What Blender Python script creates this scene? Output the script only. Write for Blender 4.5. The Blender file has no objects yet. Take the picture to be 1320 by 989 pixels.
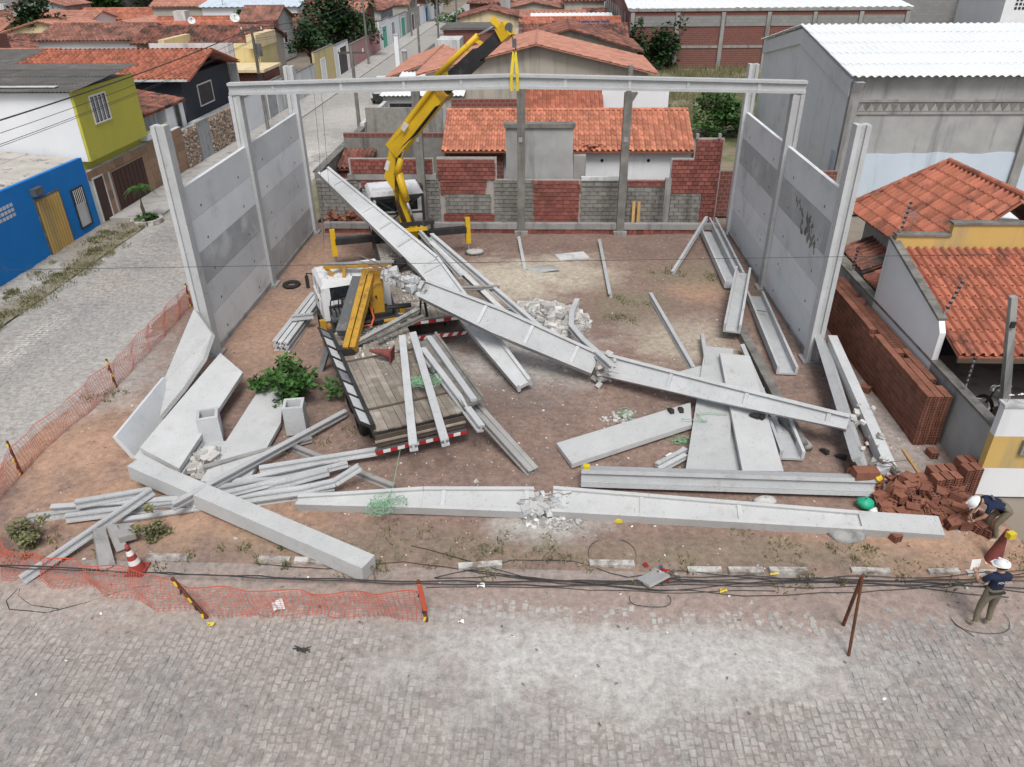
# Collapsed precast-concrete shed on a street corner, seen from a drone.
# World: metres, x right, y away from the camera along the side street, z up.
import bpy, math, random
from mathutils import Vector, Matrix, noise as mnoise
R = math.radians
rnd = random.Random(7)
scene = bpy.context.scene
COL = scene.collection

# ---------------------------------------------------------------- camera
cam_d = bpy.data.cameras.new("camera")
cam_d.sensor_width = 36.0
cam_d.lens = 960.0 / 1320.0 * 36.0
cam_d.clip_start = 0.1
cam_d.clip_end = 2000.0
cam = bpy.data.objects.new("camera", cam_d)
COL.objects.link(cam)
cam.matrix_world = (Matrix.Translation((0, 0, 11.5)) @ Matrix.Rotation(R(2.53), 4, 'Z')
                    @ Matrix.Rotation(R(90 - 30.31), 4, 'X') @ Matrix.Rotation(R(-0.61), 4, 'Z'))
scene.camera = cam

# ---------------------------------------------------------------- sky, sun, exposure (overcast)
SUN_ELEV, SUN_AZ = R(58), R(172)      # azimuth measured from +y towards +x
world = bpy.data.worlds.new("World")
scene.world = world
world.use_nodes = True
wn = world.node_tree.nodes
sky = wn.new('ShaderNodeTexSky')
sky.sky_type = 'NISHITA'
sky.sun_disc = False
sky.sun_elevation = SUN_ELEV
sky.sun_rotation = SUN_AZ
sky.air_density = 1.0
sky.dust_density = 4.0
sky.ozone_density = 1.0
hs = wn.new('ShaderNodeHueSaturation')          # cloud cover takes most of the blue out of the sky
hs.inputs['Saturation'].default_value = 0.45
world.node_tree.links.new(sky.outputs[0], hs.inputs['Color'])
world.node_tree.links.new(hs.outputs[0], wn['Background'].inputs[0])
wn['Background'].inputs[1].default_value = 0.088
sun_d = bpy.data.lights.new("sun", 'SUN')
sun_d.energy = 1.5
sun_d.angle = R(22)
sun_d.color = (1.0, 0.97, 0.93)
sun = bpy.data.objects.new("sun", sun_d)
COL.objects.link(sun)
sun_dir = Vector((math.sin(SUN_AZ) * math.cos(SUN_ELEV), math.cos(SUN_AZ) * math.cos(SUN_ELEV), math.sin(SUN_ELEV)))
sun.rotation_euler = sun_dir.to_track_quat('Z', 'Y').to_euler()
sun.location = (0, 0, 60)
scene.view_settings.view_transform = 'Standard'
scene.view_settings.look = 'None'
scene.view_settings.gamma = 1.0
scene.view_settings.use_curve_mapping = False
scene.view_settings.exposure = 0.60

# ---------------------------------------------------------------- materials
def mat(name, c1, c2=None, scale=1.5, rough=0.85, bump=0.15, bscale=25.0, tint=0.0, dirt=None, metal=0.0,
        dscale=0.6, dlo=0.52, dhi=0.68, streak=False, spec=0.3, trans=0.0, pits=None, smear=None):
    """noise-mixed colour c1..c2, optional stain colour 'dirt', piece-to-piece brightness 'tint', fine bump"""
    m = bpy.data.materials.new(name)
    m.use_nodes = True
    nt = m.node_tree
    N, L = nt.nodes, nt.links
    b = N['Principled BSDF']
    b.inputs['Roughness'].default_value = rough
    b.inputs['Metallic'].default_value = metal
    b.inputs['Specular IOR Level'].default_value = spec
    geo = N.new('ShaderNodeNewGeometry')
    def noise(sc, det=5.0, vec=None, rgh=0.6):
        n = N.new('ShaderNodeTexNoise')
        n.inputs['Scale'].default_value = sc
        n.inputs['Detail'].default_value = det
        n.inputs['Roughness'].default_value = rgh
        L.new(vec or geo.outputs['Position'], n.inputs['Vector'])
        return n.outputs['Fac']
    def mix(fac, a, bb):
        x = N.new('ShaderNodeMix')
        x.data_type = 'RGBA'
        if isinstance(fac, float): x.inputs[0].default_value = fac
        else: L.new(fac, x.inputs[0])
        for s, v in ((6, a), (7, bb)):
            if isinstance(v, tuple): x.inputs[s].default_value = (*v, 1)
            else: L.new(v, x.inputs[s])
        return x.outputs[2]
    def ramp(fac, lo, hi):
        r = N.new('ShaderNodeMapRange')
        r.inputs[1].default_value = lo
        r.inputs[2].default_value = hi
        L.new(fac, r.inputs[0])
        return r.outputs[0]
    c2 = c2 or tuple(v * 0.8 for v in c1)
    col = mix(ramp(noise(scale), 0.3, 0.7), c1, c2)
    if dirt:
        vec = None
        if streak:
            mp = N.new('ShaderNodeMapping')
            mp.inputs['Scale'].default_value = (2.2, 2.2, 0.25)
            L.new(geo.outputs['Position'], mp.inputs['Vector'])
            vec = mp.outputs[0]
        col = mix(ramp(noise(dscale, 7.0, vec, 0.65), dlo, dhi), col, dirt)
    if smear:      # sparse soil smears
        col = mix(ramp(noise(1.1, 9.0, None, .72), .60, .76), col, smear)
    if pits:       # air holes, chips and scuffs
        col = mix(ramp(noise(17.0, 3.0, None, .55), .63, .74), col, pits)
        mp2 = N.new('ShaderNodeMapping'); mp2.inputs['Scale'].default_value = (1.0, .35, 3.0); mp2.inputs['Rotation'].default_value = (.3, .5, .8)
        L.new(geo.outputs['Position'], mp2.inputs['Vector'])
        col = mix(ramp(noise(5.0, 8.0, mp2.outputs[0], .75), .58, .82), col, pits)
    if tint:
        at = N.new('ShaderNodeAttribute')
        at.attribute_name = 'tint'
        oi = N.new('ShaderNodeObjectInfo')
        ad = N.new('ShaderNodeMath')
        ad.operation = 'ADD'
        L.new(at.outputs['Fac'], ad.inputs[0])
        L.new(oi.outputs['Random'], ad.inputs[1])
        fr = N.new('ShaderNodeMath')
        fr.operation = 'FRACT'
        L.new(ad.outputs[0], fr.inputs[0])
        mr = N.new('ShaderNodeMapRange')
        mr.inputs[3].default_value = 1 - tint
        mr.inputs[4].default_value = 1 + tint
        L.new(fr.outputs[0], mr.inputs[0])
        h = N.new('ShaderNodeHueSaturation')
        L.new(mr.outputs[0], h.inputs['Value'])
        L.new(col, h.inputs['Color'])
        col = h.outputs[0]
    L.new(col, b.inputs['Base Color'])
    if bump:
        bp = N.new('ShaderNodeBump')
        bp.inputs['Strength'].default_value = bump
        bp.inputs['Distance'].default_value = 0.05
        L.new(noise(bscale, 4.0), bp.inputs['Height'])
        L.new(bp.outputs[0], b.inputs['Normal'])
    if trans:
        b.inputs['Transmission Weight'].default_value = trans
    return m

M = {}
def dm(key, *a, **k): M[key] = mat(key, *a, **k)
dm('concrete', (.50, .515, .525), (.43, .443, .45), 1.4, dirt=(.37, .37, .37), dscale=2.2, dlo=.58, dhi=.82, tint=.13, bump=.25, pits=(.27, .265, .26), smear=(.36, .325, .295))
dm('concrete_panel', (.68, .71, .73), (.60, .63, .65), .8, dirt=(.47, .49, .50), dscale=.8, dlo=.56, dhi=.76, tint=.13, bump=.1, pits=(.42, .43, .44))
dm('concrete_dark_panel', (.42, .44, .45), (.33, .345, .355), 1.0, dirt=(.53, .55, .56), dscale=.9, tint=.08, bump=.08)
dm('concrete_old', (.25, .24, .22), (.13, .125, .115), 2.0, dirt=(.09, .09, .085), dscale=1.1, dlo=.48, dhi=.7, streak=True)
dm('concrete_grey', (.34, .335, .325), (.25, .25, .245), 1.3, dirt=(.15, .15, .145), dscale=.9, streak=True, tint=.08)
dm('concrete_slab', (.52, .53, .53), (.45, .46, .46), 1.4, dirt=(.39, .385, .375), dscale=2.0, dlo=.58, dhi=.82, tint=.13, bump=.2, pits=(.30, .295, .285), smear=(.40, .36, .32))
dm('chunk', (.52, .51, .49), (.36, .35, .335), 3, tint=.35, bump=.3)
dm('pebble', (.27, .22, .19), (.19, .145, .12), 4, tint=.55, bump=0)
dm('plaster_grey', (.40, .405, .40), (.30, .305, .30), .9, dirt=(.20, .205, .20), dscale=.6, streak=True)
dm('plaster_white', (.76, .78, .80), (.68, .70, .72), .5, dirt=(.50, .51, .51), dscale=.5, dlo=.6, dhi=.8, streak=True, bump=.05)
dm('plaster_dirty_white', (.62, .63, .63), (.50, .51, .51), .8, dirt=(.24, .25, .25), dscale=.8, dlo=.5, dhi=.72, streak=True)
dm('paint_blue', (.012, .19, .56), (.010, .16, .48), .6, dirt=(.06, .21, .42), dscale=1.0, dlo=.58, dhi=.78, bump=.12)
dm('paint_olive', (.50, .47, .08), (.44, .42, .075), .6, dirt=(.36, .35, .10), dscale=1.0, dlo=.58, dhi=.80, bump=.08)
dm('paint_ochre', (.58, .40, .14), (.52, .36, .12), .7, dirt=(.40, .31, .16), streak=True, bump=.05)
dm('paint_cream', (.70, .58, .36), (.62, .51, .31), .7, dirt=(.45, .38, .27), streak=True, bump=.05)
dm('paint_yellow_house', (.62, .52, .26), (.55, .46, .23), .7, dirt=(.42, .36, .22), streak=True, bump=.05)
dm('paint_pink', (.48, .24, .24), (.40, .20, .20), .8, dirt=(.36, .30, .29), streak=True)
dm('paint_green', (.12, .42, .30), (.10, .36, .26), .8)
dm('paint_navy', (.035, .045, .060), (.045, .05, .06), .8)
dm('paint_beige', (.44, .40, .34), (.38, .35, .30), .8, dirt=(.28, .26, .23), streak=True)
dm('brown_tile', (.30, .185, .115), (.235, .145, .09), 4, tint=.22, rough=.5)
dm('brown_door', (.060, .024, .018), (.045, .02, .016), 4, rough=.5)
dm('stone_facing', (.42, .33, .26), (.28, .21, .165), 8, tint=.35, bump=.4)
dm('brick', (.27, .095, .075), (.19, .072, .06), 6, dirt=(.32, .20, .17), dscale=3, dlo=.62, dhi=.8, tint=.28, bump=.25)
dm('brick_clay', (.25, .105, .068), (.19, .080, .054), 6, dirt=(.28, .165, .125), dscale=4, dlo=.6, dhi=.8, tint=.22, bump=.2)
dm('brick_hole', (.05, .02, .014), (.04, .016, .012), 6)
dm('block_grey', (.27, .26, .24), (.19, .185, .17), 4, dirt=(.11, .108, .10), dscale=.7, streak=True, tint=.16, bump=.3)
dm('mortar', (.42, .40, .37), (.33, .31, .29), 5, bump=.3)
dm('tile', (.45, .17, .11), (.35, .13, .085), 3, dirt=(.16, .08, .062), dscale=1.2, dlo=.54, dhi=.70, tint=.26, bump=.15, rough=.85, spec=.15)
dm('tile_new', (.53, .225, .145), (.44, .18, .115), 3, dirt=(.23, .115, .085), dscale=1.6, dlo=.56, dhi=.76, tint=.24, bump=.12, rough=.85, spec=.15)
dm('tile_old', (.31, .125, .09), (.22, .095, .072), 3, dirt=(.065, .048, .042), dscale=1.0, dlo=.46, dhi=.6, tint=.28, bump=.2)
dm('tile_rose', (.46, .225, .165), (.38, .18, .13), 3, dirt=(.24, .13, .10), dscale=.8, dlo=.55, dhi=.72, tint=.16, bump=.12)
dm('tile_hazed', (.36, .175, .13), (.27, .13, .10), 2, dirt=(.12, .075, .06), dscale=.6, dlo=.48, dhi=.66, tint=.25, bump=.2)  # far tiles: distance haze put into the washed-out base colour, plus dark grime
dm('fibre_grey', (.145, .14, .13), (.105, .10, .095), 1.5, dirt=(.24, .23, .21), dscale=.6, dlo=.55, dhi=.75, tint=.14)
dm('fibre_light', (.46, .44, .40), (.33, .315, .29), 1.0, dirt=(.12, .115, .105), dscale=1.6, dlo=.55, dhi=.66)
dm('sheet_white', (.80, .83, .84), (.74, .77, .78), .4, rough=.45, bump=0.03, dirt=(.62, .66, .67), dscale=.25, dlo=.55, dhi=.8)
dm('sheet_bluish', (.56, .64, .72), (.50, .58, .66), .7, rough=.6, bump=.05, dirt=(.40, .45, .50), dscale=.6, streak=True)
dm('wood', (.30, .265, .225), (.22, .19, .16), 5, dirt=(.40, .37, .33), dscale=1.5, tint=.22, bump=.3)
dm('wood_dark', (.13, .10, .075), (.09, .07, .055), 5, tint=.2, bump=.3)
dm('wood_tan', (.48, .30, .12), (.40, .25, .10), 5, tint=.1)
dm('crane_yellow', (.70, .44, .015), (.60, .37, .015), 1.5, rough=.45, bump=.03, dirt=(.26, .17, .06), dscale=2.5, dlo=.60, dhi=.76, spec=.4, pits=(.30, .20, .05))
dm('crane_ochre', (.46, .26, .03), (.36, .195, .025), 2.5, rough=.55, bump=.08, dirt=(.13, .08, .045), dscale=3, dlo=.52, dhi=.70, spec=.3, pits=(.10, .07, .05))
dm('black_metal', (.022, .022, .024), (.035, .034, .034), 3, rough=.5, dirt=(.10, .095, .09), dscale=3, dlo=.58, dhi=.75, spec=.4)
dm('dark_grey_metal', (.10, .105, .11), (.075, .08, .085), 3, rough=.5, dirt=(.20, .19, .18), dscale=3, spec=.4)
dm('grey_metal', (.36, .38, .40), (.29, .31, .33), 2, rough=.45, metal=.3, dirt=(.22, .22, .22), dscale=2)
dm('chrome', (.62, .63, .64), (.55, .56, .57), 3, rough=.2, metal=.9, bump=0)
dm('white_paint', (.72, .73, .74), (.60, .61, .62), 1, rough=.4, bump=.02, dirt=(.36, .34, .31), dscale=2.2, dlo=.52, dhi=.74, spec=.4)
dm('rubber', (.018, .018, .018), (.03, .028, .026), 5, rough=.8, dirt=(.10, .085, .07), dscale=4, dlo=.55, dhi=.75)
dm('glass', (.015, .02, .025), (.02, .025, .03), 2, rough=.08, bump=0, spec=.8)
dm('panel_blue', (.02, .03, .09), (.03, .045, .12), 1, rough=.15, bump=0, spec=.7)
dm('red_paint', (.42, .025, .03), (.36, .02, .025), 3, rough=.5)
dm('stripe_white', (.74, .72, .70), (.66, .64, .62), 3, rough=.5)
dm('cone_red', (.34, .055, .045), (.27, .045, .04), 5, rough=.6, dirt=(.20, .06, .05), dscale=5, dlo=.55, dhi=.75)
dm('cone_dull', (.23, .06, .05), (.16, .05, .042), 5, rough=.7, dirt=(.09, .05, .045), dscale=5)
dm('orange_hose', (.62, .13, .035), (.55, .10, .03), 4, rough=.5)
dm('net_orange', (.50, .10, .055), (.44, .085, .05), 2, rough=.6, bump=0)
dm('rope_green', (.16, .36, .20), (.26, .46, .30), 12, rough=.7)
dm('cable', (.03, .03, .032), (.045, .045, .045), 3, rough=.6, bump=0)
dm('rust', (.16, .060, .028), (.10, .04, .022), 8, dirt=(.05, .03, .022), dscale=3)
dm('rebar', (.15, .10, .08), (.20, .15, .12), 6, rough=.7)
dm('tape_yellow', (.66, .52, .03), (.55, .43, .03), 6, rough=.5)
dm('plastic_green', (.03, .40, .24), (.03, .34, .20), 4, rough=.4)
dm('paper', (.80, .80, .79), (.72, .72, .71), 3)
dm('kerb_white', (.58, .57, .54), (.40, .385, .36), 4, dirt=(.20, .17, .145), dscale=3.5, dlo=.44, dhi=.62, bump=.4)
dm('sand_joint', (.40, .345, .30), (.33, .28, .245), 3, bump=.4)
dm('pavement', (.44, .43, .41), (.36, .35, .335), 1.2, dirt=(.25, .24, .22), dscale=1.5, bump=.2)
dm('leaf', (.055, .135, .028), (.035, .090, .020), 2, tint=.4, rough=.6, bump=0)
dm('leaf_dark', (.026, .066, .018), (.018, .045, .014), 2, tint=.4, rough=.6, bump=0)
dm('leaf_dry', (.19, .18, .09), (.13, .14, .065), 2, tint=.4, rough=.7, bump=0)
dm('bark', (.12, .095, .075), (.08, .065, .05), 8, bump=.5)
dm('dry_ground', (.30, .25, .175), (.22, .19, .13), 1.2, dirt=(.14, .16, .07), dscale=.5, dlo=.45, dhi=.6, bump=.4)
dm('skin', (.45, .26, .18), (.40, .23, .16), 5, rough=.55, bump=0)
dm('navy_cloth', (.012, .018, .045), (.018, .025, .055), 6, rough=.9, bump=.1)
dm('khaki_cloth', (.19, .165, .12), (.15, .13, .095), 6, rough=.9, bump=.1)
dm('tan_boot', (.44, .38, .29), (.36, .31, .23), 8, rough=.8)
dm('hair', (.02, .014, .010), (.03, .02, .014), 8, rough=.6)
dm('helmet_white', (.82, .83, .84), (.78, .79, .80), 2, rough=.3, bump=0, spec=.5)
dm('red_cloth', (.35, .02, .03), (.28, .02, .025), 6)
dm('blue_cloth', (.04, .08, .22), (.03, .06, .18), 6)

# ---------------------------------------------------------------- mesh helpers
V = Vector
class MB:
    """collects shapes; build() links them as one mesh object"""
    def __init__(s):
        s.v, s.f, s.m, s.t = [], [], [], []
    def add(s, vs, fs, m=0, t=None):
        o = len(s.v)
        t = rnd.random() if t is None else t
        s.v.extend(V(p) for p in vs)
        for f in fs:
            s.f.append(tuple(i + o for i in f)); s.m.append(m); s.t.append(t)
        return s
    def hexa(s, p, m=0, t=None):      # p: bottom 4, top 4 (same order)
        return s.add(p, [(3, 2, 1, 0), (4, 5, 6, 7), (0, 1, 5, 4), (1, 2, 6, 5), (2, 3, 7, 6), (3, 0, 4, 7)], m, t)
    def box(s, c, d, rz=0.0, m=0, t=None, mat=None):
        c = V(c); x, y, z = d[0] / 2, d[1] / 2, d[2] / 2
        q = mat or Matrix.Rotation(rz, 3, 'Z')
        return s.hexa([c + q @ V(a) for a in ((-x, -y, -z), (x, -y, -z), (x, y, -z), (-x, y, -z), (-x, -y, z), (x, -y, z), (x, y, z), (-x, y, z))], m, t)
    def b2(s, x0, x1, y0, y1, z0, z1, m=0, t=None):
        return s.box(((x0 + x1) / 2, (y0 + y1) / 2, (z0 + z1) / 2), (x1 - x0, y1 - y0, z1 - z0), 0, m, t)
    def slab(s, pts, off, m=0, t=None):   # polygon extruded by vector off
        n = len(pts); off = V(off)
        vs = [V(p) for p in pts] + [V(p) + off for p in pts]
        fs = [tuple(range(n)), tuple(reversed(range(n, 2 * n)))] + [(i, i + n, (i + 1) % n + n, (i + 1) % n) for i in range(n)]
        return s.add(vs, fs, m, t)
    def bar(s, a, b, w, h, up=(0, 0, 1), m=0, t=None, w2=None, h2=None):
        return s.sweep([a, b], [(-w / 2, -h / 2), (w / 2, -h / 2), (w / 2, h / 2), (-w / 2, h / 2)], up, m, t,
                       [(1, 1), ((w2 or w) / w, (h2 or h) / h)])
    def sweep(s, path, prof, up=(0, 0, 1), m=0, t=None, scales=None, caps=True):
        path = [V(p) for p in path]; n, k = len(path), len(prof)
        vs = []
        for i, p in enumerate(path):
            d = (path[min(i + 1, n - 1)] - path[max(i - 1, 0)]).normalized()
            side = d.cross(V(up))
            if side.length < 1e-4: side = d.cross(V((1, 0, 0)))
            side.normalize(); u = side.cross(d)
            sx, sy = scales[i] if scales else (1, 1)
            vs += [p + side * (a * sx) + u * (b * sy) for a, b in prof]
        fs = [(i * k + j, i * k + (j + 1) % k, (i + 1) * k + (j + 1) % k, (i + 1) * k + j) for i in range(n - 1) for j in range(k)]
        if caps: fs += [tuple(reversed(range(k))), tuple(range((n - 1) * k, n * k))]
        return s.add(vs, fs, m, t)
    def cyl(s, a, b, r0, r1=None, n=10, m=0, t=None, caps=True):
        r1 = r0 if r1 is None else r1
        pr = [(math.cos(2 * math.pi * i / n), math.sin(2 * math.pi * i / n)) for i in range(n)]
        return s.sweep([a, b], pr, (0, 0, 1), m, t, [(r0, r0), (r1, r1)], caps)
    def tube(s, path, r, n=5, m=0, t=None):
        pr = [(r * math.cos(2 * math.pi * i / n), r * math.sin(2 * math.pi * i / n)) for i in range(n)]
        return s.sweep(path, pr, (0.01, 0.02, 1), m, t)
    def chunk(s, c, r, m=0, t=None, flat=1.0):
        q = Matrix.Rotation(rnd.uniform(0, 6.3), 3, 'Z') @ Matrix.Rotation(rnd.uniform(-.6, .6), 3, 'X')
        a = [(-1, -1, -1), (1, -1, -1), (1, 1, -1), (-1, 1, -1), (-1, -1, 1), (1, -1, 1), (1, 1, 1), (-1, 1, 1)]
        e = (rnd.uniform(.5, 1), rnd.uniform(.4, 1), rnd.uniform(.25, .7) * flat)
        vs = [V(c) + q @ V([p[i] * r * e[i] * rnd.uniform(.55, 1.0) for i in range(3)]) for p in a]
        return s.hexa(vs, m, t)
    def build(s, name, mats, parent=None, smooth=False, local=False, kind=None):
        me = bpy.data.meshes.new(name)
        vs = s.v
        o = bpy.data.objects.new(name, me)
        if parent is not None:
            if not local:
                inv = WM[parent.name].inverted()
                vs = [inv @ p for p in vs]
            o.parent = parent
            WM[o.name] = WM[parent.name]
        else:
            lo = [min(p[i] for p in vs) for i in range(3)]; hi = [max(p[i] for p in vs) for i in range(3)]
            c = V(((lo[0] + hi[0]) / 2, (lo[1] + hi[1]) / 2, lo[2]))
            vs = [p - c for p in vs]
            o.location = c
            WM[o.name] = Matrix.Translation(c)
        me.from_pydata([tuple(p) for p in vs], [], s.f)
        for k in (mats if isinstance(mats, (list, tuple)) else [mats]): me.materials.append(M[k])
        me.polygons.foreach_set('material_index', s.m)
        if smooth: me.polygons.foreach_set('use_smooth', [True] * len(s.f))
        at = me.attributes.new('tint', 'FLOAT', 'FACE')
        at.data.foreach_set('value', s.t)
        me.update()
        COL.objects.link(o)
        if kind: o['kind'] = kind
        return o
WM = {}
def thing(name, label, cat, loc=(0, 0, 0), rz=0.0, group=None, mat=None):
    o = bpy.data.objects.new(name, None)
    o.empty_display_size = 0.3
    COL.objects.link(o)
    m = Matrix.Translation(V(loc)) @ (mat.to_4x4() if mat else Matrix.Rotation(rz, 4, 'Z'))
    o.matrix_world = m
    o.matrix_basis = m
    WM[o.name] = m
    return tag(o, label, cat, group)
def tag(o, label, cat, group=None):
    o['label'] = label; o['category'] = cat
    if group: o['group'] = group
    return o
def inst(src, parent, M4, name=None):
    """a copy of a piece sharing its mesh, placed by a world matrix"""
    o = src.copy()
    COL.objects.link(o)
    o.parent = parent
    o.matrix_basis = (WM[parent.name].inverted() @ M4) if parent else M4
    return o
def frame(p, x, y):          # matrix from origin, x axis, approx y axis
    x = V(x).normalized(); z = x.cross(V(y)).normalized(); y = z.cross(x)
    return Matrix(((x.x, y.x, z.x, p[0]), (x.y, y.y, z.y, p[1]), (x.z, y.z, z.z, p[2]), (0, 0, 0, 1)))
def lerp(a, b, t): return V(a) + (V(b) - V(a)) * t
def fbm(x, y, s=1.0): return mnoise.fractal(V((x * s, y * s, 3.1)), 1.0, 2.0, 4)

# ================================================================ setting
def ground_mat(name, c1, c2, patches, scale=1.0, bump=.5, bscale=9.0, speck=None, **kw):
    m = mat(name, c1, c2, scale, bump=bump, bscale=bscale, rough=.95, **kw)
    nt = m.node_tree; N, L = nt.nodes, nt.links
    b = N['Principled BSDF']
    src = b.inputs['Base Color'].links[0].from_socket
    geo = N.new('ShaderNodeNewGeometry')
    nz = N.new('ShaderNodeTexNoise'); nz.inputs['Scale'].default_value = 0.9; nz.inputs['Detail'].default_value = 8; nz.inputs['Roughness'].default_value = .7
    L.new(geo.outputs['Position'], nz.inputs['Vector'])
    for (x, y, rx, ry, c, st) in patches:
        sub = N.new('ShaderNodeVectorMath'); sub.operation = 'SUBTRACT'; sub.inputs[1].default_value = (x, y, 0)
        L.new(geo.outputs['Position'], sub.inputs[0])
        mul = N.new('ShaderNodeVectorMath'); mul.operation = 'MULTIPLY'; mul.inputs[1].default_value = (1 / rx, 1 / ry, 0)
        L.new(sub.outputs[0], mul.inputs[0])
        ln = N.new('ShaderNodeVectorMath'); ln.operation = 'LENGTH'
        L.new(mul.outputs[0], ln.inputs[0])
        ad = N.new('ShaderNodeMath'); ad.operation = 'MULTIPLY_ADD'; ad.inputs[1].default_value = 2.6
        L.new(nz.outputs['Fac'], ad.inputs[0]); L.new(ln.outputs['Value'], ad.inputs[2])
        mr = N.new('ShaderNodeMapRange'); mr.inputs[1].default_value = 2.6; mr.inputs[2].default_value = 1.7
        mr.inputs[3].default_value = 0; mr.inputs[4].default_value = st
        L.new(ad.outputs[0], mr.inputs[0])
        x_ = N.new('ShaderNodeMix'); x_.data_type = 'RGBA'
        L.new(mr.outputs[0], x_.inputs[0]); L.new(src, x_.inputs[6]); x_.inputs[7].default_value = (*c, 1)
        src = x_.outputs[2]
    if speck:
        n2 = N.new('ShaderNodeTexNoise'); n2.inputs['Scale'].default_value = 14; n2.inputs['Detail'].default_value = 6; n2.inputs['Roughness'].default_value = .75
        L.new(geo.outputs['Position'], n2.inputs['Vector'])
        mr = N.new('ShaderNodeMapRange'); mr.inputs[1].default_value = .56; mr.inputs[2].default_value = .74; mr.inputs[4].default_value = .75
        L.new(n2.outputs['Fac'], mr.inputs[0])
        x_ = N.new('ShaderNodeMix'); x_.data_type = 'RGBA'
        L.new(mr.outputs[0], x_.inputs[0]); L.new(src, x_.inputs[6]); x_.inputs[7].default_value = (*speck, 1)
        src = x_.outputs[2]
    n3 = N.new('ShaderNodeTexNoise'); n3.inputs['Scale'].default_value = 5.5; n3.inputs['Detail'].default_value = 10; n3.inputs['Roughness'].default_value = .8
    L.new(geo.outputs['Position'], n3.inputs['Vector'])
    mr = N.new('ShaderNodeMapRange'); mr.inputs[1].default_value = .3; mr.inputs[2].default_value = .7; mr.inputs[3].default_value = .58; mr.inputs[4].default_value = 1.42
    L.new(n3.outputs['Fac'], mr.inputs[0])
    hv = N.new('ShaderNodeHueSaturation'); L.new(mr.outputs[0], hv.inputs['Value']); L.new(src, hv.inputs['Color']); src = hv.outputs[0]
    L.new(src, b.inputs['Base Color'])
    M[name] = m
SAND, DUST, EARTH, ORANGE, WEED = (.46, .41, .33), (.40, .385, .365), (.165, .122, .105), (.40, .255, .175), (.21, .185, .125)
ground_mat('lot_dirt', (.265, .185, .15), (.195, .138, .115), [
    (-1.3, 27.8, 2.6, 2.6, SAND, .95), (1.2, 28.6, 2.2, 2.0, SAND, .7), (4.6, 22.8, 2.0, 1.8, SAND, .75), (6.0, 26.8, 1.3, 1.2, ORANGE, .8),
    (-.6, 21.2, 2.4, 2.6, DUST, .85), (-1.0, 18.6, 1.8, 1.3, EARTH, .8), (2.6, 24.5, 3.0, 2.4, EARTH, .35), (3.4, 25.6, 1.8, 1.6, WEED, .6),
    (-12.4, 16.3, 2.8, 2.2, ORANGE, .85), (-9.5, 13.6, 3.0, 1.6, ORANGE, .8), (-6.2, 13.2, 2.2, 1.2, ORANGE, .6), (-9.3, 23.5, 1.6, 4.5, ORANGE, .6),
    (8.3, 13.2, 2.4, 1.0, ORANGE, .9), (10.0, 12.6, 2.5, 1.2, ORANGE, .7), (-13.2, 19.6, 1.6, 2.6, DUST, .6), (0.2, 13.2, 1.4, .7, DUST, .9),
    (-3.5, 12.4, 5, .6, WEED, .35), (4.5, 12.3, 4.5, .5, WEED, .5), (6.0, 28.5, 2.2, 1.6, WEED, .55), (5.2, 19.5, 1.6, 1.2, EARTH, .5),
    (-9.6, 30.5, 1.5, 2.6, ORANGE, .6), (9.3, 17, 1.2, 3.5, DUST, .5), (-4.6, 19, 2.2, 1.8, EARTH, .6)], scale=.8, speck=(.31, .26, .225))
ground_mat('cobble', (.325, .315, .305), (.225, .22, .215), [(.9, 9.7, 4.2, 2.1, (.42, .405, .385), .75), (3.6, 9.5, 3.6, 1.6, (.42, .405, .385), .7), (-8, 10.2, 4.5, 1.2, (.38, .34, .31), .7), (-15, 20, 2, 12, (.40, .385, .365), .5)], scale=9, bump=.35, bscale=30, tint=.13, dirt=(.38, .345, .315), dscale=.35, dlo=.42, dhi=.66)
ground_mat('road_dust', (.305, .272, .25), (.25, .222, .205), [
    (.9, 9.8, 3.6, 1.6, (.44, .425, .405), 1.0), (3.4, 9.6, 3.0, 1.1, (.44, .425, .405), .9), (-2, 11.0, 12, .8, (.30, .235, .205), .9), (6, 11.0, 6, .85, (.30, .235, .205), .9),
    (-9, 10.6, 4, .9, (.38, .32, .28), .7)], scale=1.6, bump=.35, bscale=14)
ground_mat('street_dust', (.37, .355, .335), (.30, .29, .275), [(-15.2, 19.0, 1.4, 7, (.44, .42, .39), .6), (-17.6, 22.0, .5, 3.5, (.66, .66, .64), .8),
    (-16, 46, 3, 7, (.52, .50, .47), .9), (-15.4, 62, 3, 5, (.50, .48, .45), .6)], scale=1.2)
ground_mat('verge_dirt', (.30, .275, .24), (.22, .20, .17), [(-19.6, 24, 1.2, 2.5, WEED, .8), (-19.4, 29, 1.2, 3.5, WEED, .8), (-20.6, 27, .8, 3, (.42, .41, .39), .7), (-19, 33.5, 1, 2, WEED, .7)], scale=1.2, speck=(.42, .40, .37))

def struct(o): o['kind'] = 'structure'; return o
def sheet(name, x0, x1, y0, y1, nx, ny, hf, mt, smooth=True):
    b = MB()
    vs = [(x0 + (x1 - x0) * i / nx, y0 + (y1 - y0) * j / ny) for j in range(ny + 1) for i in range(nx + 1)]
    vs = [(x, y, hf(x, y)) for x, y in vs]
    fs = [(j * (nx + 1) + i, j * (nx + 1) + i + 1, (j + 1) * (nx + 1) + i + 1, (j + 1) * (nx + 1) + i) for j in range(ny) for i in range(nx)]
    b.add(vs, fs, 0, .5)
    return struct(b.build(name, mt, smooth=smooth))
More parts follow.
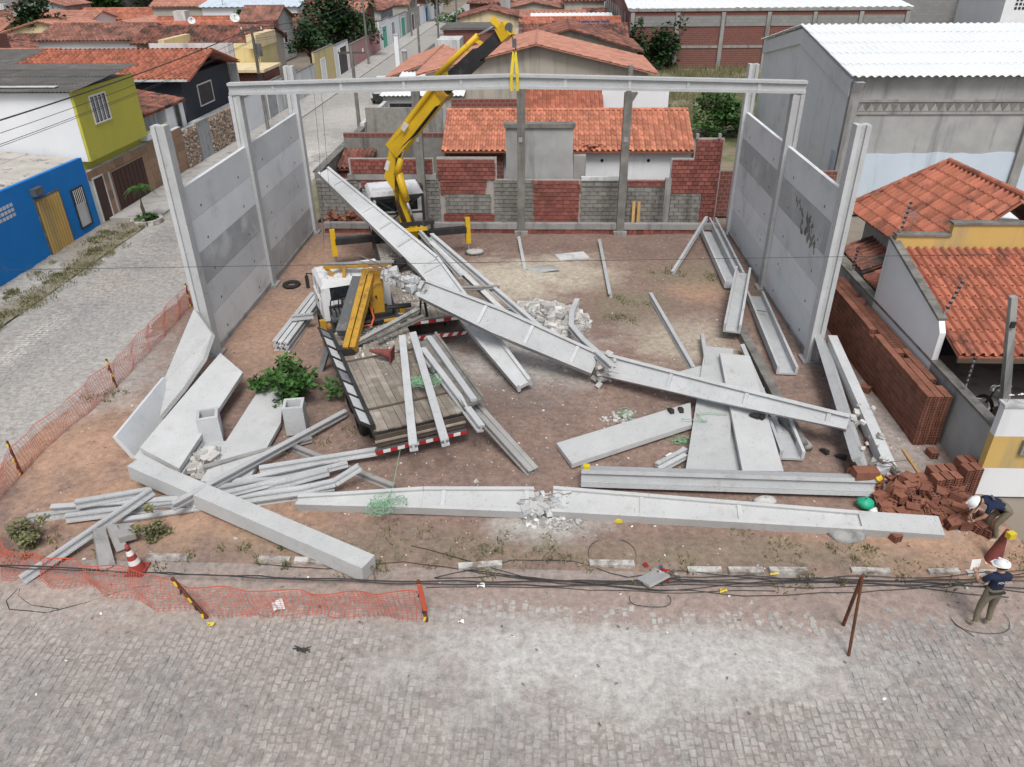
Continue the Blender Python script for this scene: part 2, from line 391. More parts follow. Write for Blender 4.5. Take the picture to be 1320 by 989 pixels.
# one sheet to the horizon, then the beaten earth of the blocks
dm('far_ground', (.27, .23, .19), (.20, .175, .145), .25, dirt=(.13, .135, .08), dscale=.08, bump=.2, bscale=4)
g = MB(); g.add([(-700, -200, -.12), (700, -200, -.12), (700, 1200, -.12), (-700, 1200, -.12)], [(0, 1, 2, 3)], 0, .5)
struct(g.build('ground', 'far_ground'))

def lot_h(x, y):
    h = .035 + .05 * fbm(x, y, .35) + .018 * fbm(x, y, 2.2)
    for cx, cy, r, a in ((-12.2, 16.2, 1.6, .22), (-1.2, 27.6, 2.2, .14), (-8.6, 13.4, 1.2, .10), (9.2, 13.0, 1.4, .08)):
        d = ((x - cx) ** 2 + (y - cy) ** 2) / r / r
        if d < 4: h += a * math.exp(-d * 1.6)
    e = min((y - 11.35) / .5, (x + 14.3 + .02 * y * 0) / .7, 1.0)
    return h * max(e, 0) - .05 * (1 - max(min(e, 1), 0))
sheet('lot_ground', -14.4, 10.7, 11.2, 34.9, 190, 180, lot_h, 'lot_dirt')

# cobbled streets: sandy joint sheet that rises over the stones where dust has drifted
def dust_front(x, y):
    n = .5 * fbm(x, y, .55) + .30 * fbm(x, y, 2.5) + .18 * fbm(x, y, 9.0)
    k = (y - 10.35) * .9 + n
    k = max(k, .85 - .8 * math.hypot((x - .9) / 3.2, (y - 9.75) / 1.3) + n * 1.1, .75 - .8 * math.hypot((x - 3.6) / 3.0, (y - 9.6) / 1.1) + n * 1.1,
            .35 - math.hypot((x + 8) / 4.5, (y - 10.2) / 1.0) + n)
    return -.006 + .028 * max(min(k + .1, 1), -.12)
sheet('front_road', -27, 15, 4.5, 11.75, 640, 116, dust_front, 'road_dust')
def dust_side(x, y):
    n = .5 * fbm(x, y, .4) + .25 * fbm(x, y, 2.0)
    k = max((x + 14.6) * .9, (-18.3 - x) * .9, (y - 42) * .12 - .3 * abs(x + 16)) + n * .8
    return -.006 + .026 * max(min(k, 1), -.12)
sheet('side_street', -19.2, -13.2, 11.76, 60, 50, 300, dust_side, 'street_dust')
sheet('side_street', -19.2, -13.2, 60.01, 220, 6, 60, lambda x, y: .006, 'street_dust')
sheet('verge', -21.6, -19.15, 11.76, 35.2, 24, 160, lambda x, y: .06 + .05 * fbm(x, y, 1.2) + .02 * fbm(x, y, 4), 'verge_dirt')

def stone_verts(w, l, z, tilt=0.0):
    a, b_ = w / 2, l / 2; e = .010
    bot = [(-a, -b_, -.07), (a, -b_, -.07), (a, b_, -.07), (-a, b_, -.07)]
    top = [(sx * (a - e) + rnd.uniform(-.010, .010), sy * (b_ - e) + rnd.uniform(-.010, .010), z + rnd.uniform(-.004, .004)) for sx, sy in ((-1, -1), (1, -1), (1, 1), (-1, 1))]
    return bot + top
SF = [(4, 5, 6, 7), (0, 1, 5, 4), (1, 2, 6, 5), (2, 3, 7, 6), (3, 0, 4, 7)]
protos = []
for k in range(6):
    p = MB(); p.add(stone_verts(.127, .162, 0), SF, 0, k / 6.0)
    protos.append(p)
front = bpy.data.objects['front_road']
stuff = MB(); cells = []
nxs = int(42 / .134)
for i in range(nxs):
    x = -27 + .067 + i * .134
    off = rnd.random() * .19
    y = 4.6 + off
    while y < 11.5:
        if dust_front(x, y) < .016: cells.append((x + rnd.uniform(-.008, .008) + .10 * fbm(x, y, .25), y + .06 * fbm(y, x, .3)))
        y += rnd.uniform(.15, .19)
vis = [c for c in cells if c[1] > 7.2 and abs(c[0]) < 9.2 and c[1] < 8.4]
vis.sort(key=lambda c: c[1])
near = set(vis[:300])
pobj = None; pm = []
for p in protos:
    o = p.build('cobble_stone', 'cobble', front, local=True); pm.append(o.data); COL.objects.unlink(o); bpy.data.objects.remove(o)
for c in cells:
    rz = rnd.uniform(-.11, .11); z = rnd.uniform(-.010, .008)
    if c in near:
        o = bpy.data.objects.new('cobble_stone', rnd.choice(pm)); COL.objects.link(o); o.parent = front
        o.matrix_basis = WM['front_road'].inverted() @ Matrix.Translation((c[0], c[1], z)) @ Matrix.Rotation(rz, 4, 'Z') @ Matrix.Diagonal((rnd.uniform(.9, 1.02), rnd.uniform(.88, 1.04), 1, 1))
    else:
        q = Matrix.Rotation(rz, 3, 'Z')
        stuff.add([q @ V(p) + V((c[0], c[1], z)) for p in stone_verts(.127 * rnd.uniform(.88, 1.03), .162 * rnd.uniform(.82, 1.04), 0)], SF)
stuff.build('cobble_stones', 'cobble', front, kind='stuff')
side = bpy.data.objects['side_street']
st = MB(); y = 11.9
while y < 52:
    x = -19.1 + rnd.random() * .2
    while x < -13.3:
        l = rnd.uniform(.17, .22)
        if dust_side(x, y) < .012:
            st.add([V(p) + V((x, y + rnd.uniform(-.01, .01), rnd.uniform(-.006, .006))) for p in stone_verts(l * .94, .142, 0)], SF)
        x += l
    y += .155
st.build('cobble_stones', 'cobble', side, kind='stuff')

# ---------------------------------------------------------------- kerb along the front of the lot
def kerb(label, a, b, rows, z=.11):
    t = thing('kerb', label, 'kerb', lerp(a, b, .5), group='broken kerb runs along the front of the lot')
    a, b = V(a), V(b); n = max(1, round((b - a).length / .85)); d = (b - a) / n
    for i in range(n):
        if rows and i in rows: continue
        s_ = MB(); p0 = a + d * (i + .02) + V((0, rnd.uniform(-.03, .03), .02)); p1 = a + d * (i + .97) + V((0, rnd.uniform(-.03, .03), .02))
        s_.bar(p0, lerp(p0, p1, rnd.uniform(.8, 1)), rnd.uniform(.11, .16), .21 + rnd.uniform(-.05, .03), (rnd.uniform(-.12, .12), rnd.uniform(-.15, .15), 1))
        s_.build('kerb_stone', 'kerb_white', t)
kerb('short worn white kerb piece beside the upright traffic cone', (-8.59, 11.88, 0), (-7.59, 11.82, 0), None)
kerb('broken white kerb run under the end of the square column', (-6.1, 11.88, 0), (-2.9, 11.72, 0), (3,))
kerb('single pale kerb stone near the cable ring and orange netting end', (-1.73, 11.75, 0), (-0.56, 11.83, 0), None)
kerb('white kerb run left of the heap of rags and cables', (1.07, 11.88, 0), (2.3, 11.89, 0), None)
kerb('long whitewashed kerb run behind the rusty leaning stakes', (3.15, 11.78, 0), (7.45, 11.86, 0), (3,))
kerb('whitewashed kerb beside the standing officer', (8.19, 11.86, 0), (9.78, 11.91, 0), None)

# ---------------------------------------------------------------- precast side walls that still stand
XL, XR, Y1, Y2, Y3, ZC, ZW = -10.57, 8.43, 21.3, 27.17, 33.47, 7.3, 5.42
def icol(b, x, y, z0, z1, wx=.40, wy=.36, lean=0.0):
    a, c, e = wx / 2, wy / 2, .07
    pr = [(-a, -c), (-e, -c), (-e, -c + .07), (e, -c + .07), (e, -c), (a, -c), (a, c), (e, c), (e, c - .07), (-e, c - .07), (-e, c), (-a, c)]
    n = len(pr)
    vs = [(x + p, y + q, z0) for p, q in pr] + [(x + p + lean, y + q, z1) for p, q in pr]
    # two blocks and a waist, so that every face stays convex
    b.b2(x - a, x - e, y - c, y + c, z0, z1); b.b2(x + e, x + a, y - c, y + c, z0, z1)
    b.b2(x - e - .001, x + e + .001, y - c + .07, y + c - .07, z0, z1 - .004)
def precast_wall(label, xc, tones, stains):
    t = thing('precast_wall', label, 'wall', (xc, Y1, 0))
    for k, y in enumerate((Y1, Y2, Y3)):
        b = MB(); icol(b, xc, y, -.3, ZC if k != 1 else 7.14)
        c = b.build('column', 'concrete', t)
        b = MB(); b.b2(xc - .33, xc + .33, y - .3, y + .3, -.3, .1); b.build('footing', 'concrete_grey', c)
        for zz in (2.2, 4.4): 
            b = MB(); b.cyl((xc - .202, y, zz), (xc + .202, y, zz), .02, n=6); b.build('lifting_hole', 'black_metal', c)
    for k, (ya, yb) in enumerate(((Y1, Y2), (Y2, Y3))):
        b = MB(); b.b2(xc - .11, xc + .11, ya + .18, yb - .18, -.2, .22); b.build('base_beam', 'concrete_grey', t)
        h = (ZW - .225) / 5
        for j in range(5):
            b = MB(); b.b2(xc - .065, xc + .065, ya + .1, yb - .1, .225 + j * h + .004, .225 + (j + 1) * h - .006)
            pn = b.build('wall_panel', tones[k][j], t)
            s_ = 1 if xc < 0 else -1
            for yy in (ya + 1.3, yb - 1.3):   # lifting sockets
                b = MB(); b.cyl((xc + s_ * .06, yy, .225 + j * h + .25), (xc + s_ * .068, yy, .225 + j * h + .25), .05, n=8); b.build('lifting_socket', 'dark_grey_metal', pn)
    for (y, z, w, hh, rot) in stains:
        s_ = 1 if xc < 0 else -1
        b = MB(); n = 12; ph = rnd.random() * 6
        pts = [(xc + s_ * .068, y + math.cos(a) * w * (.7 + .35 * math.sin(3 * a + ph)) - math.sin(a) * hh * rot, z + math.sin(a) * hh * (.75 + .3 * math.cos(2 * a + ph))) for a in [6.283 * i / n for i in range(n)]]
        b.slab(pts, (-s_ * .004, 0, 0)); b.build('dark_stain', 'concrete_grey', t)
P_, D_ = 'concrete_panel', 'concrete_dark_panel'
precast_wall('standing grey precast panel wall along the side street with three columns', XL - .2, [[P_, P_, D_, P_, P_], [D_, P_, P_, P_, P_]], [])
precast_wall('standing grey precast panel wall beside the brick stack, stained near its top', XR + .2, [[P_, P_, P_, D_, P_], [P_, P_, P_, D_, P_]],
             [])
# dark smeared marks on the right-hand wall's fourth panel
rw = [o for o in bpy.data.objects if o.name.startswith('precast_wall')][-1]
def smear(pts, w):
    x = XR + .131
    for i in range(len(pts) - 1):
        for k in range(3):
            f = (k + rnd.random()) / 3; y = pts[i][0] + (pts[i + 1][0] - pts[i][0]) * f; z = pts[i][1] + (pts[i + 1][1] - pts[i][1]) * f
            n = 9; ph = rnd.random() * 6; r = w * rnd.uniform(.7, 1.5)
            b = MB(); b.slab([(x - rnd.uniform(0, .0005), y + math.cos(a) * r * (.75 + .45 * math.sin(2 * a + ph)), z + math.sin(a) * r * 1.2 * (.7 + .4 * math.cos(3 * a + ph))) for a in [6.283 * q / n for q in range(n)]], (.004 + .0015 * k + .0006 * i, 0, 0))
            b.build('smear_mark', 'concrete_old', rw)
smear([(25.2, 4.15), (24.95, 3.95), (24.8, 4.2), (24.6, 3.9)], .07)
smear([(24.5, 3.95), (24.2, 3.75), (24.35, 3.45), (24.1, 3.3)], .09)
smear([(23.9, 4.0), (23.7, 3.5), (23.6, 3.95), (23.4, 3.4)], .16)
smear([(23.3, 3.9), (23.15, 3.3), (22.95, 3.6)], .10)
smear([(23.2, 3.2), (22.8, 3.4), (22.7, 3.1)], .08)

# rear grade beam and the three weathered columns standing on it
t = thing('grade_beam', 'low concrete grade beam on a brick footing along the rear of the lot', 'beam', (-1, Y3 + .1, 0))
for xa, xb in ((-10.2, -5.65), (-5.3, -1.15), (-.8, 3.4), (3.75, 8.1)):
    b = MB(); b.b2(xa, xb, Y3 - .12, Y3 + .16, .26, .52); b.build('beam', 'concrete_grey', t)
    x = xa + .02
    while x < xb - .1:
        w = min(rnd.choice((.29, .29, .2)), xb - x)
        b = MB(); b.b2(x, x + w - .015, Y3 - .08 + rnd.uniform(-.02, .02), Y3 + .1, 0, .255); b.build('brick', 'brick', t)
        x += w
for x in (-5.47, -.97, 3.58):
    b = MB(); b.b2(x - .3, x + .3, Y3 - .3, Y3 + .3, -.1, .2); b.build('footing', 'concrete_grey', t)
def rear_column(x, top, label, corbel):
    t = thing('concrete_column', label, 'column', (x, Y3, 0), group='weathered columns along the rear of the lot')
    b = MB(); b.b2(x - .17, x + .17, Y3 - .17, Y3 + .17, .2, top if not corbel else top - 1.4)
    if corbel:
        z = top - 1.4
        b.hexa([(x - .17, Y3 - .17, z), (x + .17, Y3 - .17, z), (x + .17, Y3 + .17, z), (x - .17, Y3 + .17, z), (x - .17, Y3 - .17, z + .35), (x + .38, Y3 - .17, z + .35), (x + .38, Y3 + .17, z + .35), (x - .17, Y3 + .17, z + .35)])
        b.b2(x - .09, x + .1, Y3 - .17, Y3 + .17, z + .35, top)
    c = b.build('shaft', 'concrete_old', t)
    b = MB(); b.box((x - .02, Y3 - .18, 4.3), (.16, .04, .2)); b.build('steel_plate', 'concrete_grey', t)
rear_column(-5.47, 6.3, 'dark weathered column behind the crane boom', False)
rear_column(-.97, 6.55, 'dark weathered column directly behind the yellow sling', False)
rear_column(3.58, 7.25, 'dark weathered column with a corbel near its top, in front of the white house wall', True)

# the gabled rafter hanging in the sling
t = thing('roof_rafter', 'long pale gabled concrete rafter spanning the two standing walls, held by the crane sling', 'beam', (-1.07, Y2, 7.1))
def rafter(t, pts, up, depth, fl=.30, web=.12, ft=.09, ribs=(), mt='concrete', name='girder'):
    """I-section along pts; depth per point is measured along 'up'"""
    b = MB()
    for i in range(len(pts) - 1):
        a, c = V(pts[i]), V(pts[i + 1]); da, dc = depth[i], depth[i + 1]
        d = (c - a).normalized(); s_ = d.cross(V(up)).normalized(); u = s_.cross(d)
        def blk(lo, hi, w, e=0):
            b.hexa([a - d * e + s_ * -w + u * lo[0], a - d * e + s_ * w + u * lo[0], c + s_ * w + u * lo[1], c - s_ * w + u * lo[1],
                    a - d * e - s_ * w + u * hi[0], a - d * e + s_ * w + u * hi[0], c + s_ * w + u * hi[1], c - s_ * w + u * hi[1]], 0, .5)
        blk((-da / 2, -dc / 2), (-da / 2 + ft, -dc / 2 + ft), fl / 2)
        blk((da / 2 - ft, dc / 2 - ft), (da / 2, dc / 2), fl / 2)
        blk((-da / 2 + ft, -dc / 2 + ft), (da / 2 - ft, dc / 2 - ft), web / 2)
    o = b.build(name, mt, t)
    L_ = [0]
    for i in range(len(pts) - 1): L_.append(L_[-1] + (V(pts[i + 1]) - V(pts[i])).length)
    for r in ribs:
        s = r * L_[-1]
        i = max(k for k in range(len(pts) - 1) if L_[k] <= s)
        f = (s - L_[i]) / (L_[i + 1] - L_[i]); p = lerp(pts[i], pts[i + 1], f); dd = depth[i] + (depth[i + 1] - depth[i]) * f
        d = (V(pts[i + 1]) - V(pts[i])).normalized(); s_ = d.cross(V(up)).normalized(); u = s_.cross(d)
        rb = MB(); rb.bar(p - u * (dd / 2 - ft), p + u * (dd / 2 - ft), fl * .72, .10, d); rb.build('stiffener_rib', mt, t)
    return o
rafter(t, [(-10.95, Y2, 7.36), (-1.07, Y2, 7.58), (8.85, Y2, 7.36)], (0, 0, 1), [.40, .46, .40], ribs=(.08, .2, .31, .41, .59, .7, .8, .92), web=.14)

# ================================================================ fallen concrete
def perp(a, b, tilt=0.0):
    """'up' for a member lying on its side: horizontal, square to its axis; tilt turns it back towards vertical"""
    d = (V(b) - V(a)).normalized(); s_ = V((0, 0, 1)).cross(d).normalized()
    return s_ * math.cos(tilt) + V((0, 0, 1)) * math.sin(tilt)
def rebars(t, p, d, n=6, l=.7, spread=.25, mt='rebar'):
    for i in range(n):
        b = MB(); o_ = V((rnd.uniform(-1, 1), rnd.uniform(-1, 1), rnd.uniform(-.5, .8))) * spread
        e = V(d).normalized() * l * rnd.uniform(.5, 1.1)
        q = V(p) + o_ * .6
        b.tube([q, q + e * .5 + V((rnd.uniform(-.08, .08), 0, rnd.uniform(-.02, .12))), q + e + V((rnd.uniform(-.2, .2), rnd.uniform(-.2, .2), rnd.uniform(-.25, .15)))], .009, 4)
        b.build('rebar', mt, t)

# rafter lying across the rear truck
a, m_, c = (-9.31, 31.6, 3.34), (-4.12, 25.4, 1.58), (-0.47, 19, 0.32)
t = thing('roof_rafter', 'pale concrete rafter lying across the rear truck, its foot on the ground', 'beam', c, group='collapsed roof rafters')
rafter(t, [a, m_, c], perp(a, c, .35), [.55, .95, .5], fl=.28, ribs=(.08, .24, .33, .42, .55, .78), ft=.10)

# broken rafter from the front truck's crane to the right-hand wreckage
a, c, e = (-5.04, 21.85, 2.75), (1.66, 19.79, 0.62), (7.88, 16.25, 0.95)
t = thing('roof_rafter', 'snapped concrete rafter sloping from the front crane to the right-hand panels', 'beam', (c[0], c[1], 0), group='collapsed roof rafters')
k = lerp(a, c, .20)
rafter(t, [k, lerp(a, c, .55), c], perp(a, c, .75), [.62, .86, .72], fl=.30, ribs=(.35, .62, .88))
rafter(t, [V(c) + V((.32, -.05, 0)), lerp(c, e, .5), e], perp(c, e, .9), [.70, .56, .40], fl=.30, ribs=(.3, .62, .93))
d = V(a) - V(c)
b = MB(); b.sweep([V(a) + V((0, 0, -.05)), lerp(a, k, .35), lerp(a, k, .7), k], [(-.16, -.2), (.14, -.22), (.2, .1), (.05, .24), (-.18, .16)], (0, 0, 1), 0, .5, [(.45, .5), (.75, .8), (.95, .9), (1.15, 1.25)])
b.build('cracked_core', 'concrete', t)
for i in range(44):                                         # crumbled upper end
    q = lerp(a, k, rnd.random() ** .7) + V((rnd.uniform(-.14, .14), rnd.uniform(-.22, .2), rnd.uniform(-.2, .22)))
    b = MB(); b.chunk(q, rnd.uniform(.08, .22)); b.build('concrete_chunk', 'concrete', t)
rebars(t, lerp(a, k, .75), V(a) - V(k), 16, 2.3, .36)
for i in range(9):
    q = lerp(a, k, .12 + .1 * i); b = MB()
    b.tube([q + V((math.cos(x) * .05, math.cos(x) * .26, math.sin(x) * .28)) for x in [j * .785 for j in range(9)]], .008, 4); b.build('stirrup', 'rebar', t)
for i in range(22):
    b = MB(); b.chunk(V(c) + V((rnd.uniform(-.1, .5), rnd.uniform(-.5, .3), rnd.uniform(-.5, .25))), rnd.uniform(.05, .17)); b.build('concrete_chunk', 'chunk', t)
rebars(t, V(c) + V((.15, -.1, -.1)), (1, -.4, -.2), 10, .6, .3)

# broken rafter along the front
a, m1, m2, m3, e = (-5.72, 13.63, 0.18), (-2.73, 13.65, 0.3), (-0.12, 13.69, 0.26), (0.31, 13.73, 0.26), (8.94, 13.07, 0.22)
t = thing('roof_rafter', 'cracked concrete rafter lying along the front of the lot, crushed at its middle', 'beam', (m2[0], m2[1], 0), group='collapsed roof rafters')
rafter(t, [a, m1, m2], perp(a, m1, .25), [.30, .62, .74], fl=.26, ribs=(.62, .97), mt='concrete_slab')
e0 = lerp(m3, e, .80)
rafter(t, [m3, e0], perp(m3, e, .25), [.74, .52], fl=.26, ribs=(.04, .3, .62), mt='concrete_slab')
b = MB(); b.bar(e0, e, .26, .51, perp(m3, e, .25)); b.build('solid_end_block', 'concrete_slab', t)
for i in range(60):
    q = lerp(m2, m3, rnd.uniform(-.8, 1.9)) + V((0, rnd.uniform(-.34, .33), rnd.uniform(-.1, .10)))
    b = MB(); b.chunk(q, rnd.uniform(.04, .15)); b.build('concrete_chunk', 'concrete' if i % 3 else 'chunk', t)
for i in range(16):
    q = lerp(m2, m3, rnd.uniform(-.5, 1.5)) + V((0, rnd.uniform(-.26, .26), rnd.uniform(-.1, .02)))
    b = MB(); b.chunk(q, rnd.uniform(.14, .24), flat=.8); b.build('concrete_chunk', 'concrete_slab', t)
rebars(t, lerp(m2, m3, .5), (1, 0, 0), 8, .7, .3); rebars(t, lerp(m2, m3, .5), (-1, 0, 0), 8, .7, .3)

# straight I-beam behind it
a, e = (1.02, 14.64, 0.33), (7.99, 14.46, 0.33)
t = thing('roof_rafter', 'straight concrete I-beam lying upright between the panels and the cracked rafter', 'beam', a, group='collapsed roof rafters')
rafter(t, [a, e], V((0, .35, 1)), [.44, .44], fl=.34, web=.16, ft=.10)
b = MB(); b.box(V(a) + V((.12, 0, .27)), (.16, .14, .12)); tag(b.build('yellow_box', 'tape_yellow'), 'small yellow box on the left end of the straight I-beam', 'box')
b = MB(); b.chunk(V(e) + V((.02, -.1, .3)), .1); tag(b.build('yellow_bag', 'tape_yellow'), 'small yellow bag at the right end of the straight I-beam', 'bag')
t = thing('hollow_brick', 'single red hollow brick resting on the end of the straight I-beam', 'brick', V(e) + V((-.25, .05, .24)))
b = MB(); b.box(V(e) + V((-.25, .05, .33)), (.55, .3, .22), .05); b.build('body', 'brick_clay', t)
for k in range(3):
    b = MB(); b.box(V(e) + V((.018, .06 + (k - 1) * .08, .33)), (.02, .05, .13), .05); b.build('hole', 'brick_hole', t)

# square column in the front left
a, e = (-9.93, 14.44, 0.52), (-3.56, 11.45, 0.24)
t = thing('concrete_column', 'square concrete column lying diagonally at the front left of the lot', 'column', e)
b = MB(); b.bar(a, e, .44, .40); b.build('shaft', 'concrete_slab', t)
rebars(t, e, V(e) - V(a), 4, .16, .15)

# ---- panels
def panel(label, pts, th=.13, mt='concrete_slab', group=None, off=None):
    b = MB(); ps = [V(p) for p in pts]
    n = (ps[1] - ps[0]).cross(ps[2] - ps[0]).normalized()
    if n.z > 0: n = -n
    b.slab(ps, off or n * th)
    return tag(b.build('precast_slab', mt), label, 'panel', group)
panel('pale broken panel leaning against the near column of the street wall', [(-10.98, 21.12, 1.75), (-9.92, 19.78, 1.55), (-10.03, 19.13, 1.05), (-10.38, 18.25, 0.55), (-10.81, 16.65, 0.1), (-10.97, 18.06, 0.6)])
a, c = (-10.85, 15.39, 0.8), (-10.91, 18.36, 0.84)
panel('grey panel standing on its long edge behind the leaning panel', [a, c, (c[0] + .32, c[1] + .08, c[2] - .84), (a[0] + .32, a[1] + .08, a[2] - .84)], mt='concrete_panel', th=.12)
panel('lower of the two stacked panels beside the square column', [(-10.42, 15.15, 0.3), (-8.89, 14.4, 0.26), (-8.88, 16.4, 0.3), (-10.35, 17.32, 0.34)], th=.14)
panel('large upper panel of the stack lying below the near street-wall column', [(-9.84, 19.86, 0.85), (-8.82, 18.9, 0.72), (-8.91, 14.51, 0.46), (-10.26, 15.29, 0.52)], th=.14)
panel('long pale panel between the two hollow concrete blocks', [(-8.29, 19.44, 0.34), (-7.7, 19.06, 0.32), (-7.13, 16.89, 0.28), (-7.16, 14.13, 0.24), (-8.33, 14.29, 0.26)], th=.12)
panel('long panel lying apart with a pair of shoes on its right end', [(0.44, 16.2, 0.22), (4.27, 18.19, 0.3), (4.12, 17.06, 0.3), (0.82, 15.29, 0.22)], th=.14)
panel('left-hand white panel under the snapped rafter, with a green cord on it', [(5.3, 21.59, 0.36), (6.15, 21.39, 0.36), (4.69, 14.99, 0.3), (3.62, 15, 0.3)], th=.12)
panel('right-hand white panel with grey scuffs under the snapped rafter', [(5.57, 20.73, 0.56), (6.47, 20.59, 0.54), (5.97, 14.89, 0.4), (4.96, 14.84, 0.42)], th=.12)
panel('panel strip lying beneath the pair of white panels', [(5.99, 20.65, 0.2), (6.62, 19.23, 0.2), (5.89, 15.19, 0.18), (4.54, 15.12, 0.18)], th=.1, mt='concrete')
panel('small panel piece behind the snapped rafter near the white panels', [(4.06, 19.99, 0.24), (5.2, 20.57, 0.26), (4.92, 19.09, 0.26), (4.21, 18.89, 0.24)], th=.1)
panel('dusty sheet of broken floor screed on the sand at the rear', [(0.55, 30.54, 0.1), (1.8, 30.93, 0.1), (2.03, 30.19, 0.1), (0.77, 29.89, 0.1)], th=.05, mt='plaster_dirty_white')
panel('curled grey sheet on the sand behind the rubble heap', [(-0.71, 28.78, 0.18), (0.44, 29.25, 0.14), (0.75, 28.53, 0.22), (-0.26, 28.39, 0.1)], th=.03, mt='plaster_grey')
panel('flat concrete offcut lying on two short slabs by the upright cone', [(-9.65, 12.55, 0.35), (-9.26, 12.61, 0.35), (-8.98, 12.29, 0.32), (-9.27, 12.11, 0.34)], th=.16, mt='concrete_grey')
panel('short concrete slab standing beside the upright traffic cone', [(-9.8, 12.16, 0.55), (-9.64, 12.33, 0.5), (-9.14, 11.59, 0.06), (-9.37, 11.37, 0.06)], th=.16, mt='concrete_grey')
panel('short concrete slab leaning under the flat offcut by the cone', [(-9.71, 12.43, 0.45), (-9.47, 12.47, 0.42), (-9.1, 12.08, 0.1), (-9.28, 11.93, 0.1)], th=.14, mt='concrete_grey')

# broken edge member at the right end, rafter end resting on it
a, e = (8.88, 21.45, 0.72), (7.9, 15.08, 0.42)
t = thing('edge_beam', 'split concrete edge beam standing at the foot of the right-hand wall', 'beam', e)
rafter(t, [a, lerp(a, e, .55), e], V((-.75, 0, 1)), [.75, .62, .62], fl=.2, web=.12)
d = V((.45, .12, -.1))
b = MB(); b.bar(V(a) + d * .8, V(e) + d * 1.15 + V((.25, -.1, -.1)), .28, .34); b.build('outer_rib', 'concrete', t)
b = MB(); b.bar(V(e) + V((-.1, -.25, -.2)), V(e) + V((.85, .1, -.15)), .18, .36); b.build('end_block', 'concrete', t)
for i in range(30):
    b = MB(); b.chunk(lerp(a, e, rnd.uniform(.6, 1.05)) + V((rnd.uniform(.1, .8), rnd.uniform(-.2, .3), rnd.uniform(-.3, .1))), rnd.uniform(.05, .15)); b.build('concrete_chunk', 'chunk', t)
rebars(t, V(e) + V((.4, 0, .1)), (.3, -.6, .3), 8, .5, .25)

# ---- purlins (slender I-sections)
def purlin(label, a, b_, up=None, depth=.20, fl=.13, group=None, mt='concrete', bars=False):
    t = thing('purlin', label, 'purlin', lerp(a, b_, .5), group=group)
    pts = [a, b_] if not isinstance(a, list) else a
    if isinstance(a, list): pass
    rafter(t, pts, up or V((rnd.uniform(-.3, .3), rnd.uniform(-.3, .3), 1)), [depth] * len(pts), fl=fl, web=.05, ft=.045, mt=mt, name='shaft')
    if bars: rebars(t, b_, V(b_) - V(a), 3, .35, .05)
    return t
def bent(label, pts, up=None, depth=.18, fl=.13, group=None, mt='concrete'):
    t = thing('purlin', label, 'purlin', pts[len(pts) // 2], group=group)
    rafter(t, pts, up or V((0, .1, 1)), [depth] * len(pts), fl=fl, web=.05, ft=.045, mt=mt, name='shaft')
    return t
GL = 'purlins heaped at the front left'
purlin('purlin slanting from the heap to the netting at the lower left', (-10.85, 11.02, 0.12), (-9.14, 13.57, 0.5), group=GL)
purlin('topmost short purlin at the left end of the heap', (-10.77, 13.14, 0.42), (-9.24, 13.59, 0.46), group=GL)
purlin('second purlin at the left end of the heap', (-11.41, 13.16, 0.25), (-8.47, 13.55, 0.25), group=GL)
purlin('leftmost purlin of the heap, reaching over white grit', (-11.88, 12.94, 0.12), (-8.36, 13.89, 0.1), group=GL)
purlin('front purlin of the heap passing under the slanting one', (-10.96, 12.92, 0.18), (-5.08, 14.36, 0.18), group=GL)
purlin('lowest purlin of the heap, ending under the square column', (-9.64, 12.92, 0.1), (-4.97, 14.16, 0.12), group=GL)
purlin('purlin slanting over the square column toward the truck wheel', (-8.34, 12.91, 0.6), (-5.48, 17.54, 0.22), group=GL)
purlin('upper of the paired purlins ending behind the truck bumper', (-6.97, 14.69, 0.32), (-4.16, 15.45, 0.4), group=GL)
purlin('lower of the paired purlins in front of the truck bumper', (-7.51, 14.24, 0.22), (-4.99, 15.3, 0.22), group=GL)
purlin('short purlin under the panel by the hollow block', (-9.03, 14.69, 0.18), (-8.31, 15.61, 0.18), group=GL)
purlin('grey purlin running right under the truck rear toward the rope', (-6.66, 15.99, 0.14), (-3.55, 14.32, 0.12), group=GL, mt='concrete_grey')
bent('purlin with a curled exposed end left of the cracked rafter', [(-8.11, 13.34, 0.2), (-6.78, 13.78, 0.22), (-5.71, 14.01, 0.25), (-4.93, 14.14, 0.4), (-4.32, 14.31, 0.75)], group=GL)
bent('shorter purlin with an upturned broken end in the heap', [(-8.29, 13.38, 0.28), (-6.99, 13.91, 0.3), (-6.08, 14.16, 0.36), (-5.12, 14.37, 0.55)], group=GL)
bent('crumbled purlin with peeled edges in the heap', [(-8.08, 13.79, 0.3), (-6.9, 14.19, 0.32), (-6.1, 14.25, 0.36)], group=GL)
purlin('purlin buried in the middle of the heap behind the square column', (-9.14, 13.53, 0.14), (-5.32, 14.65, 0.14), group=GL)
purlin('purlin crossing low under the square column toward the cracked rafter', (-9.94, 13.21, 0.1), (-5.53, 13.97, 0.1), group=GL, mt='concrete_grey')
purlin('thin purlin on top of the heap ending at the paired purlins', (-7.57, 13.51, 0.42), (-4.82, 14.95, 0.36), group=GL, depth=.14)
purlin('thin purlin slanting down from the right hollow block', (-6.13, 16.32, 0.15), (-8.43, 14.74, 0.3), group=GL, depth=.14, mt='concrete_grey')
GT = 'purlins on the front truck bed'
purlin('left purlin lying lengthwise over the wooden truck bed', (-4.12, 19.69, 1.5), (-2.98, 14.34, 1.32), group=GT, depth=.22, fl=.2)
purlin('middle purlin on the wooden truck bed under the green rope', (-3.81, 19.8, 1.55), (-2.25, 14.56, 1.32), group=GT, depth=.22, fl=.2)
purlin('right purlin over the rear corner of the wooden truck bed', (-3.42, 18.91, 1.5), (-1.48, 15.58, 1.05), group=GT, depth=.22, fl=.18)
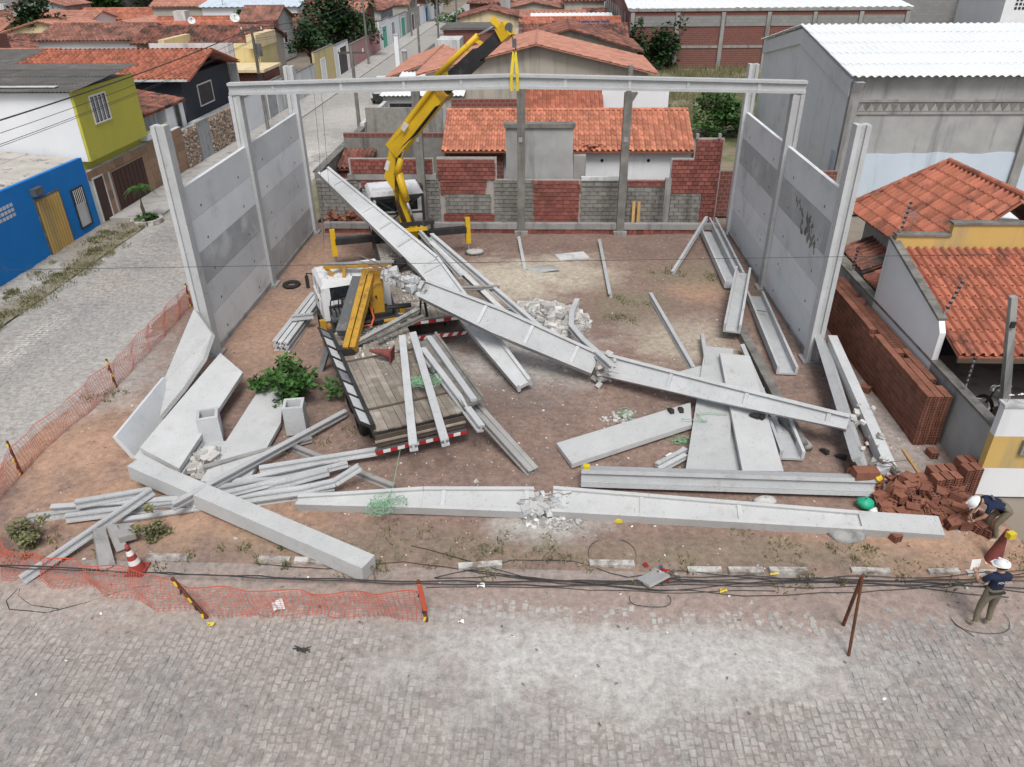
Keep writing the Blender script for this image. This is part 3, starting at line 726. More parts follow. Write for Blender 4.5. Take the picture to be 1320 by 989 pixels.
purlin('short purlin stub among the debris on the truck bed', (-4.93, 19.87, 1.4), (-3.71, 21.21, 1.5), group=GT, depth=.12, mt='concrete_old')
purlin('grey stub lying across the head of the truck bed', (-5.53, 19.75, 1.3), (-3.89, 21.52, 1.6), group=GT, depth=.14, mt='concrete_grey')
purlin('left of two purlins sliding from the truck corner to the dirt', (-1.85, 16.84, 0.9), (-0.22, 15.01, 0.12), depth=.2, fl=.16, mt='concrete_grey')
purlin('right of two purlins sliding from the truck corner to the dirt', (-1.73, 16.91, 0.95), (-0.1, 15.11, 0.12), depth=.2, fl=.14, mt='concrete_grey')
GS = 'purlins stacked left of the front truck cab'
for k, lb in enumerate(('outer lower', 'middle lower', 'inner lower', 'outer upper', 'middle upper', 'inner upper')):
    o_ = V((.20 * (k % 3), -.06 * (k % 3), .18 * (k // 3)))
    purlin(lb + ' purlin of the stack left of the front truck cab', V((-8.77, 21.58, 0.12)) + o_, V((-8.6, 25.57, 0.12)) + o_, group=GS, up=V((0, 0, 1)), fl=.16)
purlin('loose purlin across the stack left of the front truck cab', (-8.6, 23.02, 0.55), (-7.9, 23.22, 0.55), group=GS)
GB = 'purlins sliding off the rear truck'
purlin('upper long purlin sliding off the rear truck to the rubble', (-4.44, 28.6, 1.58), (0.17, 22.14, 0.45), group=GB, depth=.22, fl=.16)
purlin('lower long purlin sliding off the rear truck beside the rubble', (-4.36, 28, 1.47), (-0.66, 22.33, 0.55), group=GB, depth=.22, fl=.16)
purlin('short broken purlin on the rear truck near the right outrigger', (-5.03, 29.4, 1.47), (-2.91, 24.99, 1.3), group=GB, depth=.16)
purlin('stub lying across the two sliding purlins', (-2.97, 23.93, 1.3), (-1.54, 24.92, 0.95), group=GB, depth=.12, mt='concrete_grey')
purlin('lone purlin lying lengthwise in the middle of the lot', (2.58, 32.12, 0.14), (2.61, 26.13, 0.12), depth=.2)
purlin('lone purlin slanting toward the snapped rafter with a sand patch beside', (4.11, 26.21, 0.13), (4.74, 20.45, 0.13), depth=.18)
purlin('purlin leaning up on the trough beams in the far right corner', (7.38, 32.97, 0.95), (5.28, 28.43, 0.12), depth=.16)
purlin('thin purlin lying by the middle rear column', (-1.05, 32.49, 0.14), (-0.67, 28.56, 0.1), depth=.16)
bent('bent purlin curving from the rubble heap onto the snapped rafter', [(1.31, 25.09, 0.35), (1.07, 23.8, 0.42), (1, 22.48, 0.55), (1.34, 21.02, 0.75), (2.06, 18.83, 1.05)], depth=.2, fl=.18)
purlin('purlin end poking out under the left white panel', (3.01, 15.19, 0.14), (3.76, 15.78, 0.16), depth=.14)
purlin('second purlin end poking out beside the paper sheet', (2.97, 15.41, 0.12), (3.82, 16.09, 0.14), depth=.12)

# ---- trough (gutter) beams
def trough(label, a, b_, w=.6, h=.22, up=(0, 0, 1), group='concrete trough beams by the right-hand wall', mt='concrete'):
    t = thing('trough_beam', label, 'beam', lerp(a, b_, .5), group=group)
    d = (V(b_) - V(a)).normalized(); s_ = d.cross(V(up)).normalized(); u = s_.cross(d)
    b = MB(); b.bar(a, b_, w - .002, .06, up, t=.5); b.build('trough_floor', mt, t)
    for k in (-1, 1):
        o_ = s_ * (k * (w / 2 - .035)) + u * (h / 2 + .031)
        b = MB(); b.bar(V(a) + o_, V(b_) + o_, .08, h, up, t=.5); b.build('trough_side', mt, t)
    return t
trough('far trough beam in the right rear corner', (7.57, 33.45, 0.14), (7.34, 26.91, 0.14), w=.62)
trough('narrow trough beam tight against the far right wall base', (7.96, 34.31, 0.3), (7.74, 27.58, 0.25), w=.34)
trough('raised trough beam propped on the others by the right-hand wall', (7.58, 26.7, 0.8), (6.34, 22.54, 0.4), w=.56, h=.26)
trough('trough beam nearest the middle column of the right-hand wall', (7.97, 26.08, 0.12), (7.56, 20.23, 0.12), w=.62)
trough('short trough beam right of the white panels', (6.54, 17.36, 0.12), (6.45, 15.77, 0.12), w=.62)
b = MB(); b.bar((6.81, 23.45, 0.16), (6.86, 16.24, 0.16), .28, .26)
tag(b.build('old_beam', 'concrete_old'), 'dark weathered beam beside the trough beams', 'beam')
b = MB(); b.cyl((6.68, 17.55, 0.2), (7.04, 16.24, 0.14), .13, .12, 10)
tag(b.build('concrete_pole', 'concrete_grey', smooth=True), 'short dark round pole next to the short trough beam', 'pole')
purlin('thin purlin between the dark weathered beam and the white panels', (6.53, 21.73, 0.3), (6.48, 16.9, 0.12), depth=.14)
b = MB(); b.bar((5.37, 22.49, 0.3), (5.13, 20.35, 0.3), .12, .14); tag(b.build('concrete_strip', 'concrete'), 'short concrete strip at the head of the white panels', 'strip')
b = MB(); b.tube([(7.19, 24.58, 0.35), (7.97, 24.38, 0.3)], .02, 5); tag(b.build('steel_bar', 'rebar'), 'dark steel bar lying against the right-hand wall', 'bar')

# ---- hollow square blocks
def hollow_block(label, base, rz, top):
    t = thing('hollow_block', label, 'block', base, rz, group='hollow concrete column blocks')
    o_, i_ = .27, .19
    for k in range(4):
        b = MB(); q = Matrix.Rotation(k * math.pi / 2, 3, 'Z')
        p = [(-o_, -o_, 0), (o_, -o_, 0), (i_, -i_, 0), (-i_, -i_, 0)]
        b.hexa([q @ V(v) for v in p] + [q @ V((v[0], v[1], top)) for v in p], 0, .5)
        b.build('side_wall', 'concrete', t, local=True)
    b = MB(); b.b2(-i_, i_, -i_, i_, .05, .3); b.build('floor', 'concrete_grey', t, local=True)
hollow_block('upright hollow concrete block on the left, near the stacked panels', (-8.79, 16.25, 0.15), .35, .82)
hollow_block('upright hollow concrete block on the right, beside the leafy plant', (-6.66, 16.83, 0.1), .18, .86)
b = MB(); b.bar((-9.02, 15.88, 0.1), (-8.32, 15.94, 0.1), .3, .22); tag(b.build('concrete_plank', 'concrete'), 'short concrete plank under the left hollow block', 'plank')

# ---- rubble
def heap(label, cx, cy, rx, ry, h, n, nbig, smin=.06, smax=.24, name='rubble_heap', mt='chunk'):
    t = thing(name, label, 'rubble', (cx, cy, 0))
    st_ = MB(); out = []
    for i in range(n):
        r, a = math.sqrt(rnd.random()), rnd.uniform(0, 6.283)
        x, y = cx + rx * r * math.cos(a), cy + ry * r * math.sin(a)
        hh = h * (1 - r ** 1.6) * rnd.uniform(.7, 1.05)
        out.append(((smin + (smax * 1.25 - smin) * rnd.random() ** 2.2) * (1.15 - .4 * r), x, y, hh + .04))
    out.sort(reverse=True)
    for i, (s_, x, y, z) in enumerate(out):
        if i < nbig:
            b = MB(); b.chunk((x, y, z), s_, flat=.9); b.build('concrete_chunk', mt, t)
        else: st_.chunk((x, y, z), s_)
    b = MB()
    core = [(cx + rx * .9 * math.cos(k * .5236) , cy + ry * .9 * math.sin(k * .5236), .0) for k in range(12)]
    b.add(core + [(cx, cy, h * .85)], [(k, (k + 1) % 12, 12) for k in range(12)], 0, .3); b.build('rubble_core', mt, t)
    if len(out) > nbig: st_.build('rubble_fines', mt, t, kind='stuff')
    return t
heap('heap of broken pale concrete in the middle of the lot', -.05, 23.9, 1.75, 1.6, .50, 800, 260, .05, .26)
heap('broken column foot with crushed concrete by the stacked panels', -8.55, 15.2, .55, .5, .45, 60, 40, .07, .22)
heap('white grit spilled at the left end of the purlin heap', -10.2, 13.75, .45, .25, .06, 120, 0, .02, .06)
heap('crushed concrete scattered below the crushed middle of the front rafter', .35, 13.25, .8, .28, .06, 170, 30, .015, .07)
heap('crumbs of concrete on the ground below the snapped rafter', 2.5, 17.6, .8, .5, .08, 90, 30, .03, .1)
# loose crumbs everywhere in the lot
b = MB()
for i in range(1500):
    k = rnd.random()
    if k < .35: x, y = rnd.gauss(.5, 3.5), rnd.gauss(19, 2.8)
    elif k < .55: x, y = rnd.gauss(-5, 3.5), rnd.gauss(14.2, 1.3)
    elif k < .7: x, y = rnd.gauss(9.2, .6), rnd.gauss(17, 2.2)
    else: x, y = rnd.uniform(-13, 10), rnd.uniform(12.2, 33)
    if -13.5 < x < 10.3 and 11.4 < y < 33: b.chunk((x, y, lot_h(x, y)), rnd.uniform(.008, .035) * (1 if rnd.random() < .93 else 2.2))
pb = MB()
for i in range(5200):
    x, y = rnd.uniform(-13.6, 10.4), rnd.uniform(11.5, 33)
    if rnd.random() < .35: x, y = rnd.gauss(0, 5), rnd.gauss(17, 3)
    if -13.6 < x < 10.4 and 11.5 < y < 33: pb.chunk((x, y, lot_h(x, y)), rnd.uniform(.008, .03))
tag(pb.build('pebbles', 'pebble', kind='stuff'), 'small earth clods and pebbles over the dirt of the lot', 'pebbles')
o = b.build('concrete_crumbs', 'chunk', kind='stuff'); tag(o, 'pale concrete crumbs strewn over the dirt of the lot', 'rubble')

# ================================================================ trucks (local frame: +y forward, x right, origin under the rear bumper)
def part(t, name, mt, fn, smooth=False):
    b = MB(); fn(b); return b.build(name, mt, t, local=True, smooth=smooth)
def wheel(t, x, y, r=.50, w=.30, dual=False):
    s_ = 1 if x > 0 else -1
    b = MB(); n = 20
    pr = [(r * .55, -w / 2), (r * .9, -w / 2), (r, -w * .36), (r, w * .36), (r * .9, w / 2), (r * .55, w / 2)]
    vs = [(x + q, y + p * math.cos(6.2832 * i / n), r + p * math.sin(6.2832 * i / n)) for i in range(n) for p, q in pr]
    k = len(pr)
    b.add(vs, [(i * k + j, i * k + j + 1, ((i + 1) % n) * k + j + 1, ((i + 1) % n) * k + j) for i in range(n) for j in range(k - 1)], 0, .5)
    wo = b.build('wheel', 'rubber', t, local=True, smooth=False)
    b = MB(); b.cyl((x - w * .3, y, r), (x + w * .3, y, r), r * .56, n=16); b.cyl((x + s_ * w * .28, y, r), (x + s_ * w * .46, y, r), r * .22, r * .18, 10)
    b.build('rim', 'grey_metal', wo, local=True)
    for a in range(6):
        b = MB(); c = (x + s_ * w * .31, y + .2 * r / .5 * math.cos(a * 1.047), r + .2 * r / .5 * math.sin(a * 1.047)); b.cyl(c, (c[0] + s_ * .03, c[1], c[2]), .02, n=6)
        b.build('wheel_nut', 'dark_grey_metal', wo, local=True)
def cab(t, y0, y1, w, zf, zt, door_open):
    """cab-over cab between y0 (back) and y1 (front)"""
    h = w / 2; yb, yf = y0, y1
    b = MB()
    # lower body, pillars and roof leave real window openings
    zb = zf + (zt - zf) * .50; zr = zt - .16
    b.b2(-h, h, yb, yf, zf, zb)
    for x0, x1, ya, yc in ((-h, -h + .12, yb, yb + .14), (h - .12, h, yb, yb + .14), (-h, -h + .12, yf - .22, yf - .08), (h - .12, h, yf - .22, yf - .08),
                           (-h, -h + .10, (yb + yf) / 2 - .06, (yb + yf) / 2 + .06), (h - .10, h, (yb + yf) / 2 - .06, (yb + yf) / 2 + .06)):
        b.b2(x0, x1, ya, yc, zb, zr)
    b.b2(-h + .12, -h + .28, yb, yb + .08, zb, zr); b.b2(h - .28, h - .12, yb, yb + .08, zb, zr)
    b.b2(-h + .28, h - .28, yb, yb + .08, zb, zb + .06)
    b.build('cab_body', 'white_paint', t, local=True)
    b = MB(); e = .10
    b.hexa([(-h, yb, zr), (h, yb, zr), (h, yf - .06, zr), (-h, yf - .06, zr), (-h + e, yb + e * .5, zt), (h - e, yb + e * .5, zt), (h - e, yf - .3, zt), (-h + e, yf - .3, zt)])
    rf = b.build('cab_roof', 'white_paint', t, local=True)
    part(t, 'windscreen', 'glass', lambda q: q.hexa([(-h + .12, yf - .12, zb), (h - .12, yf - .12, zb), (h - .12, yf - .08, zb), (-h + .12, yf - .08, zb), (-h + .12, yf - .24, zr), (h - .12, yf - .24, zr), (h - .12, yf - .2, zr), (-h + .12, yf - .2, zr)]))
    part(t, 'rear_window', 'glass', lambda q: q.b2(-h + .28, h - .28, yb + .02, yb + .05, zb + .06, zr))
    for s_ in (-1, 1):
        part(t, 'side_window', 'glass', lambda q: (q.b2(s_ * h - s_ * .05 - .015, s_ * h - s_ * .05 + .015, yb + .14, yf - .2, zb, zr)))
        d = part(t, 'door', 'white_paint', lambda q: q.b2(s_ * (h + .012) - .012, s_ * (h + .012) + .012, (yb + yf) / 2 - .35, yf - .12, zf + .06, zb - .02))
        part(d, 'door_handle', 'black_metal', lambda q: q.b2(s_ * (h + .035) - .015, s_ * (h + .035) + .015, (yb + yf) / 2 - .28, (yb + yf) / 2 - .12, zb - .16, zb - .12))
        def mir(q):
            q.tube([(s_ * h, yf - .2, zr - .1), (s_ * (h + .17), yf - .05, zr - .1), (s_ * (h + .17), yf - .05, zr - .65)], .028, 5)
            q.b2(s_ * (h + .19) - .06, s_ * (h + .19) + .06, yf - .12, yf - .04, zr - .62, zr - .18)
        part(t, 'mirror', 'black_metal', mir)
        part(t, 'mudguard', 'black_metal', lambda q: (q.b2(s_ * (h - .17) - .16, s_ * (h - .17) + .16, yb + .15, yf - .35, zf - .12, zf - .002)))
        part(t, 'headlight', 'stripe_white', lambda q: q.b2(s_ * (h - .3) - .16, s_ * (h - .3) + .16, yf, yf + .04, zf + .08, zf + .26))
    part(t, 'front_bumper', 'black_metal', lambda q: q.b2(-h, h, yf - .1, yf + .1, zf - .35, zf - .03))
    part(t, 'seat', 'dark_grey_metal', lambda q: (q.b2(-h + .2, h - .2, yb + .2, yb + .42, zb - .1, zr - .15)))
def stripes(t, x0, x1, y, z0, z1, n, slant=.0, name='bumper'):
    bm_ = part(t, name, 'dark_grey_metal', lambda q: q.b2(x0, x1, y, y + .1, z0, z1))
    for i in range(n):
        a, c = x0 + (x1 - x0) * i / n, x0 + (x1 - x0) * (i + 1) / n
        part(bm_, 'red_stripe' if i % 2 == 0 else 'white_stripe', 'red_paint' if i % 2 == 0 else 'stripe_white',
             lambda q: q.hexa([(a, y - .006, z0 + .01), (c, y - .006, z0 + .01), (c, y, z0 + .01), (a, y, z0 + .01), (a + slant, y - .006, z1 - .01), (c + slant, y - .006, z1 - .01), (c + slant, y, z1 - .01), (a + slant, y, z1 - .01)]))
def chassis(t, y0, y1):
    part(t, 'chassis', 'black_metal', lambda q: (q.b2(-.5, -.36, y0, y1, .62, .9), q.b2(.36, .5, y0, y1, .62, .9), [q.b2(-.36, .36, y, y + .1, .66, .86) for y in (y0 + .3, y0 + 2, y0 + 4, y1 - 1.2)]))

# ---------------------------------------------------------------- rear crane truck
RT = thing('crane_truck', 'rear white-cab crane truck with a bright yellow raised boom, outriggers out', 'crane truck', (-3.4, 21.8, .03), R(17))
chassis(RT, .3, 11.3)
cab(RT, 9.35, 11.35, 2.3, .95, 2.72, True)
part(RT, 'bed_frame', 'black_metal', lambda q: (q.b2(-1.25, -1.17, .1, 7.7, .92, 1.14), q.b2(1.17, 1.25, .1, 7.7, .92, 1.14), [q.b2(-1.17, 1.17, y, y + .12, .9, 1.06) for y in (.1, 1.6, 3.1, 4.6, 6.1, 7.5)]))
for i in range(11):
    for y0, y1 in ((.1, 1.55), (1.62, 3.05), (3.12, 4.55), (4.62, 6.05), (6.12, 7.7)):
        x = -1.17 + i * .213
        part(RT, 'bed_plank', 'wood', lambda q: q.b2(x + .004, x + .207, y0 + rnd.uniform(0, .02), y1 - rnd.uniform(0, .02), 1.062, 1.11 + rnd.uniform(-.008, .008)))
stripes(RT, -1.25, 1.25, .0, .42, .56, 16, .09)
stripes(RT, -1.25, 1.25, .06, .96, 1.08, 10, name='tail_bar')
for x in (-.98, .98): wheel(RT, x, 2.2, dual=True); wheel(RT, x * .66, 2.2); wheel(RT, x, 10.3)
part(RT, 'fuel_tank', 'dark_grey_metal', lambda q: q.cyl((-.9, 5.2, .75), (-.9, 6.6, .75), .32, n=14))
def rack(q):
    for x in (-1.05, 1.05): q.b2(x - .05, x + .05, 8.95, 9.07, 1.0, 2.65)
    q.b2(-1.1, 1.1, 8.96, 9.06, 2.55, 2.64); q.b2(-1.05, 1.05, 8.97, 9.05, 1.85, 1.92)
    q.bar((-1.0, 9.01, 1.1), (0, 9.01, 1.85), .05, .05); q.bar((1.0, 9.01, 1.1), (0, 9.01, 1.85), .05, .05)
    q.bar((-1.0, 9.01, 2.6), (0, 9.01, 1.9), .05, .05); q.bar((1.0, 9.01, 2.6), (0, 9.01, 1.9), .05, .05)
part(RT, 'cab_guard', 'black_metal', rack)
def stand(q):
    q.b2(-1.25, 1.3, 7.75, 7.87, 1.7, 1.86)
    for x in (-1.2, -.2, .65, 1.2): q.b2(x - .06, x + .06, 7.76, 7.86, .95, 1.7)
part(RT, 'bed_headboard', 'black_metal', stand)
part(RT, 'headboard_rail', 'crane_yellow', lambda q: q.b2(-.1, 1.0, 7.68, 7.76, 1.5, 1.64))
# outriggers across the truck behind the cab
part(RT, 'outrigger_beam', 'black_metal', lambda q: (q.b2(-2.75, 2.75, 8.35, 8.62, .98, 1.24)))
for s_ in (-1, 1):
    lg = part(RT, 'outrigger_leg', 'crane_yellow', lambda q: (q.b2(s_ * 2.82 - .1, s_ * 2.82 + .1, 8.38, 8.58, .5, 1.62)))
    part(lg, 'jack_rod', 'chrome', lambda q: q.cyl((s_ * 2.82, 8.48, .04), (s_ * 2.82, 8.48, .6), .045, n=8))
    part(lg, 'jack_foot', 'dark_grey_metal', lambda q: q.cyl((s_ * 2.82, 8.48, .0), (s_ * 2.82, 8.48, .05), .18, n=12))
part(RT, 'crane_base', 'crane_yellow', lambda q: (q.b2(-.45, .85, 8.15, 8.85, .9, 1.35), q.cyl((.28, 8.5, 1.3), (.28, 8.5, 1.75), .3, n=14)))
# crane (surveyed in world coordinates)
c0, c1, c2, c3, c4 = (-5.59, 29.9, 1.53), (-5.91, 29.85, 3.35), (-5.7, 29.75, 4.79), (-3.68, 28.75, 7.11), (-1.29, 27.3, 9.12)
def wpart(t, name, mt, fn, smooth=False):
    b = MB(); fn(b); return b.build(name, mt, t, smooth=smooth)
wpart(RT, 'crane_mast', 'crane_yellow', lambda q: q.bar(c0, V(c1) + V((0, 0, .15)), .46, .42, (0, 1, 0), w2=.34, h2=.34))
mk = (-6.33, 29.8, 3.49)
kn = wpart(RT, 'knuckle', 'crane_yellow', lambda q: (q.slab([(-6.33, 29.6, 3.67), (-6.04, 29.6, 3.17), (-5.82, 29.6, 3.11), (-5.56, 29.6, 4.37), (-5.15, 29.6, 4.91), (-5.42, 29.6, 5.23), (-5.97, 29.6, 4.94)], (0, .42, 0))))
wpart(kn, 'warning_plate', 'stripe_white', lambda q: q.slab([(-6.17, 29.58, 4.32), (-6.03, 29.58, 4.26), (-6.15, 29.58, 3.89), (-6.3, 29.58, 3.98)], (0, .018, 0)))
wpart(RT, 'lift_cylinder', 'crane_yellow', lambda q: q.cyl((-5.72, 29.55, 3.81), (-5.5, 29.55, 2.71), .16, n=12), True)
wpart(RT, 'cylinder_rod', 'chrome', lambda q: q.cyl((-5.52, 29.55, 2.81), (-5.29, 29.6, 1.83), .07, n=10), True)
wpart(RT, 'upper_cylinder', 'crane_yellow', lambda q: (q.cyl((-5.81, 29.5, 3.76), (-5.57, 29.5, 4.42), .12, n=10)), True)
wpart(RT, 'upper_rod', 'chrome', lambda q: q.cyl((-5.6, 29.5, 4.33), (-5.37, 29.5, 4.9), .05, n=8), True)
bo = wpart(RT, 'main_boom', 'crane_yellow', lambda q: q.bar((-5.87, 29.75, 4.67), c3, .42, .66, (0, 0, 1)))
wpart(bo, 'boom_rail', 'crane_yellow', lambda q: q.cyl(V((-5.84, 29.6, 5)), V((-3.99, 28.6, 7.19)), .09, n=8))
wpart(bo, 'warning_plate', 'stripe_white', lambda q: q.slab([(-5.43, 29.12, 5.62), (-5.25, 29.04, 5.89), (-5.08, 29.04, 5.78), (-5.29, 29.12, 5.5)], (0, .03, 0)))
wpart(bo, 'boom_collar', 'crane_ochre', lambda q: q.bar(lerp(c2, c3, .93), lerp(c2, c3, 1.02), .5, .76, (0, 0, 1)))
wpart(RT, 'telescopic_boom', 'black_metal', lambda q: (q.bar(c3, lerp(c3, c4, .6), .32, .52, (0, 0, 1)), q.bar(lerp(c3, c4, .55), c4, .24, .36, (0, 0, 1))))
yc = wpart(RT, 'extension_cylinder', 'crane_yellow', lambda q: q.cyl((-4.06, 28.6, 7.4), (-2.27, 27.8, 8.94), .10, n=10), True)
for f, g_ in ((.25, .18), (.72, .55), (.92, .74)):
    wpart(yc, 'cylinder_bracket', 'crane_yellow', lambda q: q.bar(lerp((-4.06, 28.6, 7.4), (-2.27, 27.8, 8.94), f), lerp(c3, c4, g_), .12, .08, (0, 1, 0)))
wpart(RT, 'extension_rod', 'chrome', lambda q: q.cyl((-2.27, 27.8, 8.94), (-1.6, 27.45, 9.3), .045, n=8), True)
hd = wpart(RT, 'boom_head', 'crane_yellow', lambda q: (q.bar((-1.75, 27.4, 9.49), (-1.39, 27.3, 9.17), .2, .18, (0, 1, 0)), q.bar(lerp(c3, c4, .93), lerp(c3, c4, 1.05), .36, .46, (0, 0, 1))))
wpart(hd, 'pulley', 'dark_grey_metal', lambda q: q.cyl(V((-1.18, 27.2, 9.25)) - V((0, .14, 0)), V((-1.18, 27.2, 9.25)) + V((0, .14, 0)), .13, n=12))
hk = (-1, 27.17, 8.71)
wpart(RT, 'hoist_cable', 'cable', lambda q: q.tube([(-1.15, 27.17, 9.2), hk], .018, 5))
wpart(RT, 'hook_block', 'dark_grey_metal', lambda q: (q.box(V(hk) + V((0, 0, .05)), (.14, .16, .26)), q.tube([V(hk) + V((.0, 0, -.05)), V(hk) + V((.07, 0, -.14)), V(hk) + V((0, 0, -.22)), V(hk) + V((-.06, 0, -.14))], .025, 5)))
t = thing('lifting_sling', 'yellow webbing sling looped round the middle of the hanging rafter', 'sling', (-1.0, Y2, 7.1))
sb = V((-1.0, Y2, 0))
for s_ in (-1, 1):
    b = MB(); w = .10
    q0 = V(hk) + V((s_ * .02, 0, -.2)); q1 = sb + V((s_ * .10, -.175, 7.82)); q2 = sb + V((s_ * .10, .175, 7.82))
    for q in (q1, q2): b.bar(q0, q, .012, w, (1, 0, 0))
    b.build('sling_leg', 'tape_yellow', t)
    b = MB(); x = sb.x + s_ * .10
    b.b2(x - w / 2, x + w / 2, Y2 - .182, Y2 - .172, 7.30, 7.83); b.b2(x - w / 2, x + w / 2, Y2 + .172, Y2 + .182, 7.30, 7.83); b.b2(x - w / 2, x + w / 2, Y2 - .182, Y2 + .182, 7.29, 7.30)
    b.build('sling_loop', 'tape_yellow', t)

# ---------------------------------------------------------------- front crane truck, crushed
FT = thing('crane_truck', 'front crushed crane truck with wooden flatbed and folded ochre crane', 'crane truck', (-3.07, 15.82, .02), R(24.6))
chassis(FT, .3, 9.0)
cab(FT, 7.15, 9.05, 2.25, .88, 2.26, False)
part(FT, 'roof_dent', 'white_paint', lambda q: (q.hexa([(-.6, 7.6, 2.245), (.5, 7.5, 2.245), (.6, 8.3, 2.245), (-.5, 8.4, 2.245), (-.3, 7.9, 2.40), (.2, 7.8, 2.32), (.3, 8.1, 2.38), (-.2, 8.2, 2.31)])))
part(FT, 'bed_frame', 'black_metal', lambda q: (q.b2(-1.2, -1.12, 0, 6.0, .86, 1.06), q.b2(1.12, 1.2, 0, 6.0, .86, 1.06), [q.b2(-1.12, 1.12, y, y + .12, .86, 1.01) for y in (0, 1.1, 2.2, 3.3, 4.4, 5.88)]))
for i in range(13):
    x = -1.18 + i * .1815; y = .02
    first = True
    while y < 5.95:
        l = rnd.uniform(1.2, 2.6) if not first else rnd.uniform(.7, 2.2); first = False
        e = min(y + l, 5.98)
        part(FT, 'bed_plank', 'wood', lambda q: q.box((x + .0905, (y + e) / 2, 1.04 + rnd.uniform(-.008, .010)), (.172, e - y - .015, .045), rnd.uniform(-.004, .004)))
        y = e
for y in (1.05, 3.9): part(FT, 'bed_batten', 'wood_dark', lambda q: q.box((0, y, 1.085), (2.36, .07, .03)))
# left drop side: black rails and white boards
dsd = part(FT, 'drop_side', 'black_metal', lambda q: (q.bar((-1.17, .05, 1.15), (-1.17, 5.9, 1.17), .10, .17), q.bar((-1.50, .05, 1.36), (-1.50, 5.9, 1.38), .06, .05), [q.bar((-1.2, y, 1.14), (-1.53, y, 1.40), .07, .06) for y in (.1, .85, 1.6, 2.35, 3.1, 3.85, 4.6, 5.3, 5.85)]))
for k in range(8):
    y0 = .14 + k * .74
    part(dsd, 'side_board', 'white_paint' if k % 4 != 3 else 'grey_metal', lambda q: q.hexa([(-1.24, y0, 1.14), (-1.22, y0, 1.17), (-1.22, y0 + .66, 1.17), (-1.24, y0 + .66, 1.14), (-1.49, y0, 1.34), (-1.47, y0, 1.37), (-1.47, y0 + .66, 1.37), (-1.49, y0 + .66, 1.34)]))
for z in (.70, .88): part(FT, 'tail_board', 'wood_dark', lambda q: q.box((0, -.04, z), (2.36, .05, .15)))
part(FT, 'tail_rail', 'wood', lambda q: q.box((0, -.08, .80), (2.4, .06, .05)))
stripes(FT, -1.22, 1.22, -.12, .44, .56, 13)
for x in (-1.17, 1.1): wheel(FT, x, 1.7, .52); wheel(FT, x * .66, 1.7, .52); wheel(FT, x, 2.95, .52); wheel(FT, x * .9, 8.1)
for s_ in (-1, 1): part(FT, 'mudflap', 'rubber', lambda q: q.b2(s_ * .9 - .25, s_ * .9 + .25, .95, .97, .25, .8))
# crane column between cab and bed
part(FT, 'crane_base', 'black_metal', lambda q: (q.b2(-1.15, 1.15, 6.1, 6.95, .75, 1.05), q.b2(-.9, .9, 6.2, 6.9, 1.05, 1.35)))
part(FT, 'crane_column', 'crane_ochre', lambda q: (q.b2(.25, .7, 6.3, 6.8, 1.1, 2.35), q.cyl((.1, 6.55, 1.2), (.1, 6.55, 2.2), .12, n=10)))
part(FT, 'valve_bank', 'dark_grey_metal', lambda q: ([q.b2(-.95 + .12 * i, -.87 + .12 * i, 6.3, 6.6, 1.35, 1.62) for i in range(6)], q.b2(-1.0, -.2, 6.25, 6.7, 1.3, 1.4)))
part(FT, 'air_filter', 'black_metal', lambda q: (q.cyl((-.55, 7.0, 1.55), (-.05, 7.0, 1.55), .2, n=12), q.b2(-.95, .5, 7.0, 7.12, .95, 1.5)))
ol = part(FT, 'outrigger_leg', 'crane_ochre', lambda q: (q.b2(-1.38, -1.20, 6.35, 6.53, .45, 1.35), q.b2(-1.18, -1.05, 6.35, 6.6, .7, 1.15)))
part(ol, 'jack_rod', 'chrome', lambda q: q.cyl((-1.29, 6.44, .03), (-1.29, 6.44, .5), .05, n=8))
part(FT, 'outrigger_leg', 'crane_ochre', lambda q: q.b2(1.2, 1.38, 6.35, 6.53, .3, 1.3))
wpart(FT, 'folded_boom', 'crane_ochre', lambda q: (q.bar((-5.6, 21.94, 2.55), (-5.76, 19.33, 1.28), .17, .26, (0, 0, 1)), q.bar(V((-5.6, 21.94, 2.55)) + V((.20, .03, -.01)), V((-5.76, 19.33, 1.28)) + V((.20, .03, -.01)), .17, .26, (0, 0, 1))))
wpart(FT, 'boom_sheath', 'dark_grey_metal', lambda q: q.bar((-5.86, 22.05, 2.4), (-6.05, 20.12, 1.42), .32, .30, (0, 0, 1)))
wpart(FT, 'boom_tip', 'black_metal', lambda q: q.box(V((-5.8, 19.43, 1.2)), (.5, .3, .25), R(20)))
wpart(FT, 'mast_link', 'crane_ochre', lambda q: (q.bar((-5.71, 22.33, 2.5), (-5.27, 22.85, 2.35), .3, .2), q.bar((-5.37, 22.56, 2.3), (-5.4, 22.21, 1.3), .34, .34, (0, 1, 0))))
gd = wpart(FT, 'cab_guard', 'crane_ochre', lambda q: (q.bar((-7.1, 22.61, 2.62), (-6.48, 22.54, 1.95), .08, .08), q.bar((-6.4, 22.55, 2.62), (-6.53, 22.33, 1.4), .10, .10, (0, 1, 0)), q.bar((-7.07, 22.58, 2.58), (-4.92, 22.89, 2.58), .12, .09), q.bar((-6.45, 22.53, 2.2), (-5.81, 22.49, 2.3), .06, .06)))
wpart(gd, 'guard_rail', 'grey_metal', lambda q: q.bar((-7.08, 22.65, 2.66), (-4.85, 22.96, 2.66), .14, .05))
wpart(FT, 'lift_cylinder', 'black_metal', lambda q: (q.cyl((-5.76, 21.97, 1.35), (-4.28, 22.31, 1.4), .08, n=8), q.cyl((-5.59, 21.14, 1.3), (-4.11, 21.83, 1.32), .06, n=8)))
wpart(FT, 'hydraulic_arm', 'crane_ochre', lambda q: q.cyl((-5, 21.31, 1.28), (-4.32, 21.57, 1.3), .06, n=8))
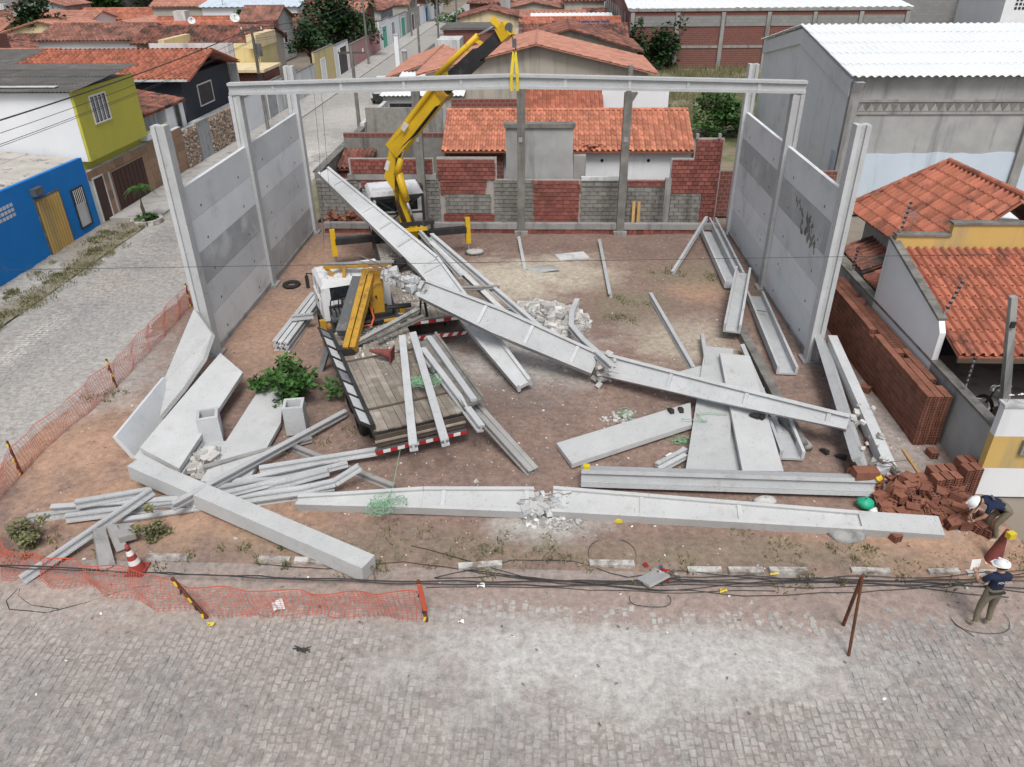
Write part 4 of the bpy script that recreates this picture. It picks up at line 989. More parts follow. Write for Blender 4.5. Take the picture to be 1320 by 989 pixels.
wpart(FT, 'hydraulic_hose', 'orange_hose', lambda q: q.tube([(-5.35, 22.07, 2.5), (-5.29, 21.91, 2.3), (-5.38, 21.75, 2.05), (-5.55, 21.58, 1.8), (-5.44, 21.55, 1.6), (-5.31, 21.28, 1.4), (-5.33, 20.98, 1.3), (-5.65, 20.96, 1.25), (-5.79, 21.14, 1.3)], .035, 6), True)
wpart(FT, 'prop_leg', 'grey_metal', lambda q: q.bar((-6.53, 20.21, 1), (-6.93, 20.28, 0.05), .2, .16))
for k in range(9):
    p = (rnd.uniform(-.9, .6), 6.2 + rnd.uniform(0, .7), 1.3); q_ = (p[0] + rnd.uniform(-.4, .4), 6.3 + rnd.uniform(0, .8), 1.3 + rnd.uniform(.0, .3))
    part(FT, 'hydraulic_line', 'rubber', lambda q: q.tube([p, (p[0] + .1, p[1] + .1, p[2] + rnd.uniform(.3, .9)), ((p[0] + q_[0]) / 2, p[1], p[2] + rnd.uniform(.4, 1.0)), q_], .022, 5))
for k in range(4):
    o_ = V((.05 * k - .08, -.26, .02 * k))
    wpart(RT, 'hydraulic_line', 'rubber', lambda q: q.tube([V(c0) + o_, lerp(c0, c1, .6) + o_ + V((-.12, -.03, 0)), V(c1) + o_ + V((.1, -.05, .1)), V(c2) + o_ + V((.05, 0, -.15)), lerp(c2, c3, .4) + o_ + V((0, 0, -.36)), lerp(c2, c3, .9) + o_ + V((0, 0, -.38))], .022, 5))
cd_ = part(FT, 'cab_debris', 'chunk', lambda q: [q.chunk((rnd.uniform(-.9, 1.0), 7.3 + rnd.uniform(0, 1.3), 2.28), rnd.uniform(.03, .11)) for _ in range(40)])
cd_['kind'] = 'stuff'
# debris on the beds
b = MB(); 
def bed_pt(T, x, y, z): return WM[T.name] @ V((x, y, z))
for i in range(260):
    x, y = rnd.uniform(-1.0, 1.1), 6.0 - abs(rnd.gauss(0, 1.1))
    if y > .2: b.chunk(bed_pt(FT, x, y, 1.09), rnd.uniform(.015, .07))
for i in range(420): b.chunk(bed_pt(RT, rnd.uniform(-1.1, 1.1), rnd.uniform(.3, 6.5), 1.14), rnd.uniform(.015, .08))
tag(b.build('bed_debris', 'chunk', kind='stuff'), 'concrete crumbs lying on the two truck beds', 'rubble')
# wide channel on the right side of the wooden bed
a, e = (-3.35, 19.7, 1.48), (-1.7, 16.39, 1.28)
t = thing('channel_beam', 'wide dark-edged concrete channel on the right side of the wooden truck bed', 'beam', e)
rafter(t, [a, e], perp(a, e, .35), [.62, .62], fl=.2, web=.08, ft=.07, mt='concrete_old')
b = MB(); b.bar(lerp(a, e, .02) + V((0, 0, .09)), lerp(a, e, .99) + V((0, 0, .09)), .17, .08); b.build('inner_rib', 'concrete', t)
# a rag bag, drum and black stand between the trucks
b = MB(); b.cyl((-5.41, 25.58, 1.5), (-5.12, 25.9, 1.5), .22, .2, 12); tag(b.build('black_drum', 'rubber'), 'black drum lying under the rafter on the rear truck', 'drum')
b = MB(); b.bar((-3.85, 21.87, 1.9), (-3.94, 21.85, 1.2), .06, .06); b.bar((-3.77, 21.88, 1.9), (-3.71, 21.96, 1.15), .06, .06); b.bar((-3.97, 21.89, 1.92), (-3.66, 21.83, 1.92), .12, .08)
tag(b.build('support_trestle', 'black_metal'), 'small black trestle on the rear truck bed under the snapped rafter', 'trestle')

# ================================================================ neighbouring plots
def brickmat(key, c1, c2, mortar, bw, bh):
    """masonry too far away to pick the bricks apart"""
    m = mat(key, c1, c2, 2.0, bump=.2)
    N, L = m.node_tree.nodes, m.node_tree.links
    geo = N.new('ShaderNodeNewGeometry'); sp = N.new('ShaderNodeSeparateXYZ'); L.new(geo.outputs['Position'], sp.inputs[0])
    ad = N.new('ShaderNodeMath'); ad.operation = 'ADD'; L.new(sp.outputs[0], ad.inputs[0]); L.new(sp.outputs[1], ad.inputs[1])
    cb = N.new('ShaderNodeCombineXYZ'); L.new(ad.outputs[0], cb.inputs[0]); L.new(sp.outputs[2], cb.inputs[1])
    br = N.new('ShaderNodeTexBrick'); L.new(cb.outputs[0], br.inputs['Vector'])
    br.inputs['Scale'].default_value = 1.0; br.inputs['Brick Width'].default_value = bw; br.inputs['Row Height'].default_value = bh
    br.inputs['Mortar Size'].default_value = .018; br.inputs['Color1'].default_value = (*c1, 1); br.inputs['Color2'].default_value = (*c2, 1); br.inputs['Mortar'].default_value = (*mortar, 1)
    src = m.node_tree.nodes['Principled BSDF'].inputs['Base Color'].links[0].from_socket
    mx = N.new('ShaderNodeMix'); mx.data_type = 'RGBA'; mx.inputs[0].default_value = .75
    L.new(src, mx.inputs[6]); L.new(br.outputs['Color'], mx.inputs[7]); L.new(mx.outputs[2], N['Principled BSDF'].inputs['Base Color'])
    M[key] = m
brickmat('brick_far', (.20, .065, .05), (.14, .05, .042), (.22, .18, .16), .3, .2)
brickmat('block_far', (.27, .27, .265), (.22, .22, .215), (.17, .17, .17), .6, .3)

TP = [(0, -.01), (.14, .062), (.30, .085), (.46, .062), (.60, -.01), (.80, -.028)]
def tile_proto(w, l, mt):
    b = MB(); b.add([(s * w, 0, h + .035) for s, h in TP + [(1.0, -.01)]] + [(s * w, l * 1.06, h) for s, h in TP + [(1.0, -.01)]],
                    [(i, i + 1, i + 8, i + 7) for i in range(6)], 0, 0.0)
    o = b.build('roof_tile', mt, None); COL.objects.unlink(o)
    for v in o.data.vertices: v.co += o.location
    return o.data
def tile_roof(t, o_, u, v, nu, nv, mt, parts=0, name='roof_slope', skip=(), clip=None):
    """barrel tiles on the slope from eave corner o_, u along the eave, v up the slope; the first 'parts' tiles nearest the eave are objects of their own"""
    o_, u, v = V(o_), V(u), V(v); n = u.cross(v).normalized()
    if n.z < 0: n = -n
    w, l = u.length / nu, v.length / nv; ud, vd = u.normalized(), v.normalized()
    if u.cross(v).z < 0: pass
    b = MB(); b.hexa([o_ - n * .10, o_ + u - n * .10, o_ + u + v - n * .10, o_ + v - n * .10, o_ - n * .04, o_ + u - n * .04, o_ + u + v - n * .04, o_ + v - n * .04])
    if clip:
        b = MB(); b.slab([p - n * .04 for p in clip[1]], n * -.06)
    base = b.build(name, mt, t)
    data = tile_proto(w, l, mt) if parts else None
    st_ = MB(); cnt = 0; k = 0
    for j in range(nv):
        for i in range(nu):
            if (i, j) in skip: continue
            if clip and not clip[0](o_ + u * ((i + .5) / nu) + v * ((j + .5) / nv)): continue
            p = o_ + u * (i / nu) + v * (j / nv)
            jit = rnd.uniform(-.012, .012)
            if cnt < parts:
                m4 = Matrix(((ud.x, vd.x, n.x, p.x), (ud.y, vd.y, n.y, p.y), (ud.z, vd.z, n.z, p.z), (0, 0, 0, 1))) @ Matrix.Rotation(jit, 4, 'Z')
                q = bpy.data.objects.new('roof_tile', data); COL.objects.link(q); q.parent = base
                q.matrix_basis = WM[t.name].inverted() @ m4
                cnt += 1
            else:
                uu = ud * math.cos(jit) + vd * math.sin(jit)
                vs = [p + uu * (s * w) + n * (h + .035) for s, h in TP + [(1.0, -.01)]] + [p + uu * (s * w) + vd * (l * 1.06) + n * h for s, h in TP + [(1.0, -.01)]]
                st_.add(vs, [(a, a + 1, a + 8, a + 7) for a in range(6)]); k += 1
    if k: st_.build('roof_tiles', mt, base, kind='stuff')
    return base
def corrugated(t, o_, u, v, pitch, amp, mt, name='roof_sheet', segs=6, rows=1):
    o_, u, v = V(o_), V(u), V(v); n = u.cross(v).normalized(); n = n if n.z > 0 else -n
    N_ = max(2, int(u.length / pitch)) * segs
    b = MB()
    for r in range(rows):
        lift = .02 if rows > 1 else 0
        vs = []
        for i in range(N_ + 1):
            h = amp * math.sin(2 * math.pi * i / segs)
            p = o_ + u * (i / N_)
            vs += [p + v * (r / rows) + n * (h + lift), p + v * min(1, (r + 1.04) / rows) + n * h]
        b.add(vs, [(2 * i, 2 * i + 2, 2 * i + 3, 2 * i + 1) for i in range(N_)])
    return b.build(name, mt, t, smooth=False)
def opening(t, face, c, w, h, mt='brown_door', fm='plaster_white', name='window', bars=0):
    """window or door on a wall; face 'x+','x-','y-' gives the outward direction; c is the centre on the wall"""
    c = V(c); d = {'x+': V((1, 0, 0)), 'x-': V((-1, 0, 0)), 'y-': V((0, -1, 0))}[face]; s_ = V((0, 0, 1)).cross(d)
    f = MB(); e = .07
    for a, b_ in (((-w / 2 - e, -h / 2 - e), (w / 2 + e, -h / 2)), ((-w / 2 - e, h / 2), (w / 2 + e, h / 2 + e)), ((-w / 2 - e, -h / 2), (-w / 2, h / 2)), ((w / 2, -h / 2), (w / 2 + e, h / 2))):
        p = [c + s_ * a[0] + V((0, 0, a[1])), c + s_ * b_[0] + V((0, 0, a[1])), c + s_ * b_[0] + V((0, 0, b_[1])), c + s_ * a[0] + V((0, 0, b_[1]))]
        f.slab(p, d * .05)
    fo = f.build(name, fm, t)
    b = MB(); b.slab([c + s_ * x + V((0, 0, z)) for x, z in ((-w / 2, -h / 2), (w / 2, -h / 2), (w / 2, h / 2), (-w / 2, h / 2))], d * .022)
    b.build('pane' if name == 'window' else 'leaf', mt, fo)
    for k in range(bars):
        x = -w / 2 + w * (k + 1) / (bars + 1)
        b = MB(); b.slab([c + d * .022 + s_ * (x + a) + V((0, 0, z)) for a, z in ((-.03, -h / 2), (.03, -h / 2), (.03, h / 2), (-.03, h / 2))], d * .02); b.build('mullion', fm, fo)
    return fo
def boxwall(t, x0, x1, y0, y1, z0, z1, mt, name='wall'):
    b = MB(); b.b2(x0, x1, y0, y1, z0, z1); return b.build(name, mt, t)

# ---------------------------------------------------------------- rear boundary wall: patched brick and block courses
YB = 34.9
bw = thing('boundary_wall', 'patched red brick and grey block wall behind the rear columns', 'wall', (-1, YB, 0))
boxwall(bw, -10.75, 8.2, YB + .09, YB + .2, -.1, 2.12, 'mortar', 'wall_core')
boxwall(bw, -4.95, -2.15, YB + .09, YB + .2, 2.13, 3.15, 'mortar', 'wall_core')
boxwall(bw, -9.1, -5.1, YB + .09, YB + .2, 2.13, 3.1, 'mortar', 'wall_core')
boxwall(bw, 5.9, 8.2, YB + .09, YB + .2, 2.13, 3.1, 'mortar', 'wall_core')
boxwall(bw, 6.9, 8.2, YB + .095, YB + .2, 3.11, 4.0, 'mortar', 'wall_core')
bprot = {}
nparts = [0]
def courses(x0, x1, z0, z1, kind, stuffed=False, ragged=0.0):
    bwid, bh = (.285, .185) if kind == 'brick' else (.39, .19)
    st_ = MB(); z = z0; r = 0
    while z < z1 - .06:
        h = min(bh, z1 - z); x = x0 - rnd.uniform(0, ragged) + (0 if r % 2 else -bwid * .5); xe = x1 + rnd.uniform(0, ragged)
        while x < xe - .04:
            a, c = max(x, x0 - ragged), min(x + bwid, xe)
            if c - a > .05:
                dep = rnd.uniform(-.012, .012)
                if stuffed or nparts[0] >= 300:
                    st_.b2(a + .010, c - .010, YB + dep, YB + .1, z + .011, z + h - .011)
                else:
                    key = (kind, round(c - a, 2), round(h, 2))
                    if key not in bprot:
                        q = MB(); q.b2(-(c - a) / 2 + .010, (c - a) / 2 - .010, 0, .1, .011, h - .011); q = q.build(kind, 'brick' if kind == 'brick' else 'block_grey', bw, local=True); bprot[key] = q.data
                        COL.objects.unlink(q); bpy.data.objects.remove(q)
                    o = bpy.data.objects.new(kind, bprot[key]); COL.objects.link(o); o.parent = bw
                    o.matrix_basis = WM[bw.name].inverted() @ Matrix.Translation(((a + c) / 2, YB + dep, z)); nparts[0] += 1
            x += bwid
        z += bh; r += 1
    if st_.v: st_.build('brick_courses' if kind == 'brick' else 'block_courses', 'brick' if kind == 'brick' else 'block_grey', bw, kind='stuff')
courses(-.35, 1.7, .05, 2.12, 'brick', ragged=.12)
courses(5.95, 8.15, 1.5, 3.05, 'brick')
courses(7.45, 8.15, .05, 1.5, 'brick')
courses(-4.75, -2.7, 1.45, 2.12, 'brick', ragged=.1)
courses(-4.75, -2.3, .05, .5, 'brick')
courses(-4.95, -2.2, 2.14, 3.12, 'brick', stuffed=True)
courses(-9.0, -5.15, 2.4, 3.08, 'brick', stuffed=True)
courses(-8.6, -6.6, 1.75, 2.12, 'brick', stuffed=True)
courses(6.95, 8.15, 3.07, 3.95, 'brick', stuffed=True)
courses(3.95, 5.75, 1.82, 2.10, 'brick', stuffed=True)
for a in ((-10.7, -4.9, .05, 1.74), (-10.7, -8.75, 1.75, 2.1), (-6.5, -4.9, 1.75, 2.1), (-4.6, -2.45, .51, 1.44), (-2.25, -.42, .05, 2.12), (1.85, 5.75, .05, 1.8), (1.85, 3.9, 1.82, 2.08), (6.05, 7.4, .05, 1.48)):
    courses(*a, 'block', stuffed=True, ragged=.05)
boxwall(bw, -9.2, -5.0, YB - .03, YB + .22, 2.13, 2.38, 'concrete_grey', 'bond_beam')
boxwall(bw, 1.8, 3.6, YB - .03, YB + .21, 2.10, 2.26, 'plaster_dirty_white', 'coping')
boxwall(bw, 5.70, 5.98, YB - .06, YB + .21, -.05, 2.2, 'concrete_grey', 'pillar')
for x in (6.9, 7.9): boxwall(bw, x, x + .12, YB - .02, YB + .2, 3.98, 4.2, 'concrete_grey', 'post_stub')
# plastered tank wall on top of it
t = thing('plaster_wall', 'grey cement-plastered wall block between the two tiled roof parts', 'wall', (-.15, 35.3, 0))
boxwall(t, -1.72, 1.38, 35.25, 35.6, 2.0, 4.42, 'plaster_grey')
boxwall(t, -1.80, 1.46, 35.15, 35.7, 4.42, 4.60, 'concrete_old', 'coping')
boxwall(t, 1.42, 2.0, 35.2, 35.65, 2.0, 3.15, 'concrete_grey', 'pillar')
# street-side boundary wall of the rear plot
t = thing('boundary_wall', 'long dark grey wall running back along the street from the rear corner', 'wall', (-10.75, 40, 0))
boxwall(t, -10.85, -10.6, 35.2, 45.5, 0, 2.38, 'block_grey'); boxwall(t, -10.92, -10.53, 35.2, 45.5, 2.38, 2.46, 'concrete_old', 'coping')
t = thing('yard_wall', 'brick and block cross wall in the yard behind the crane', 'wall', (-7, 40, 0))
boxwall(t, -10.5, -5.2, 40.0, 40.2, 0, 3.0, 'block_grey'); boxwall(t, -10.5, -5.2, 39.98, 40.22, 3.0, 3.2, 'brick_far', 'brick_band')
t = thing('lean_to', 'small lean-to with a short tiled roof in the yard corner', 'shed', (-9.6, 38, 0))
boxwall(t, -10.5, -8.9, 38.0, 39.9, 0, 1.9, 'brick_far'); tile_roof(t, (-10.5, 37.8, 1.9), (1.7, 0, 0), (0, 2.1, .5), 7, 5, 'tile_old')
t = thing('yard_wall', 'whitewashed wall with dark streaks beside the street behind the yard', 'wall', (-9, 47, 0))
boxwall(t, -10.9, -10.65, 45.6, 53, 0, 2.6, 'plaster_dirty_white'); boxwall(t, -10.6, -6.0, 46.0, 46.2, 0, 3.4, 'block_grey', 'cross_wall')
t = thing('garage', 'small garage with a white sheet roof behind the crane boom', 'garage', (-8, 55, 0))
boxwall(t, -11.0, -5.6, 53.5, 58, 0, 2.8, 'plaster_grey'); corrugated(t, (-11.2, 53.2, 2.9), (5.8, 0, 0), (0, 5.0, .5), .3, .03, 'sheet_white')
opening(t, 'y-', (-9.6, 53.5, 1.2), 1.8, 2.2, 'glass', 'black_metal', 'door', 5)

# house directly behind the wall
t = thing('tiled_house', 'low house with a bright orange tiled roof and white wall behind the patched wall', 'house', (1.2, 39, 0))
boxwall(t, 1.45, 7.3, 37.9, 38.1, 0, 2.9, 'plaster_white', 'front_wall'); boxwall(t, -4.9, -2.0, 37.9, 38.1, 0, 2.9, 'brick_far', 'front_wall')
boxwall(t, -4.9, 7.3, 38.15, 43.4, 0, 2.8, 'plaster_dirty_white')
tile_roof(t, (-5.05, 37.45, 2.84), (12.5, 0, 0), (0, 3.15, 1.36), 46, 8, 'tile_new', 0)
tile_roof(t, (7.45, 43.9, 2.84), (-12.5, 0, 0), (0, -3.2, 1.36), 46, 8, 'tile_new', 0)
b = MB()
for i in range(40): b.cyl((-5.05 + i * .3125, 40.62, 4.24), (-5.05 + i * .3125 + .3, 40.62, 4.24), .1, .085, 8)
b.build('ridge_tiles', 'tile_new', t, kind='stuff')
for x in (2.95, 4.15, 5.25):
    b = MB(); b.cyl((x, 37.895, 2.3), (x, 37.87, 2.3), .08, n=10); b.build('vent_hole', 'brick_hole', t)
for i in range(9): 
    b = MB(); b.box((1.65 + rnd.uniform(0, 1.5), 37.5 + rnd.uniform(0, .5), 3.02 + rnd.uniform(0, .1)), (.2, .4, .03), rnd.uniform(-1, 1)); b.build('loose_tile', 'tile', t)
t = thing('tiled_house', 'dark-spotted tiled roof house just behind the bright orange one', 'house', (0, 46, 0))
boxwall(t, -1.2, 3.4, 45.0, 50, 0, 3.2, 'plaster_dirty_white'); tile_roof(t, (-1.4, 44.6, 3.1), (4.9, 0, 0), (0, 4.6, 1.6), 19, 10, 'tile')
boxwall(t, 3.45, 7.4, 47.0, 50, 0, 4.3, 'plaster_white', 'white_annex')
t = thing('rear_brick_parapet', 'low brick parapet with a concrete coping left of the hanging sling', 'wall', (-3.5, 44.5, 0))
boxwall(t, -5.2, -1.5, 44.0, 44.2, 0, 4.2, 'brick_far'); boxwall(t, -5.3, -1.4, 43.95, 44.25, 3.55, 3.75, 'concrete_old', 'coping')
t = thing('side_yard_wall', 'dark block wall of the narrow yard right of the orange roof', 'wall', (8, 40, 0))
boxwall(t, 8.0, 8.2, 35.3, 52, 0, 2.4, 'block_grey'); boxwall(t, 7.45, 8.0, 41, 41.2, 0, 2.6, 'block_grey', 'cross_wall')
boxwall(t, 8.25, 14.0, 36.2, 36.4, 0, 2.2, 'brick_far', 'brick_wall')
def gable(label, x0, x1, y0, y1, h, rise, axis, wm, rm, tw=.3, tl=.5, ov=.35, ops=(), name='house', group=None):
    t = thing(name, label, 'house', ((x0 + x1) / 2, (y0 + y1) / 2, 0), group=group)
    b = MB(); b.b2(x0, x1, y0, y1, 0, h)
    xm, ym = (x0 + x1) / 2, (y0 + y1) / 2
    if axis == 'y': b.add([(x0, y0, h), (x1, y0, h), (xm, y0, h + rise), (x0, y1, h), (x1, y1, h), (xm, y1, h + rise)], [(0, 1, 2), (5, 4, 3), (0, 2, 5, 3), (1, 4, 5, 2)])
    else: b.add([(x0, y0, h), (x0, y1, h), (x0, ym, h + rise), (x1, y0, h), (x1, y1, h), (x1, ym, h + rise)], [(0, 1, 2), (5, 4, 3), (0, 2, 5, 3), (1, 4, 5, 2)])
    b.build('wall', wm, t)
    z = .06
    if axis == 'y':
        hw = (x1 - x0) / 2; k = rise / hw; L_ = (y1 - y0) + 2 * ov; nl = max(3, int(L_ / tw)); nv = max(3, int(math.hypot(hw + ov, rise) / tl))
        tile_roof(t, (x0 - ov, y1 + ov, h - ov * k + z), (0, -L_, 0), (hw + ov, 0, rise + ov * k), nl, nv, rm)
        tile_roof(t, (x1 + ov, y0 - ov, h - ov * k + z), (0, L_, 0), (-hw - ov, 0, rise + ov * k), nl, nv, rm)
        b = MB(); b.cyl((xm, y0 - ov, h + rise + z + .03), (xm, y1 + ov, h + rise + z + .03), .1, n=8); b.build('ridge', rm, t)
    else:
        hw = (y1 - y0) / 2; k = rise / hw; L_ = (x1 - x0) + 2 * ov; nl = max(3, int(L_ / tw)); nv = max(3, int(math.hypot(hw + ov, rise) / tl))
        tile_roof(t, (x0 - ov, y0 - ov, h - ov * k + z), (L_, 0, 0), (0, hw + ov, rise + ov * k), nl, nv, rm)
        tile_roof(t, (x1 + ov, y1 + ov, h - ov * k + z), (-L_, 0, 0), (0, -hw - ov, rise + ov * k), nl, nv, rm)
        b = MB(); b.cyl((x0 - ov, ym, h + rise + z + .03), (x1 + ov, ym, h + rise + z + .03), .1, n=8); b.build('ridge', rm, t)
    for o_ in ops: opening(t, *o_[:4], **(o_[4] if len(o_) > 4 else {}))
    last_thing[0] = t
    return t
last_thing = [None]
gable('broad house with a salmon tiled gable roof behind the hanging rafter', -8.2, 7.1, 55, 63, 4.15, 1.75, 'y', 'paint_beige', 'tile_rose', ov=.6)
gable('house with a mossy dark tiled gable roof behind the salmon roof', -3.5, 7.6, 67, 75, 4.2, 1.6, 'y', 'paint_beige', 'tile_old', .35, .5, ov=.5)
gable('low house with a dark-spotted tiled roof right behind the mossy gable', -2.2, 7.8, 78, 85, 3.4, 1.5, 'x', 'paint_beige', 'tile_old', .35, .5)
t = gable('house carrying a row of solar panels on its roof', -2, 8, 88, 95, 3.4, 1.4, 'x', 'plaster_white', 'tile', .4, .6)
for i in range(6):
    b = MB(); x = 0.8 + i * 1.05
    o_, u, v = V((x, 88.2, 3.62)), V((1.0, 0, 0)), V((0, 2.0, .8)); n = u.cross(v).normalized()
    b.slab([o_ + n * .2, o_ + u + n * .2, o_ + u + v + n * .2, o_ + v + n * .2], n * -.05); p_ = b.build('solar_panel', 'panel_blue', t)
    for a in (0, 1): 
        b = MB(); b.bar(o_ + u * a + n * .21, o_ + u * a + v + n * .21, .05, .05); b.build('panel_frame', 'chrome', p_)
t = thing('white_shed', 'long white sheet roof shed behind the solar panel house', 'shed', (3, 102, 0))
boxwall(t, -1.5, 8.2, 99, 106, 0, 3.6, 'brick_far'); corrugated(t, (-1.8, 98.6, 3.8), (10.3, 0, 0), (0, 7.8, .5), .6, .04, 'sheet_white')
gable('low house with a plain salmon roof left of the crane boom', -12.0, -6.5, 62, 74, 2.9, .9, 'y', 'plaster_dirty_white', 'tile_rose', .35, .5)
t = thing('white_awning', 'white sheet canopy in front of the salmon roof house', 'canopy', (-8, 60, 0))
corrugated(t, (-11, 58.6, 3.0), (5.5, 0, 0), (0, 3.0, .3), .3, .03, 'sheet_white')
for x in (-10.9, -5.7): boxwall(t, x, x + .1, 58.7, 58.8, 0, 2.98, 'grey_metal', 'post')
t = thing('brick_house', 'small brick house with a dark flat roof beyond the boom tip', 'house', (-9, 99, 0))
boxwall(t, -12, -5.5, 97, 104, 0, 3.2, 'brick_far'); boxwall(t, -12.3, -5.2, 96.7, 104.3, 3.2, 3.45, 'fibre_grey', 'flat_roof'); boxwall(t, -12.2, -9.6, 92, 96.6, 0, 2.6, 'plaster_dirty_white', 'yard_wall')

# ---------------------------------------------------------------- right: grey warehouse with white roof
t = thing('warehouse', 'large grey precast warehouse with a white corrugated roof at the upper right', 'warehouse', (20, 42, 0))
wx, wy = 14.35, 37.5
boxwall(t, wx, 46, wy, wy + .25, 0, 6.2, 'plaster_grey', 'side_wall')
b = MB(); b.slab([(wx, wy + .25, 0), (wx, wy + .25, 6.2), (wx, wy + 8.5, 7.55), (wx, wy + 16, 6.2), (wx, wy + 16, 0)], (.25, 0, 0)); b.build('gable_wall', 'concrete_panel', t)
for k in range(1, 4):
    b = MB(); b.b2(wx - .012, wx - .002, wy + k * 2.1, wy + k * 2.1 + .04, 0, 6.3); b.build('panel_joint', 'concrete_panel', t)
b = MB(); b.hexa([(wx - .12, wy, 5.35), (wx - .003, wy, 5.35), (wx - .003, wy + 8.5, 6.75), (wx - .12, wy + 8.5, 6.75), (wx - .12, wy, 6.1), (wx - .003, wy, 6.1), (wx - .003, wy + 8.5, 7.5), (wx - .12, wy + 8.5, 7.5)]); b.build('gable_rafter', 'concrete_panel', t)
b = MB(); b.hexa([(wx - .12, wy + 8.5, 6.75), (wx - .003, wy + 8.5, 6.75), (wx - .003, wy + 16, 5.4), (wx - .12, wy + 16, 5.4), (wx - .12, wy + 8.5, 7.5), (wx - .003, wy + 8.5, 7.5), (wx - .003, wy + 16, 6.1), (wx - .12, wy + 16, 6.1)]); b.build('gable_rafter', 'concrete_panel', t)
corrugated(t, (wx - .25, wy - .5, 6.28), (32, 0, 0), (0, 9.0, 1.45), .36, .05, 'sheet_white', rows=5)
corrugated(t, (wx - .25, wy + 16.4, 6.2), (32, 0, 0), (0, -7.9, 1.5), .36, .05, 'sheet_white', rows=4)
for x in (wx + .15, wx + 8.6, wx + 17):
    b = MB(); b.b2(x - .22, x + .22, wy - .22, wy - .003, 0, 6.0); b.build('pilaster', 'concrete_grey', t)
    b = MB(); b.hexa([(x - .2, wy - .23, 5.6), (x + .2, wy - .23, 5.6), (x + .2, wy - .004, 5.3), (x - .2, wy - .004, 5.3), (x - .2, wy - .6, 6.05), (x + .2, wy - .6, 6.05), (x + .2, wy - .004, 6.05), (x - .2, wy - .004, 6.05)]); b.build('corbel', 'concrete', t)
b = MB(); b.b2(wx + .4, 46, wy - .06, wy - .002, 4.55, 4.68); b.b2(wx + .4, 46, wy - .06, wy - .002, 5.1, 5.22); vb = b.build('vent_frame', 'concrete_grey', t)
b = MB(); b.b2(wx + .4, 46, wy - .03, wy - .002, 4.68, 5.1); b.build('vent_backing', 'concrete_old', t)
for i in range(64):
    b = MB(); x = wx + .45 + i * .42
    b.slab([(x, wy - .055, 4.70), (x + .36, wy - .055, 4.70), (x + .18, wy - .055, 5.05)], (0, .02, 0)); b.build('vent_block', 'concrete_grey', t)
b = MB(); b.slab([(wx + .02, wy - .045, 0)] + [(wx + .02 + i * .45, wy - .045, 2.75 + .10 * fbm(i * .45, 0, .7)) for i in range(70)] + [(wx + .02 + 69 * .45, wy - .045, 0)], (0, .04, 0)); b.build('painted_base', 'sheet_bluish', t)
b = MB(); b.b2(wx - .03, wx - .004, wy + .0, wy + .9, 0, 2.75); b.build('painted_corner', 'sheet_bluish', t)

# ---------------------------------------------------------------- far brick warehouse, yard in front of it
t = thing('brick_warehouse', 'distant long brick warehouse with concrete posts and white roof', 'warehouse', (23, 90, 0))
boxwall(t, 9.0, 38, 88, 88.3, 0, 5.6, 'brick_far', 'front_wall'); boxwall(t, 9.0, 9.3, 88.3, 125, 0, 5.4, 'brick_far', 'side_wall')
for i in range(7):
    x = 9.3 + i * 4.75; boxwall(t, x - .2, x + .2, 87.8, 87.997, 0, 5.5, 'concrete_grey', 'post')
for i in range(9): boxwall(t, 8.8, 8.997, 92 + i * 3.6, 92.3 + i * 3.6, 0, 5.3, 'concrete_grey', 'post')
for i in range(6):
    x = 9.6 + i * 4.75; boxwall(t, x, x + 4.2, 87.92, 87.996, 4.15, 5.15, 'block_far', 'block_band'); boxwall(t, x, x + 4.2, 87.93, 87.997, 2.05, 2.3, 'concrete_grey', 'tie_beam')
boxwall(t, 8.9, 38.2, 87.85, 88.4, 5.6, 5.85, 'concrete_grey', 'eave_beam')
corrugated(t, (8.8, 88.2, 5.9), (29.6, 0, 0), (0, 20, 2.2), .8, .05, 'sheet_white'); 
b = MB(); b.add([(9.0, 88.3, 5.4), (9.0, 125, 5.4), (9.0, 107, 7.9)], [(0, 1, 2)]); b.build('gable', 'brick_far', t)
t = thing('block_wall', 'tall grey block wall far right beyond the brick warehouse', 'wall', (46, 96, 0))
boxwall(t, 38.6, 50, 100, 100.3, 0, 6.5, 'block_far'); boxwall(t, 38.6, 50, 92, 92.2, 0, 2.6, 'plaster_dirty_white', 'low_wall')
t = thing('white_building', 'white building with a perforated panel in the top right corner', 'building', (53, 92, 0))
boxwall(t, 48.5, 70, 90, 100, 0, 7.0, 'plaster_white'); opening(t, 'y-', (54.5, 90, 2.6), 4.0, 2.6, 'plaster_dirty_white', 'grey_metal', 'door')
for i in range(7):
    for j in range(3):
        b = MB(); b.b2(49.6 + i * .4, 49.85 + i * .4, 89.96, 89.998, 5.4 + j * .4, 5.65 + j * .4); b.build('vent_hole', 'black_metal', t)
b = MB()
b.add([(8.3, 36.5, .02), (38, 36.5, .02), (38, 87.7, .02), (8.3, 87.7, .02)], [(0, 1, 2, 3)], 0, .5); struct(b.build('dry_yard', 'dry_ground'))

